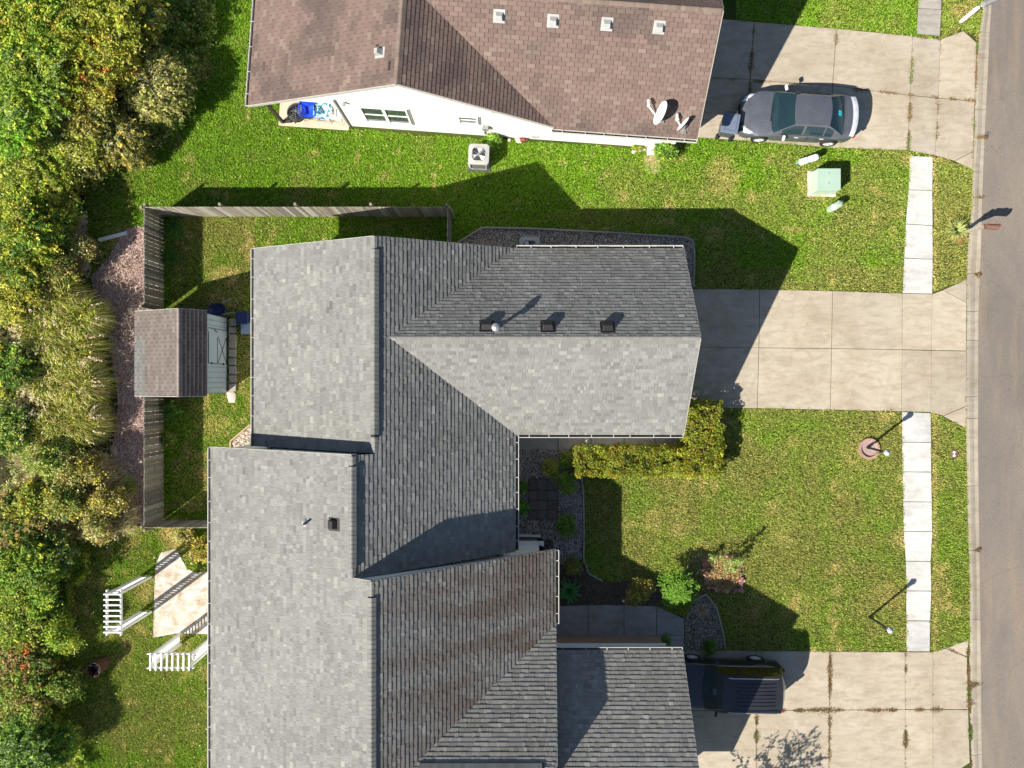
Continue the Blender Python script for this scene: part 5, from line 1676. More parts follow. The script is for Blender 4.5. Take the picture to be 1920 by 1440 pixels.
        # bright strip over the windows
        m_ = MB(); m_.tube([side_at(c['windows'][0][0] + (c['windows'][-1][1] - c['windows'][0][0]) * k / 8, .9) for k in range(9)], .008, 5); m_.build('window_trim', root, spec.get('trim', M_DARKTRIM), local=True)
        # mirrors, handles
        xm_ = c['ws'] + .42
        m_ = MB(); m_.box((xm_, s_ * (wd + .09), zbl + .03), (.10, .20, .13), Matrix.Rotation(s_ * .25, 3, 'Z')); m_.build('mirror', root, spec.get('mirror', paint), bevel=.035, local=True)
        for xh in spec['handles']:
            m_ = MB(); m_.box((xh, s_ * (wd * .975 + .012), zbl - .14), (.17, .03, .028)); m_.build('door_handle', root, spec.get('handlem', paint), bevel=.01, local=True)
        for xs_ in spec['seams']:
            m_ = MB(); m_.box((xs_, s_ * (wd * .99), zbl - .3), (.008, .02, .5)); m_.build('door_seam', root, M_DARKTRIM, local=True)
    # what shows through the glass
    zi = max(s_[3] for s_ in st if -1 < s_[0] < 1.5) + .008
    m_ = MB(); m_.box(((c['ws'] + c['rb']) / 2 + .03, 0, zi), (c['rb'] - c['ws'] - .32, c['wb'] * 1.72, .012)); m_.build('interior_floor', root, M_RUBBER, local=True)
    m_ = MB(); m_.box((c['ws'] + .30, 0, zi + .03), (.34, c['wb'] * 1.55, .05)); m_.build('dashboard', root, M_DARKTRIM, bevel=.02, local=True)
    for sx_, n_ in ((c['rs'] + .42, 2), (c['re'] - .12 - .25 * (c['re'] > 1.5), 3)):
        for k in range(n_):
            y_ = (k - (n_ - 1) / 2) * (.72 if n_ == 2 else .42)
            m_ = MB(); m_.box((sx_, y_, zi + .10), (.15, .46 if n_ == 2 else .40, .20), Matrix.Rotation(-.2, 3, 'Y')); m_.box((sx_ + .03, y_, zi + .26), (.09, .24, .11)); m_.build('seat', root, M_SEAT, bevel=.03, local=True)
    m_ = MB(); R_ = Matrix.Rotation(-.9, 3, 'Y'); m_.tube([Vector((c['rs'] + .02, -.36, zi + .14)) + R_ @ Vector((.17 * math.cos(t * .5236), .17 * math.sin(t * .5236), 0)) for t in range(13)], .014, 6); m_.build('steering_wheel', root, M_DARKTRIM, local=True)
    # wheels
    wr = spec['wr']
    for ax_ in spec['axles']:
        for s_ in (-1, 1):
            cy = s_ * (wd - .09)
            RM = Matrix.Rotation(-s_ * math.pi / 2, 3, 'X')
            m_ = MB().lathe([(wr * .62, -.10), (wr * .95, -.10), (wr, -.07), (wr, .07), (wr * .95, .10), (wr * .66, .105), (wr * .62, .09)], (ax_, cy, wr), 28, RM)
            ty = m_.build('wheel', root, M_RUBBER, smooth=40, local=True)
            m_ = MB(); m_.lathe([(wr * .66, .1), (wr * .6, .085), (wr * .57, .04)], (ax_, cy, wr), 24, RM)
            for k in range(7):
                a = 2 * math.pi * k / 7
                p0 = Vector((0, 0, .085)); p1 = Vector((wr * .61 * math.cos(a), wr * .61 * math.sin(a), .085))
                m_.beam(Vector((ax_, cy, wr)) + RM @ p0, Vector((ax_, cy, wr)) + RM @ p1, .05, .02, up=(0, 1, 0))
            m_.lathe([(0, .1), (.05, .098), (.06, .07)], (ax_, cy, wr), 14, RM)
            m_.build('rim', ty, M_CHROME, local=True)
            m_ = MB().lathe([(0, .035), (wr * .58, .035)], (ax_, cy, wr), 16, RM); m_.build('brake_disc', ty, M_DARKTRIM, local=True)
    return dict(A=A, B=B, C=C, D=D)

# --- sedan
M_SEDAN = m_paint('sedan_paint', (.125, .135, .16), .45, .30)
sd = thing('sedan', 'dark silver four door sedan with pale tail spoiler parked on the upper driveway', 'car', G(1488, 229.5), -math.radians(3.3))
spec = dict(L=4.80, span=(-2.40, 2.15), w=1.82, wr=.325, axles=(-1.48, 1.32), handles=(-.15, .85), seams=(-.62, .28, 1.1),
            stations=[(-2.40, .60, .52, .55, .22), (-2.32, .74, .62, .66, .2), (-2.1, .86, .70, .76, .2), (-1.6, .91, .80, .87, .22), (-.95, .915, .90, .98, .22), (0, .91, .93, .99, .22), (1.2, .91, .96, 1.02, .22),
                      (1.62, .90, .98, 1.06, .24), (1.92, .86, .98, 1.06, .28), (2.07, .80, .88, .98, .32), (2.15, .70, .66, .70, .34)],
            cabin=dict(ws=-1.12, rs=-.42, re=.92, rb=1.57, zt=1.45, zb=.955, zr=1.03, wt=.58, wb=.86, windows=((-.82, -.03), (.07, .80), (.86, 1.18))),
            mirror=M_WHITE, handlem=M_CHROME, trim=M_DARKTRIM)
car(sd, spec, M_SEDAN)
for s_ in (-1, 1):
    m_ = MB(); m_.grid([[Vector((-2.33 + .0, s_ * .50, .60)), Vector((-2.26, s_ * .69, .60)), Vector((-2.12, s_ * .80, .62))], [Vector((-2.27, s_ * .49, .675)), Vector((-2.17, s_ * .66, .69)), Vector((-1.95, s_ * .80, .73))], [Vector((-2.15, s_ * .50, .705)), Vector((-2.02, s_ * .64, .73)), Vector((-1.80, s_ * .78, .78))]])
    o = m_.build('headlight', sd, M_LAMPCLEAR, smooth=60, local=True); sol = o.modifiers.new('s', 'SOLIDIFY'); sol.thickness = -.03; sol.offset = 0
    m_ = MB(); m_.box((2.09, s_ * .62, .83), (.08, .32, .16), Matrix.Rotation(-s_ * .25, 3, 'Z')); m_.build('taillight', sd, M_TAIL, bevel=.03, local=True)
    m_ = MB(); m_.tube([(-2.0, s_ * .28, .755), (-1.6, s_ * .31, .865), (-1.2, s_ * .33, .955)], .010, 6); m_.build('hood_crease', sd, M_SEDAN, smooth=60, local=True)
    m_ = MB(); m_.tube([(-1.26, s_ * -.1 - .25, .975), (-1.16, s_ * .1 + .1, .98), (-1.10, s_ * .15 + .35, .985)], .012, 6); m_.build('wiper', sd, M_DARKTRIM, local=True)
for pts in ([(-1.22 + .10 * abs(y) ** 2, y, .985 - .03 * y * y) for y in [-.72 + 1.44 * k / 10 for k in range(11)]], [(1.66 + .06 * (1 - (y / .7) ** 2), y, 1.055 - .05 * (y / .8) ** 2) for y in [-.7 + 1.4 * k / 10 for k in range(11)]]):
    m_ = MB(); m_.tube(pts, .008, 5); m_.build('panel_gap', sd, M_DARKTRIM, local=True)
m_ = MB(); m_.box((-2.385, 0, .50), (.06, .8, .16)); m_.build('grille', sd, M_DARKTRIM, bevel=.02, local=True)
m_ = MB(); m_.box((-2.40, 0, .36), (.03, .42, .11)); m_.build('number_plate', sd, M_WHITE, local=True)
# spoiler, paler than the car
rows = [[Vector((1.86 + .12 * (1 - (y / .78) ** 2) + dx, y, .965 + .085 * (1 - (y / .78) ** 4) + dz)) for y in [-.78 + 1.56 * k / 14 for k in range(15)]] for dx, dz in ((0, -.03), (.0, .02), (.16, .055), (.18, .04), (.15, -.06), (0, -.05))]
m_ = MB().grid(rows); o = m_.build('spoiler', sd, flat('pale_spoiler', (.52, .54, .60), .35, metal=.2), smooth=50, local=True)
m_ = MB(); m_.box((1.36, .0, 1.272), (.16, .20, .012), Matrix.Rotation(.55, 3, 'Y')); m_.build('shelf_card', sd, flat('cyan_card', (.02, .55, .62), .5), local=True)
m_ = MB(); m_.tube([(-.52, 0, 1.33), (-.50, 0, 1.38)], .05, 8); m_.build('inner_mirror', sd, M_DARKTRIM, local=True)

# --- compact SUV
M_SUVP = m_paint('suv_paint', (.034, .034, .042), .4, .25)
sv_ = thing('black_suv', 'black compact suv with ribbed roof parked half under the lower garage roof', 'car', G(1352, 1270), -math.radians(1.0))
spec = dict(L=4.36, w=1.86, wr=.35, axles=(-1.27, 1.27), handles=(-.05, .82), seams=(-.72, .32, 1.02),
            stations=[(-2.18, .70, .78, .84, .3), (-2.08, .84, .90, .96, .25), (-1.85, .92, .98, 1.05, .25), (-.95, .93, 1.06, 1.13, .25), (0, .93, 1.08, 1.14, .25), (1.5, .93, 1.10, 1.15, .25), (2.05, .90, 1.10, 1.14, .28), (2.18, .84, 1.02, 1.05, .32)],
            cabin=dict(ws=-.92, rs=-.36, re=1.86, rb=2.10, zt=1.76, zb=1.12, zr=1.14, wt=.72, wb=.88, windows=((-.55, .22), (.30, 1.02), (1.10, 1.78))),
            trim=M_CHROME, sideglass=m_carglass('amber_side_glass', (.09, .075, .015), (.5, .45, .3), .35))
car(sv_, spec, M_SUVP)
for s_ in (-1, 1):
    m_ = MB(); m_.tube([(-.2, s_ * .66, 1.80), (-.05, s_ * .66, 1.85), (1.6, s_ * .66, 1.85), (1.72, s_ * .66, 1.80)], .02, 8); m_.build('roof_rail', sv_, flat('rail_silver', (.45, .45, .45), .3, metal=.6), smooth=40, local=True)
    m_ = MB(); m_.box((2.10, s_ * .79, 1.18), (.06, .12, .32)); m_.build('taillight', sv_, M_TAIL, bevel=.03, local=True)
    m_ = MB(); m_.box((-2.08, s_ * .64, .84), (.14, .34, .16)); m_.build('headlight', sv_, M_LAMPCLEAR, bevel=.04, local=True)
for k in range(7):
    m_ = MB(); y = -.42 + .14 * k; m_.box((.85, y, 1.792 + .012 * (1 - (y / .6) ** 2)), (1.5, .025, .014)); m_.build('roof_rib', sv_, M_SUVP, bevel=.005, local=True)
m_ = MB(); m_.box((-2.2, 0, .62), (.04, .9, .2)); m_.build('grille', sv_, M_DARKTRIM, bevel=.02, local=True)
m_ = MB(); m_.box((-.62, -.05, 1.36), (.14, .24, .02), Matrix.Rotation(-.7, 3, 'Y')); m_.build('dash_paper', sv_, flat('pale_paper', (.45, .50, .50), .5), local=True)
# ================================================================== plants
def crown_leaves(blobs, n, leaf, cols, w=None, clump=.32, per=45, up=.45, stretch=1.0, flat_=.75, jit=.18, hollow=.55):
    """blobs: list of (center(m), (rx,ry,rz)); leaves gathered in clumps on the blobs"""
    nc = max(4, n // per)
    bi = RNG.choice(len(blobs), nc, p=np.array([b[1][0] * b[1][1] for b in blobs]) / sum(b[1][0] * b[1][1] for b in blobs))
    cen = np.array([list(b[0]) for b in blobs]); rad = np.array([b[1] for b in blobs])
    d = unit(nc); d[:, 2] = np.abs(d[:, 2]) * .95 + .02 * d[:, 2]
    lowm = RNG.random(nc) < .22; d[lowm, 2] *= -.3
    rr = (hollow + (1 - hollow) * RNG.random(nc) ** .6)[:, None]
    cc = cen[bi] + d * rad[bi] * rr
    cl = np.repeat(np.arange(nc), per)
    sz = clump * (.5 + RNG.random(nc))[cl][:, None]
    P = cc[cl] + RNG.normal(size=(len(cl), 3)) * sz * np.array([.5, .5, .5 * flat_])
    tone = np.exp(.30 * RNG.normal(size=nc))
    ci = RNG.choice(len(cols), nc, p=w)
    C = np.array(cols)[ci][cl]
    alt = RNG.random(len(cl)) < .12
    C[alt] = np.array(cols)[RNG.choice(len(cols), alt.sum(), p=w)]
    C = C * np.clip(tone[cl], .5, 1.6)[:, None] * (1 + jit * RNG.normal(size=(len(cl), 1)))
    # a few dry or turned leaves
    V = leaf_quads(P, leaf, up, stretch)
    keep = (P[:, 2] > .03) & (P[:, 0] > -22.8) & (np.abs(P[:, 1]) < 17.2)
    V = V.reshape(-1, 4, 3)[keep].reshape(-1, 3)
    return V, np.clip(C[keep], .002, .9)

def spray_leaves(c, r_, n, cols, w=None):
    """long loose shoots that break the outline of a crown"""
    ns = n // 26; P, C = [], []
    for i in range(ns):
        a = random.uniform(0, 6.283); el = random.uniform(-.15, .9); rad0 = r_ * random.uniform(.1, .75); a0 = a + random.gauss(0, .5)
        st = np.array([c.x + rad0 * math.cos(a0), c.y + rad0 * math.sin(a0), c.z + r_ * .25 * random.uniform(-.6, 1)])
        L = r_ * random.uniform(.25, .6); d = np.array([math.cos(a) * math.cos(el), math.sin(a) * math.cos(el), math.sin(el)])
        t = RNG.random(26)[:, None]
        P.append(st + d * L * t + np.array([0, 0, -.25 * L]) * t * t + RNG.normal(size=(26, 3)) * .03)
        C.append(np.array([cols[RNG.choice(len(cols), p=w)]]) * math.exp(random.gauss(.12, .22)) * (1 + .15 * RNG.normal(size=(26, 1))))
    P, C = np.concatenate(P), np.concatenate(C); k = P[:, 2] > .05
    return leaf_quads(P[k], .075, .5, 1.9), np.clip(C[k], .003, .8)
def plant(name, label, cat, base, blobs, n, leaf, cols, w=None, group=None, trunk=True, bark=None, parts=('crown', 'trunk'), stems=5, tr=.05, sprays=None, **kw):
    r = thing(name, label, cat, base, group=group)
    V, C = crown_leaves(blobs, n, leaf, cols, w, **kw)
    if sprays:
        V2, C2 = spray_leaves(*sprays, cols, w)
        V, C = np.concatenate([V, V2]), np.concatenate([C, C2])
    bulk(parts[0], V, 4, C, M_LEAF, r)
    if trunk:
        m_ = MB()
        b0 = Vector(base)
        for i in range(stems):
            bl = blobs[i % len(blobs)]
            c = Vector(bl[0]) + Vector((random.uniform(-.4, .4) * bl[1][0], random.uniform(-.4, .4) * bl[1][1], random.uniform(-.1, .5) * bl[1][2]))
            mid = b0.lerp(c, .5) + Vector((random.uniform(-.12, .12), random.uniform(-.12, .12), .05))
            s0 = b0 + Vector((random.uniform(-.06, .06), random.uniform(-.06, .06), -.05))
            m_.tube([s0, mid, c], [tr, tr * .6, tr * .2], 6)
            for k in range(3):
                e = c + Vector((random.uniform(-.7, .7) * bl[1][0], random.uniform(-.7, .7) * bl[1][1], random.uniform(.1, .7) * bl[1][2]))
                m_.tube([mid.lerp(c, random.uniform(.2, .9)), e], [tr * .35, tr * .1], 5)
        m_.build(parts[1], r, bark or M_BARK)
    return r

def Wb(x, y, z): return W(x, y, z)
YG, YO, OL, GR, DG, BR, RD, GY, PL = (.185, .21, .022), (.235, .205, .03), (.16, .17, .035), (.105, .165, .02), (.05, .095, .018), (.17, .12, .045), (.30, .10, .025), (.12, .16, .06), (.25, .245, .10)
# (sheet x, sheet y, height of crown centre, radius m, n leaves, palette, weights, name, label)
TREES = [
 (45, 50, 3.2, 2.1, 9000, [GR, YG, YO], [.5, .35, .15], 'bright green and yellow tree filling the top left corner'),
 (165, 38, 2.6, 1.9, 8000, [YG, OL, YO], [.45, .35, .2], 'yellow green tree at the top edge, second from the left corner'),
 (255, 30, 1.8, 1.1, 4500, [OL, DG, YO, RD], [.45, .3, .2, .05], 'olive tree with a few orange leaves at the top edge nearest the brown roof'),
 (40, 165, 3.0, 1.9, 8000, [GR, GY, YG], [.5, .2, .3], 'green tree at the left edge below the corner tree'),
 (150, 130, 2.3, 1.6, 7000, [YO, OL, YG, RD], [.35, .3, .3, .05], 'orange tinted yellow tree behind the feathery pale one'),
 (205, 100, 1.9, 1.2, 4000, [YO, OL, RD], [.45, .45, .1], 'small tree with a patch of orange and red leaves'),
 (55, 285, 1.7, 1.7, 7000, [YG, OL, GR], [.4, .35, .25], 'yellow green tree at the left edge level with the white gable wall'),
 (130, 235, 1.6, 1.5, 6000, [OL, YG, PL], [.5, .25, .25], 'olive tree in the middle of the upper wood'),
 (22, 235, 2.9, 1.1, 3500, [(.10, .20, .02), YG], [.7, .3], 'vivid lime green tree touching the left edge'),
 (96, 322, 1.1, 1.1, 5000, [YO, OL, YG], [.4, .35, .25], 'golden low tree above the pale rubble strip'),
 (40, 372, 1.4, 1.4, 5500, [OL, YG, YO, GR], [.35, .2, .2, .25], 'mixed olive and gold tree on the left edge above the ornamental grass'),
 (38, 450, 2.0, 1.35, 5000, [GR, YO, DG, YG], [.3, .25, .25, .2], 'green tree flecked with gold left of the rubble strip'),
 (100, 400, 1.0, 1.05, 4500, [GR, OL, YO, RD], [.4, .3, .25, .05], 'low tree with a few red leaves at the head of the rubble strip'),
 (20, 560, 1.4, 1.0, 3500, [OL, YG, YO], [.4, .3, .3], 'narrow olive tree left of the ornamental grass top'),
 (12, 690, 1.4, .95, 3500, [DG, GR, YO], [.5, .35, .15], 'dark green tree at the left edge beside the grass mound'),
 (15, 810, 1.3, .9, 3500, [DG, GR, OL], [.5, .3, .2], 'dark tree at the left edge at the foot of the grass mound'),
 (22, 975, 1.4, 1.05, 4500, [DG, OL, BR, YO], [.3, .3, .25, .15], 'brown flecked tree at the left edge beside the pale scrub'),
 (55, 1075, 1.5, 1.2, 6000, [GR, YG, DG], [.5, .3, .2], 'green tree left of the white arbors'),
 (98, 1040, 1.0, .95, 4000, [DG, GY, OL], [.4, .3, .3], 'grey green tree above the white arbors'),
 (30, 1160, 1.5, 1.15, 5500, [GR, YG, OL], [.45, .3, .25], 'mid green tree at the left edge level with the white arbors'),
 (66, 1150, 1.0, .9, 3800, [GR, DG, GY], [.45, .35, .2], 'dark green small tree beside the upper white arbor'),
 (28, 1222, 1.3, .8, 3000, [BR, DG, RD], [.45, .35, .2], 'brownish tree carrying a bright red cluster of leaves'),
 (58, 1240, 1.0, .9, 3800, [DG, OL, BR], [.45, .35, .2], 'dark tree left of the rusty burn barrel'),
 (45, 1310, 1.3, 1.15, 5000, [OL, BR, GR], [.4, .25, .35], 'olive and brown tree at the left edge below the barrel'),
 (40, 1400, 1.6, 1.2, 6000, [DG, GR, GY], [.4, .4, .2], 'green tree filling the bottom left corner'),
 (105, 1392, 1.0, .8, 3500, [GR, DG, YG], [.4, .35, .25], 'low green tree just right of the bottom left corner'),
]
for (x, y, z, r_, n, cols, w_, lab) in TREES:
    c = W(x, y, z)
    blobs = []
    for k in range(11):
        a = 2 * math.pi * k / 11 + random.random()
        rr_ = r_ * random.uniform(.18, .42); ro = r_ * random.uniform(.35, .95)
        blobs.append((c + Vector((ro * math.cos(a), ro * math.sin(a), random.uniform(-.45, .3) * r_)), (rr_, rr_ * random.uniform(.7, 1.3), rr_ * .7)))
    blobs.append((c + UP * .1 * r_, (r_ * .5, r_ * .5, r_ * .4)))
    blobs.append((c - UP * .3 * z, (r_ * .75, r_ * .75, z * .35)))
    base = (c.x + random.uniform(-.15, .15), c.y + random.uniform(-.15, .15), 0)
    plant('woodland_tree', lab, 'tree', base, blobs, int(n * 2.1), .088, cols, w_, sprays=(c, r_, int(n * 1.5)), group='trees of the wood along the left edge', stems=6, tr=.06, clump=.21, per=26, up=.55)

# feathery pale tree and its olive companions: long thin sprays with narrow leaves
def feathery(label, x, y, z, r_, n, cols, group=None, base=None, droop=.35, leaf=.12, lean=(.5, -.2)):
    c = W(x, y, z); b0 = Vector(base) if base else Vector((c.x - lean[0] * r_ * .8, c.y - lean[1] * r_ * .8, 0))
    r = thing('feathery_tree', label, 'tree', b0, group=group)
    m_ = MB(); P, C, D = [], [], []
    n = int(n * 1.6); ns = n // 32
    for i in range(ns):
        a = random.uniform(0, 2 * math.pi); rad = r_ * math.sqrt(random.uniform(.08, 1.0)) * random.uniform(.8, 1.1)
        tip = Vector((c.x + rad * math.cos(a), c.y + rad * math.sin(a), z + random.uniform(-.35, .3) * r_ - droop * (rad / r_) ** 2 * r_))
        st = b0.lerp(Vector((c.x, c.y, z * 1.0)), random.uniform(.45, 1.0))
        mid = st.lerp(tip, .55) + UP * random.uniform(.05, .3)
        if i % 3 == 0:
            m_.tube([st, mid, tip], [.026, .014, .004], 5)
        t = RNG.random(32) ** .7
        seg = np.array([list(st)]) * ((1 - t) ** 2)[:, None] + 2 * np.array([list(mid)]) * (t * (1 - t))[:, None] + np.array([list(tip)]) * (t ** 2)[:, None]
        P.append(seg + RNG.normal(size=(32, 3)) * .035); 
        cc = np.array(cols[RNG.integers(len(cols))]) * (1 + .22 * RNG.normal())
        C.append(np.clip(cc[None] * (1 + .15 * RNG.normal(size=(32, 1))), .005, .8))
    P = np.concatenate(P); C = np.concatenate(C)
    k = P[:, 2] > .05
    V = leaf_quads(P[k], leaf * .62, .45, 2.1)
    bulk('crown', V, 4, C[k], M_LEAF, r)
    m_.tube([b0 - UP * .05, b0.lerp(Vector((c.x, c.y, z)), .5), Vector((c.x, c.y, z))], [.09, .06, .02], 8)
    for k in range(5):
        a = k * 1.3; m_.tube([b0.lerp(Vector((c.x, c.y, z)), .3), Vector((c.x + .5 * r_ * math.cos(a), c.y + .5 * r_ * math.sin(a), z))], [.05, .012], 6)
    m_.build('trunk', r, M_PALEBARK)
    return r
FP = [(.21, .205, .06), (.17, .18, .045), (.25, .225, .09), (.13, .15, .035)]
FO = [(.19, .175, .045), (.24, .20, .04), (.14, .145, .035), (.10, .115, .03)]
feathery('pale feathery willow like tree nearest the upper back lawn', 285, 158, 1.6, 1.5, 26000, FP)
feathery('feathery olive tree below the pale willow like one', 218, 250, 1.5, 1.2, 17000, FO)
feathery('feathery golden tree at the woods edge above the pale rubble', 148, 288, 1.2, 1.15, 14000, FO)
feathery('thin feathery shrub at the lawn edge, lowest of the feathery ones', 250, 285, .8, .75, 6000, FO, leaf=.10)
feathery('feathery gold and green tree behind the olive one', 150, 200, 2.3, 1.3, 14000, FO)

# low scrub between the mound and the lower lawn
SCR = [(150, 880, 1.2, .85, [PL, OL, BR, YO], 'pale scrub bush directly south of the ornamental grass'),
       (90, 870, 1.4, .9, [OL, PL, GR], 'pale scrub bush left of the others under the grass mound'),
       (205, 935, 1.0, .75, [PL, BR, OL, YO], 'straw coloured scrub bush nearest the fence foot'),
       (120, 945, 1.3, .9, [PL, OL, DG, YO], 'scrub bush with yellow flecks in the middle of the scrub'),
       (175, 985, 1.1, .7, [BR, PL, OL], 'brownish scrub bush above the lower lawn'),
       (60, 940, 1.5, .8, [GR, OL, YO], 'green scrub bush at the left side of the scrub'),
       (120, 1190, 1.2, .7, [YG, GR], 'bright low bush on the lawn edge below the dark trees'),
       (118, 1290, 1.1, .7, [GR, DG, OL], 'low bush left of the barrel shadow'),
       (155, 470, .9, .6, [BR, OL, PL], 'brown bush beside the rubble strip'),
       (115, 500, 1.2, .7, [DG, BR, OL], 'dark brown bush at the top of the ornamental grass'),
       (385, 1030, .8, .55, [OL, YO, BR], 'dry golden bush at the grey roof edge above the patio'),
       (345, 1005, .5, .4, [BR, OL, PL], 'flattened dry bush below the south fence'),
       (40, 500, 1.8, .8, [DG, GR, YO], 'dark bush left of the brown bush')]
for i, (x, y, z, r_, cols, lab) in enumerate(SCR):
    c = W(x, y, z); blobs = [(c + Vector((random.uniform(-.4, .4) * r_, random.uniform(-.4, .4) * r_, random.uniform(-.3, .1) * z)), (r_ * .65, r_ * .65, z * .5)) for _ in range(5)]
    plant('scrub_bush', lab, 'bush', (c.x, c.y, 0), blobs, int(7000 * r_ * r_ * 2), .085, cols, stems=6, tr=.02, clump=.18, per=26, hollow=.3)

# red leaves cluster belongs to its tree already; ground cover under the wood
WOOD = gp([(-300, -150), (330, -150), (392, 0), (385, 60), (350, 150), (345, 240), (290, 290), (225, 340), (160, 390), (140, 420), (160, 470), (176, 540), (200, 640), (210, 740), (204, 830), (212, 930), (200, 970), (160, 1010), (172, 1080), (132, 1110), (124, 1200), (116, 1290), (130, 1350), (150, 1400), (170, 1600), (-300, 1600)])
N = 42000
X = RNG.uniform(-23.5, -12.3, N); Y = RNG.uniform(-17, 17.5, N)
k = inpoly(X, Y, WOOD)
X, Y = X[k], Y[k]
dens = vnoise(X + 60, Y + 60, .9, 5)
k = RNG.random(len(X)) < np.clip(dens * 1.6 - .2, .1, 1)
X, Y = X[k], Y[k]; dens = dens[k]
Z = RNG.random(len(X)) ** 1.5 * (.2 + .7 * dens)
cols = pal(len(X), [GR, DG, OL, BR, PL], [.3, .25, .2, .12, .13], .25)
u = bulk('undergrowth', leaf_quads(np.stack([X, Y, Z + .02], 1), .11, .5), 4, cols, M_LEAF)
tag(u, 'leafy undergrowth covering the floor of the wood along the left edge', 'undergrowth', kind='stuff')

def brush(label, poly, n, hmax, cols, leaf=.075, seed=5, twigs=0):
    q = gp(poly); xs_, ys_ = [p[0] for p in q], [p[1] for p in q]
    X = RNG.uniform(min(xs_), max(xs_), n); Y = RNG.uniform(min(ys_), max(ys_), n)
    k = inpoly(X + RNG.normal(size=n) * .12, Y + RNG.normal(size=n) * .12, q); X, Y = X[k], Y[k]
    d = vnoise(X + 60, Y + 60, .55, seed) * .6 + vnoise(X + 60, Y + 60, .2, seed + 1) * .4
    k = RNG.random(len(X)) < np.clip(d * 2.4 - .6, .05, 1); X, Y, d = X[k], Y[k], d[k]
    Z = hmax * np.clip(d * 1.5 - .2, .05, 1) * (1 - .5 * RNG.random(len(X)) ** 2)
    tone = np.exp(.9 * (vnoise(X + 30, Y + 30, .3, seed + 2) - .5))[:, None]
    ci = (vnoise(X + 10, Y + 10, .45, seed + 3) * .7 + RNG.random(len(X)) * .3) * len(cols)
    C = np.array(cols)[np.clip(ci.astype(int), 0, len(cols) - 1)] * tone * (1 + .2 * RNG.normal(size=(len(X), 1)))
    o = bulk('brush', leaf_quads(np.stack([X, Y, Z], 1), leaf, .5, 1.5), 4, np.clip(C, .004, .8), M_LEAF)
    tag(o, label, 'brush', kind='stuff')
    return o
brush('pale tangled goldenrod and dry brush between the tall grass and the lower lawn', [(30, 850), (110, 830), (205, 850), (235, 900), (262, 940), (262, 985), (215, 1000), (150, 1010), (60, 1000), (20, 960)], 60000, .8, [BR, PL, (.34, .29, .17), OL, (.30, .27, .13), GR, (.38, .32, .22)], .07, 81)
brush('dense weedy brush along the foot of the wood beside the lower lawn', [(60, 1010), (165, 1015), (178, 1070), (140, 1100), (132, 1190), (122, 1290), (140, 1360), (170, 1440), (60, 1440)], 45000, .6, [DG, GR, YG, OL, (.14, .22, .03)], .075, 91)
brush('brown and green brush between the rubble strip and the tall grass', [(60, 440), (140, 450), (160, 520), (120, 560), (60, 540)], 16000, .7, [BR, DG, OL, PL, GR], .07, 97)
brush('low leafy brush at the edge of the upper lawn under the pale willow like tree', [(220, -20), (400, -20), (410, 50), (385, 120), (365, 200), (330, 260), (270, 300), (205, 335), (150, 370), (150, 330), (210, 260)], 52000, .5, [DG, OL, GR, PL, YG], .075, 101)
def straw(label, poly, n, h, cols):
    q = gp(poly); xs_, ys_ = [p[0] for p in q], [p[1] for p in q]
    X = RNG.uniform(min(xs_), max(xs_), n); Y = RNG.uniform(min(ys_), max(ys_), n); k = inpoly(X, Y, q); X, Y = X[k], Y[k]
    k = vnoise(X + 60, Y + 60, .5, 77) > .38; X, Y = X[k], Y[k]; m = len(X)
    a = .6 + RNG.normal(size=m) * 1.3; dirs = np.stack([np.cos(a), np.sin(a), np.zeros(m)], 1)
    V, C = strips('s', np.stack([X, Y, np.zeros(m)], 1), dirs, .15 + .4 * RNG.random(m), h * (.5 + .7 * RNG.random(m)), .012 + .012 * RNG.random(m), pal(m, cols, None, .25), seg=3)
    tag(bulk('dry_stalks', V, 4, C, M_BLADE), label, 'dry grass', kind='stuff')
# bare pale limbs that show between the leaves
r = thing('dead_branch', 'bare grey dead branch sticking out at the top of the wood', 'branch', W(275, 30, 1.9))
m_ = MB(); p0 = W(262, 40, 1.7)
for k in range(9):
    e = W(262 + random.uniform(6, 48), 34 + random.uniform(-22, 14), 2.1 + random.uniform(-.2, .4)); m_.tube([p0, p0.lerp(e, .5) + UP * .08, e], [.02, .012, .004], 5)
m_.tube([(p0.x, p0.y, -.05), p0], [.04, .022], 6)
m_.build('twigs', r, M_PALEBARK)

# ------------------------------------------------------------------ ornamental grasses
def strips(name, base, dirs, lens, heights, widths, cols, parent=None, seg=4, droop=1.0):
    """arching blades: n blades of seg quads each"""
    n = len(base); t = np.linspace(0, 1, seg + 1)
    side = np.stack([-dirs[:, 1], dirs[:, 0], np.zeros(n)], 1)
    pts = []
    for tt in t:
        p = base + dirs * (lens * (tt ** 1.3))[:, None]
        p[:, 2] += heights * (np.sin(tt * math.pi * (.5 + .28 * droop)) ** 1.0)
        w = widths * (1 - tt * .85)
        pts.append((p + side * w[:, None] / 2, p - side * w[:, None] / 2))
    Q = []
    for i in range(seg):
        Q.append(np.stack([pts[i][0], pts[i][1], pts[i + 1][1], pts[i + 1][0]], 1))
    V = np.stack(Q, 1).reshape(-1, 3)
    C = np.repeat(cols, seg, 0)
    return V, C

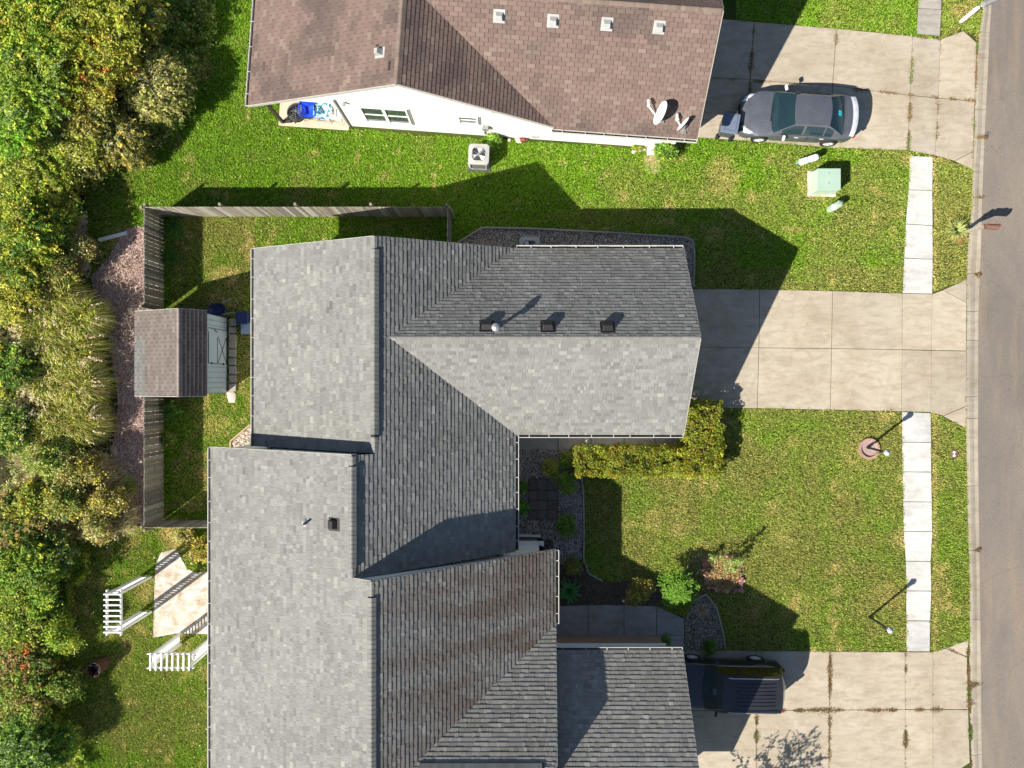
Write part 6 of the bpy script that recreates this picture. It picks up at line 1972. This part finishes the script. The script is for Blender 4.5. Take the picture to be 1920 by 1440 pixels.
def tall_grass(label, x, y, r_, n=1500, h=1.5, plumes=40, plume_dir=0, cols=((.34, .36, .05), (.24, .28, .04), (.44, .41, .13), (.13, .18, .03), (.24, .17, .07), (.52, .46, .22)), group='clumps of tall ornamental grass beside the mulch'):
    b = G(x, y)
    r = thing('ornamental_grass', label, 'ornamental grass', b, group=group)
    a = RNG.random(n) * 2 * math.pi
    dirs = np.stack([np.cos(a), np.sin(a), np.zeros(n)], 1)
    rad = .6 * r_ * np.sqrt(RNG.random(n))
    base = np.array([[b.x, b.y, 0]]) + dirs * rad[:, None]
    ja = np.where(RNG.random(n) < .25, RNG.random(n) * 6.283, a + RNG.normal(size=n) * .6) ; dirs = np.stack([np.cos(ja), np.sin(ja), np.zeros(n)], 1)
    L = r_ * (.25 + .75 * RNG.random(n)); H = h * (.35 + .75 * RNG.random(n))
    V, C = strips('b', base, dirs, L, H, .022 + .022 * RNG.random(n), pal(n, cols, None, .34), seg=5, droop=1.15)
    bulk('blades', V, 4, C, M_BLADE, r)
    if plumes:
        a = plume_dir + RNG.normal(size=plumes) * .7; dirs = np.stack([np.cos(a), np.sin(a), np.zeros(plumes)], 1)
        base = np.array([[b.x, b.y, 0]]) + dirs * .2
        Ls = r_ * (.8 + .45 * RNG.random(plumes)); Hs = h * (1.0 + .3 * RNG.random(plumes))
        Ps, Cs = [], []
        for i in range(plumes):
            t = RNG.uniform(.72, 1, 34)
            p = base[i] + dirs[i] * (Ls[i] * t ** 1.3)[:, None]; p[:, 2] += Hs[i] * np.sin(t * math.pi * .75)
            Ps.append(p + RNG.normal(size=p.shape) * .022); Cs.append(pal(34, [(.50, .38, .26), (.60, .50, .38), (.38, .28, .18)], None, .12))
        bulk('plumes', leaf_quads(np.concatenate(Ps), .05, .4, 1.6), 4, np.concatenate(Cs), M_BLADE, r)
    return r
TG = [(105, 565, .9, 'topmost clump of tall ornamental grass'), (158, 595, .75, 'ornamental grass clump nearest the shed roof corner'), (90, 625, 1.0, 'ornamental grass clump at the upper left of the mound'),
      (142, 655, .85, 'ornamental grass clump in the upper middle of the mound'), (100, 705, 1.05, 'ornamental grass clump at the left middle of the mound'), (152, 720, .85, 'ornamental grass clump at the right middle of the mound, by the mulch'),
      (130, 775, 1.05, 'ornamental grass clump at the lower middle of the mound'), (158, 795, .72, 'ornamental grass clump at the lower right of the mound'), (95, 815, .85, 'lowest left clump of tall ornamental grass')]
for i, (x, y, r_, lab) in enumerate(TG):
    q = W(x, y, .9)
    gx, gy = q.x * PPM + 960, 720 - q.y * PPM
    tall_grass(lab, gx, gy, r_ * 1.05, 2400, 1.25, 34 if i in (0, 2, 4, 8) else 4, math.pi if i in (0, 2, 4, 8) else -.1)
for x, y, lab in ((243, 912, 'small bright green grass tuft at the foot of the fence'), (228, 897, 'small grey green grass tuft beside the fence foot')):
    tall_grass(lab, x, y, .42, 260, .4, 0, cols=((.18, .28, .03), (.25, .30, .08)) if x > 235 else ((.24, .27, .16), (.3, .3, .2)), group='small grass tufts at the fence foot')

# spiky plant at the mailbox
r = thing('yucca', 'spiky yucca with dry brown leaves at the foot of the brown mailbox', 'yucca', G(1789, 433))
n = 260; a = RNG.random(n) * 6.283; dirs = np.stack([np.cos(a), np.sin(a), np.zeros(n)], 1); b = G(1788, 433)
V, C = strips('y', np.array([[b.x, b.y, 0]]) + dirs * .04, dirs, .22 + .25 * RNG.random(n), .12 + .34 * RNG.random(n), .03 + .01 * RNG.random(n), pal(n, [(.16, .22, .05), (.30, .33, .10), (.38, .36, .16), (.09, .14, .03)]), seg=3, droop=.4)
bulk('leaves', V, 4, C, M_BLADE, r)
n = 150; a = RNG.normal(size=n) * .8 - .3; dirs = np.stack([np.cos(a), np.sin(a), np.zeros(n)], 1)
V, C = strips('y', np.array([[b.x + .08, b.y - .06, 0]]) + dirs * .04, dirs, .25 + .25 * RNG.random(n), .04 + .1 * RNG.random(n), .025 + .01 * RNG.random(n), pal(n, [(.32, .16, .06), (.42, .26, .12)]), seg=3)
bulk('dry_leaves', V, 4, C, M_BLADE, r)

# ------------------------------------------------------------------ hedges
def hedge(label, boxes, n, h, cols, w_=None, group=None):
    """a row of bushes clipped to one height: overlapping rounded tufts with shaded hollows between"""
    b0 = boxes[0]
    r = thing('hedge', label, 'hedge', G((b0[0] + b0[2]) / 2, (b0[1] + b0[3]) / 2), group=group)
    Ps, Cs, stem = [], [], MB()
    for (x0, y0, x1, y1) in boxes:
        a, b = G(x0, y1), G(x1, y0)
        area = (b.x - a.x) * (b.y - a.y)
        per_ = 2 * (b.x - a.x + b.y - a.y)
        nt = int(area * 52); ns = int(per_ * h * 22)
        cs = [(random.uniform(a.x, b.x), random.uniform(a.y, b.y), h - random.uniform(.02, .22), .15) for _ in range(nt)]
        for _ in range(ns):
            t = random.uniform(0, per_); wx, wy = b.x - a.x, b.y - a.y
            if t < wx: px, py = a.x + t, a.y
            elif t < 2 * wx: px, py = a.x + t - wx, b.y
            elif t < 2 * wx + wy: px, py = a.x, a.y + t - 2 * wx
            else: px, py = b.x, a.y + t - 2 * wx - wy
            cs.append((px + random.gauss(0, .05), py + random.gauss(0, .05), random.uniform(.05, h - .12), .15))
        m = n // 15000 * 34 if n >= 15000 else 24
        for (px, py, pz, rr_) in cs:
            k = 56; d = unit(k); d[:, 2] = np.abs(d[:, 2]) * 1.1 - .15
            rad = rr_ * random.uniform(.7, 1.35)
            Ps.append(np.array([[px, py, pz]]) + d * rad * (.75 + .3 * RNG.random((k, 1))))
            tone = math.exp(random.gauss(0, .25)); base = cols[RNG.choice(len(cols), p=w_)]
            c = pal(k, cols, w_, .15) * .5 + np.array([base]) * .5
            Cs.append(c * tone)
        for k in range(int(area * 3) + 2):
            px, py = random.uniform(a.x + .1, b.x - .1), random.uniform(a.y + .1, b.y - .1)
            stem.tube([(px, py, -.02), (px + random.uniform(-.15, .15), py + random.uniform(-.15, .15), h * .9)], [.02, .006], 5)
        stem.box(((a.x + b.x) / 2, (a.y + b.y) / 2, h * .36), (b.x - a.x - .3, b.y - a.y - .3, h * .6))
    P = np.concatenate(Ps); C = np.concatenate(Cs); k = P[:, 2] > .02
    bulk('foliage', leaf_quads(P[k], .07, .4), 4, np.clip(C[k] * .9, .004, .8), M_LEAF, r)
    stem.build('stems', r, M_BARK)
    return r
HC = [(.16, .175, .015), (.105, .14, .014), (.20, .13, .015), (.035, .055, .010), (.19, .20, .03)]
HW = [.3, .3, .12, .13, .15]
hedge('long clipped yellow green hedge along the front footpath', [(1078, 839, 1276, 884)], 15000, 1.0, HC, HW)
hedge('short clipped yellow green hedge block across the end of the long one', [(1277, 757, 1338, 882)], 15000, 1.15, HC, HW)
h_ = HC

def shrub(label, x, y, r_, h, cols, n, leaf=.06, group=None, name='shrub', cat='shrub', **kw):
    c = W(x, y, h * .6); c.z = h * .5
    blobs = [(c + Vector((random.uniform(-.4, .4) * r_, random.uniform(-.4, .4) * r_, 0)), (r_ * .7, r_ * .7, h * .5)) for _ in range(4)]
    return plant(name, label, cat, (c.x, c.y, 0), blobs, n, leaf, cols, stems=5, tr=.012, clump=.12, per=24, group=group, **kw)
FG = (.05, .13, .02)
shrub('golden topped shrub north of the paver rectangle', 1032, 880, .38, .5, [YO, OL, GR], 2600)
shrub('green shrub hanging over the corner of the paver rectangle', 1062, 906, .42, .6, [GR, FG, OL], 3000)
shrub('dark green shrub south east of the paver rectangle', 1064, 984, .48, .7, [DG, GR], 3200)
shrub('small bright green shrub under the long gutter, upper of two', 976, 912, .28, .5, [FG, GR], 1600)
shrub('small bright green shrub under the long gutter, lower of two', 977, 952, .34, .5, [FG, GR, (.08, .2, .03)], 1900)
shrub('olive shrub at the left end of the long hedge', 1058, 862, .36, .5, [OL, DG, GR], 2200)
shrub('shaded yellow brown shrub north of the lower footpath', 1197, 1110, .55, .6, [OL, YO, BR], 4200)
shrub('low dark shrub between the ferns and the gravel', 1075, 1062, .4, .3, [DG, BR, OL], 1800)
shrub('leafy bush with bright green leaves at the white wall beside the bare patch', 1252, 283, .5, .8, [FG, (.14, .26, .03), GR, YG], 3800, leaf=.08)
shrub('small weedy bush at the white wall behind the beige air conditioner', 925, 262, .32, .5, [GR, (.14, .24, .04)], 1500, leaf=.08)
shrub('low reddish and green bush at the white wall left of the splash block', 1198, 277, .25, .25, [GR, YO, OL], 1000)
shrub('dark ground plant along the shaded west fence, north of the shed', 322, 480, .32, .3, [DG, FG], 2600)
shrub('broad dark bush along the shaded west fence beside the top fence', 326, 430, .4, .4, [DG, FG], 3000)
shrub('leafy dark green climber at the fence foot just south of the shed', 320, 770, .36, .5, [DG, FG, GR], 2800, leaf=.09)
shrub('lower leafy plant at the fence foot south of the shed', 318, 822, .3, .4, [DG, GR, OL], 1800, leaf=.08)
shrub('tuft of leaves on the driveway corner beneath the lower gutter', 1248, 1199, .16, .12, [FG, GR], 420, leaf=.07)
shrub('low dark green plants at the foot of the pebble bed', 1330, 1214, .3, .2, [DG, GR], 1500)
# fern
r = thing('fern', 'dark green fern with long arching fronds by the lower footpath', 'fern', G(1066, 1104))
Ps, Cs = [], []
for k in range(14):
    a = k * .45 + random.random() * .2; L_ = random.uniform(.35, .6); t = RNG.random(240)
    ctr = np.stack([L_ * t * math.cos(a), L_ * t * math.sin(a), .12 + .4 * np.sin(t * 2.4)], 1)
    off = (RNG.random(240) - .5) * 2 * .10 * (1 - t) * 1.1
    ctr[:, 0] += -math.sin(a) * off; ctr[:, 1] += math.cos(a) * off
    Ps.append(ctr + np.array([list(G(1066, 1104))])); Cs.append(pal(240, [(.03, .10, .03), (.05, .14, .035)]))
bulk('fronds', leaf_quads(np.concatenate(Ps), .05, .8, 1.5), 4, np.concatenate(Cs), M_LEAF, r)
# small maple, layered bright sprays
c = W(1274, 1106, 1.2)
r = thing('small_maple', 'small bright green layered maple at the end of the lower footpath', 'tree', (c.x, c.y, 0))
Ps, Cs = [], []
mt = MB()
for k in range(44):
    a = random.uniform(0, 6.28); rad = .66 * math.sqrt(random.random()); zz = 1.35 - .55 * (rad / .72) ** 2 + random.uniform(-.06, .06)
    tip = Vector((c.x + rad * math.cos(a), c.y + rad * math.sin(a), zz))
    mt.tube([(c.x, c.y, .5 + .3 * random.random()), tip], [.016, .005], 5)
    for s_ in range(7):
        bb_ = random.uniform(0, 6.28); q = np.array([list(tip)]) + np.linspace(0, .26, 22)[:, None] * np.array([[math.cos(bb_), math.sin(bb_), -.12]])
        Ps.append(q + RNG.normal(size=q.shape) * .02); Cs.append(pal(22, [(.065, .14, .012), (.10, .18, .018), (.045, .10, .010)], None, .15))
bulk('crown', leaf_quads(np.concatenate(Ps), .052, .75), 4, np.concatenate(Cs), M_LEAF, r)
mt.tube([(c.x, c.y, -.05), (c.x, c.y, 1.2)], [.03, .015], 8); mt.build('trunk', r, M_BARK)
# dry seed-head plant
r = thing('dry_plant', 'bleached dry twiggy plant beside the small maple', 'plant', G(1314, 1142))
m_ = MB(); b = G(1314, 1142)
for k in range(70):
    a = random.uniform(0, 6.28); rad = random.uniform(.1, .36); h2 = random.uniform(.15, .4)
    e = b + Vector((rad * math.cos(a), rad * math.sin(a), h2)); mid = b + Vector((rad * .5 * math.cos(a + .4), rad * .5 * math.sin(a + .4), h2 * .8)); m_.tube([b, mid, e], .006, 4)
m_.build('twigs', r, flat('straw', (.48, .36, .24), .9))
# rose bed: dry stalks, golden leaves and a tall loose conifer-like plant
r = thing('dry_flowers', 'tangle of dry straw coloured stalks and golden leaves inside the red stone ring', 'flower bed plants', G(1355, 1072))
m_ = MB()
for k in range(320):
    a = random.uniform(0, 6.28); rad = .62 * math.sqrt(random.random()); b = G(1352, 1070) + Vector((rad * math.cos(a), rad * math.sin(a), 0))
    d = Vector((random.uniform(-.35, .35), random.uniform(-.35, .35), random.uniform(.04, .22))); m_.tube([b, b + d * .5 + UP * .08, b + d], .005, 4)
m_.build('stalks', r, flat('straw', (.48, .36, .24), .9))
n = 3000; a = RNG.random(n) * 6.28; rad = .74 * RNG.random(n) ** .7; b = G(1353, 1072)
bulk('leaves', leaf_quads(np.stack([b.x + rad * np.cos(a), b.y + rad * np.sin(a), .05 + .2 * RNG.random(n)], 1), .06, .5), 4, pal(n, [(.24, .13, .04), (.24, .18, .09), (.17, .10, .04), (.12, .13, .03), (.30, .23, .13)]), M_LEAF, r)
def sparse(label, x, y, h, r_, n):
    b = G(x, y); r = thing('tall_weed', label, 'plant', b, group='tall loose plants in the stone ringed bed')
    m_ = MB(); Ps = []
    tip = b + Vector((random.uniform(-.1, .1), random.uniform(-.05, .15), h)); m_.tube([b, tip], [.014, .004], 6)
    for k in range(16):
        t = .18 + .8 * k / 16; p = b.lerp(tip, t); a = k * 2.3; L_ = r_ * (1 - t) * 1.1 + .06
        e = p + Vector((L_ * math.cos(a), L_ * math.sin(a), L_ * .5)); m_.tube([p, e], [.006, .002], 4)
        tt = RNG.random(n // 16)[:, None]; Ps.append(np.array([list(p)]) * (1 - tt) + np.array([list(e)]) * tt + RNG.normal(size=(n // 16, 3)) * .03)
    m_.build('stem', r, M_BARK); P = np.concatenate(Ps)
    bulk('foliage', leaf_quads(P, .055, .4), 4, pal(len(P), [(.12, .20, .03), (.18, .24, .05), (.26, .28, .12)]), M_LEAF, r)
sparse('tallest loose green weed in the stone ringed bed', 1354, 1050, 1.9, .40, 760)
sparse('loose green weed at the right of the stone ringed bed', 1378, 1052, .8, .28, 420)
sparse('thin green weed at the left of the stone ringed bed', 1333, 1046, .65, .2, 300)

# tree on the lawn beyond the lower driveway: only its shadow reaches the concrete in view
b = G(1322, 1545)
r = thing('young_tree', 'young street yard tree south of the lower driveway whose leafy shadow falls on the concrete', 'tree', b)
m_ = MB(); m_.tube([b - UP * .05, b + UP * 1.6, b + UP * 3.9], [.07, .05, .015], 8)
Ps = []
for k in range(20):
    z0 = 1.9 + 2.0 * k / 20; a = k * 2.4; L_ = 1.75 * (1 - (z0 - 1.9) / 2.9); p = b + UP * z0; e = p + Vector((L_ * math.cos(a), L_ * math.sin(a), .6)); m_.tube([p, p.lerp(e, .5) - UP * .04, e], [.024, .014, .006], 5)
    for q in range(13):
        t_ = .25 + .8 * q / 13; c = p.lerp(e, t_); sd_ = random.choice((-1, 1)); L2 = random.uniform(.1, .3)
        tip_ = c + Vector((-math.sin(a) * sd_ * L2 + math.cos(a) * .12, math.cos(a) * sd_ * L2 + math.sin(a) * .12, .03)); m_.tube([c, tip_], [.006, .003], 4)
        Ps.append(np.array([list(c.lerp(tip_, j_ / 4)) for j_ in range(1, 6)]) + RNG.normal(size=(5, 3)) * .02)
m_.build('trunk', r, M_BARK); P = np.concatenate(Ps)
bulk('crown', leaf_quads(P, .10, .6, 1.3), 4, pal(len(P), [GR, FG, OL]), M_LEAF, r)

straw('bleached dry stalks standing in the scrub south of the tall grass', [(40, 845), (205, 850), (240, 900), (262, 940), (262, 990), (215, 1000), (150, 1010), (60, 1000)], 9000, .9, [(.40, .34, .22), (.30, .25, .15), (.46, .40, .28), (.22, .20, .09)])
straw('dry stalks leaning over the bark chips beside the tall grass', [(180, 480), (255, 470), (262, 560), (240, 700), (232, 860), (205, 860), (200, 700), (205, 600)], 1500, .35, [(.36, .28, .22), (.44, .36, .28), (.22, .15, .11)])
straw('reddish brown dry stems in the brush left of the rubble strip', [(70, 410), (142, 420), (146, 520), (110, 560), (60, 520)], 4200, .9, [(.26, .16, .07), (.34, .24, .12), (.16, .15, .05)])
# ================================================================== lawn blades, stones, chips
def lawn_color(X, Y):
    """dry, fresh and bare patches as the lawn has them"""
    gx, gy = X * PPM + 960, 720 - Y * PPM
    fresh = np.array([.125, .225, .012]); olive = np.array([.188, .196, .046]); dry = np.array([.36, .27, .10])
    m = vnoise(X + 70, Y + 70, 1.7, 51) * .55 + vnoise(X + 70, Y + 70, .6, 52) * .45
    o = np.zeros_like(X)
    front = (gx > 1080) & (gy > 500)
    upper = (gy < 560) & (gx > 250) & (gx < 1700)
    verge = gx > 1740
    o = np.where(front, .86, .35); o = np.where(upper & ~front, np.clip((gx - 600) / 2300, .0, .40), o); o = np.where(verge, .72, o)
    backyard = (gx > 320) & (gx < 480) & (gy > 400) & (gy < 960); o = np.where(backyard, .62, o)
    lowleft = (gx < 480) & (gy > 980); o = np.where(lowleft, .42 + .2 * (gx < 330), o)
    k = np.clip(o + (m - .5) * 1.5, 0, 1)[:, None]
    c = fresh * (1 - k) + olive * k
    dr = vnoise(X + 20, Y + 90, .85, 53) * .5 + vnoise(X + 20, Y + 90, .28, 54) * .5
    thr = np.where(front | verge, .68, .70); thr = np.where(backyard, .52, thr); thr = np.where(lowleft, .60, thr)
    spots = np.zeros_like(X)
    for (sx, sy, sr, sk) in ((1352, 322, 30, .55), (1362, 348, 24, .5), (1225, 980, 26, .5), (1270, 990, 22, .5), (1315, 1042, 26, .7), (1530, 352, 34, .5), (330, 1003, 34, 1.0), (250, 1000, 40, .35), (1265, 445, 0, 0), (225, 450, 30, .6), (1808, 90, 24, .9), (1095, 275, 0, 0),
                              (1668, 1120, 30, .35), (1500, 1140, 40, .25), (1600, 860, 40, .3), (1460, 990, 40, .3), (395, 800, 30, .5), (1702, 300, 14, .6), (1690, 1010, 22, .6), (560, 375, 30, .2), (340, 1215, 40, .5), (1690, 1190, 10, .4)):
        if sr: spots = np.maximum(spots, sk * np.clip(1.25 - np.hypot(gx - sx, gy - sy) / sr, 0, 1))
    edge = np.clip(1 - np.abs(gx - 1752) / 7, 0, 1) * .6 * (gy > 280)
    d = np.clip(np.maximum(np.clip((dr - thr) * 3, 0, .5), np.maximum(spots, edge)) * (.6 + .8 * vnoise(X + 5, Y + 5, .12, 55)), 0, 1)[:, None]
    return c * (1 - d) + dry * d, d[:, 0]

def blades(name, X, Y, z=0.0, hmul=1.0):
    n = len(X)
    C, d = lawn_color(X, Y)
    a = RNG.random(n) * 6.283; tilt = .02 + .055 * RNG.random(n); h = (.03 + .05 * RNG.random(n)) * hmul * (1 - .5 * d)
    w = .010 + .011 * RNG.random(n)
    dx, dy = np.cos(a), np.sin(a)
    P0 = np.stack([X - dy * w, Y + dx * w, np.full(n, z)], 1); P1 = np.stack([X + dy * w, Y - dx * w, np.full(n, z)], 1)
    P2 = np.stack([X + dx * tilt, Y + dy * tilt, z + h], 1)
    V = np.stack([P0, P1, P2], 1).reshape(-1, 3)
    br = np.exp(.31 * RNG.normal(size=(n, 1)))
    straw = RNG.random(n) < .016 + .1 * d
    C = C * br; C[straw] = np.array([.42, .33, .15])
    patch_ = (.90 + .2 * vnoise(X + 40, Y + 40, .16, 57))[:, None]
    return bulk(name, V, 3, np.clip(C * patch_, .004, .8), M_BLADE)

def scatter(n, x0, y0, x1, y1, inc=None, exc=(), wob=3.4):
    gx, gy = RNG.uniform(x0, x1, n), RNG.uniform(y0, y1, n)
    X, Y = (gx - 960) / PPM, (720 - gy) / PPM
    k = np.ones(n, bool)
    if inc is not None: k &= inpoly(gx, gy, inc)
    jx, jy = gx + (vnoise(X + 33, Y + 33, .22, 61) - .5) * wob * 2 + RNG.normal(size=n) * .5, gy + (vnoise(X + 33, Y + 33, .22, 62) - .5) * wob * 2 + RNG.normal(size=n) * .5
    for e in exc: k &= ~inpoly(jx, jy, e)
    return X[k], Y[k]

CURBX = np.array([[along(CURB_IN, y), y] for y in range(-100, 1600, 10)])
def grass_region(n, x0, y0, x1, y1, **kw):
    X, Y = scatter(n, x0, y0, x1, y1, exc=NOGRASS)
    gx, gy = X * PPM + 960, 720 - Y * PPM
    lim = np.interp(gy, CURBX[:, 1], CURBX[:, 0]) - 1
    k = gx < lim + (vnoise(X, Y + 50, .2, 63) - .5) * 5 + 1
    return X[k], Y[k]
DEN = 1750 / PPM ** 2
def reg(x0, y0, x1, y1, k=1.0): return grass_region(int((x1 - x0) * (y1 - y0) * DEN * k), x0, y0, x1, y1)
parts_ = [reg(160, 190, 1270, 560), reg(1270, 230, 1830, 560), reg(1380, -60, 1850, 80), reg(300, 560, 480, 990, .9), reg(1090, 745, 1830, 1230), reg(90, 965, 480, 1480), reg(300, -40, 480, 200, .9), reg(950, 1000, 1090, 1150, .2)]
X = np.concatenate([p[0] for p in parts_]); Y = np.concatenate([p[1] for p in parts_])
tag(blades('grass', X, Y), 'mown grass of the lawns, green with dry straw coloured patches', 'grass', kind='stuff')

# weeds in the concrete joints
def weeds(lines, dens=330, r_=2.2):
    Xs, Ys, S = [], [], []
    for (a, b, k) in lines:
        L_ = math.dist(a, b) / PPM; n = int(L_ * dens * k)
        t = RNG.random(n)
        # clumpy along the joint
        q = vnoise(t * L_ + a[0] * .37, np.full(n, a[1] * .11 + 3), .35, 71)
        keep = RNG.random(n) < np.clip((q - .42) * 4, 0.03, 1)
        t, q = t[keep], q[keep]
        s_ = RNG.normal(size=len(t)) * r_ * (q ** 2) * 1.6
        dx, dy = (b[0] - a[0]), (b[1] - a[1]); l = math.hypot(dx, dy)
        Xs.append(a[0] + dx * t - dy / l * s_); Ys.append(a[1] + dy * t + dx / l * s_)
    gx, gy = np.concatenate(Xs), np.concatenate(Ys)
    X, Y = (gx - 960) / PPM, (720 - gy) / PPM; n = len(X)
    a = RNG.random(n) * 6.283; w = .010 + .01 * RNG.random(n); dx, dy = np.cos(a), np.sin(a); tl = .02 + .05 * RNG.random(n)
    V = np.stack([np.stack([X - dy * w, Y + dx * w, np.full(n, .01)], 1), np.stack([X + dy * w, Y - dx * w, np.full(n, .01)], 1), np.stack([X + dx * tl, Y + dy * tl, .035 + .04 * RNG.random(n)], 1)], 1).reshape(-1, 3)
    g_ = vnoise(X + 11, Y + 11, .8, 72)[:, None]
    C = pal(n, [(.17, .11, .045), (.12, .085, .035), (.22, .16, .075)], None, .25) * (1 - g_ * .3); gm = (g_[:, 0] > .80); C[gm] = pal(gm.sum(), [(.06, .11, .015), (.12, .14, .03)])
    return bulk('joint_weeds', V, 3, np.clip(C, .01, .8), M_BLADE)
wl = [((1414, 41), (1406, 149), 1.1), ((1406, 149), (1402, 262), .8), ((1568, 54), (1561, 161), 1.2), ((1711, 68), (1706, 179), 1.0), ((1706, 179), (1702, 282), 1.8), ((1763, 74), (1759, 184), .12), ((1759, 184), (1753, 292), .5), ((1262, 143), (1500, 158), .9), ((1600, 168), (1827, 190), 1.1),
      ((1832, 60), (1827, 200), 1.2), ((1826, 200), (1822, 318), .4), ((1703, 283), (1600, 280), .6), ((1720, 70), (1763, 74), 1.5), ((1748, 292), (1760, 296), 2.0), ((1827, 258), (1850, 258), 1.8),
      ((1556, 1221), (1555, 1331), 2.2), ((1555, 1331), (1554, 1445), 1.2), ((1697, 1222), (1697, 1330), 1.3), ((1697, 1345), (1697, 1442), 2.4), ((1418, 1332), (1418, 1446), 2.0), ((1400, 1332), (1815, 1330), 1.7), ((1749, 1222), (1749, 1440), .06),
      ((1813, 1200), (1817, 1330), 1.6), ((1817, 1330), (1820, 1440), 2.4), ((1773, 1215), (1813, 1232), 1.3), ((1817, 1284), (1841, 1284), 1.6), ((1418, 1447), (1697, 1444), 1.0), ((1812, 525), (1811, 803), .05), ((1815, 1032), (1838, 1032), 1.8), ((1822, 371), (1843, 371), 1.2), ((1813, 513), (1838, 517), 1.5), ((1690, 770), (1660, 769), .5)]
tag(weeds(wl), 'dry brown and green weeds growing in the joints of the driveway concrete and curb', 'weeds', kind='stuff')
# dark joint fill lies between slabs already; fallen leaves on the lawn
X, Y = scatter(300, 180, 200, 1300, 400, exc=NOGRASS); X2, Y2 = scatter(150, 120, 1000, 480, 1440, exc=NOGRASS); X3, Y3 = scatter(60, 480, 400, 1500, 560, exc=NOGRASS); X4, Y4 = scatter(50, 1100, 780, 1800, 1220, exc=NOGRASS)
X, Y = np.concatenate([X, X2, X3, X4]), np.concatenate([Y, Y2, Y3, Y4])
tag(bulk('fallen_leaves', leaf_quads(np.stack([X, Y, .07 + .02 * RNG.random(len(X))], 1), .06, .8), 4, pal(len(X), [(.26, .21, .10), (.30, .26, .17), (.20, .14, .06)]), M_LEAF), 'pale dead leaves fallen on the lawns', 'fallen leaves', kind='stuff')

# gravel and pebbles: squashed octahedra
def pebbles(name, label, X, Y, z, size, cols, w_=None, jit=.15, flat_=.6, M=None, long=1.0):
    n = len(X)
    d = np.array([[1, 0, 0], [0, 1, 0], [-1, 0, 0], [0, -1, 0], [0, 0, 1]], float)
    a = RNG.random(n) * 6.28; ca, sa = np.cos(a), np.sin(a)
    s = size * (.5 + RNG.random(n)); sy = s * (.6 + .5 * RNG.random(n)) / long; sx = s * long
    pts = []
    for k in range(5):
        x, y, zz = d[k, 0] * sx, d[k, 1] * sy, d[k, 2] * s * flat_
        x = x + RNG.normal(size=n) * s * .12; y = y + RNG.normal(size=n) * sy * .2
        pts.append(np.stack([X + x * ca - y * sa, Y + x * sa + y * ca, z + zz + (RNG.random(n) * .01 if k < 4 else .01)], 1))
    V = np.stack([pts[0], pts[1], pts[4], pts[1], pts[2], pts[4], pts[2], pts[3], pts[4], pts[3], pts[0], pts[4]], 1).reshape(-1, 3)
    C = np.repeat(pal(n, cols, w_, jit), 4, 0)
    return tag(bulk(name, V, 3, C, M or M_STONE), label, 'gravel' if M is None else 'mulch', kind='stuff')
def gpoly_scatter(poly, dens, exc=()):
    xs, ys = [p[0] for p in poly], [p[1] for p in poly]
    return scatter(int((max(xs) - min(xs)) * (max(ys) - min(ys)) / PPM ** 2 * dens), min(xs), min(ys), max(xs), max(ys), poly, exc, 0)
GC = [(.32, .28, .25), (.45, .42, .38), (.20, .17, .15), (.60, .57, .52), (.30, .22, .18)]
PVX = [[(990, 897), (1047, 897), (1047, 975), (990, 975)]]
for poly, lab, dn_, s_, cc in ((GRAVEL_A, 'mixed grey gravel round the paver rectangle', 1500, .022, GC), (GRAVEL_B, 'mixed grey gravel strip north of the grey house', 1400, .022, GC),
                          (GRAVEL_C, 'pale pebble bed beside the lower footpath', 1600, .022, [(.27, .24, .19), (.38, .35, .29), (.17, .14, .11), (.46, .43, .37), (.10, .11, .05)]), (GRAVEL_D, 'tan and white gravel corner behind the grey house', 900, .032, [(.62, .52, .42), (.75, .68, .60), (.40, .28, .20), (.5, .42, .34)])):
    X, Y = gpoly_scatter(poly, dn_, PVX); pebbles('gravel', lab, X, Y, .014, s_, cc)
X, Y = gpoly_scatter(MULCH, 1150)
pebbles('bark_chips', 'pinkish brown bark chips along the outside of the west fence', X, Y, .014, .024, [(.62, .47, .42), (.48, .34, .30), (.72, .60, .54), (.28, .19, .16)], None, .15, .7, M_CHIP, 1.7)
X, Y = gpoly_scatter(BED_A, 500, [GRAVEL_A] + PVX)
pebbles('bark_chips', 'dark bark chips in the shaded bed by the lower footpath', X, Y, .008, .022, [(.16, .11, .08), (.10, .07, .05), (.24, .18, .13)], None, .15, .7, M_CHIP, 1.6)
X, Y = gpoly_scatter([(142, 400), (162, 396), (168, 470), (172, 520), (140, 515), (140, 440)], 500)
pebbles('rubble', 'pale broken rubble along the woods edge', X, Y, .012, .05, [(.60, .48, .38), (.72, .62, .52), (.45, .34, .26)])
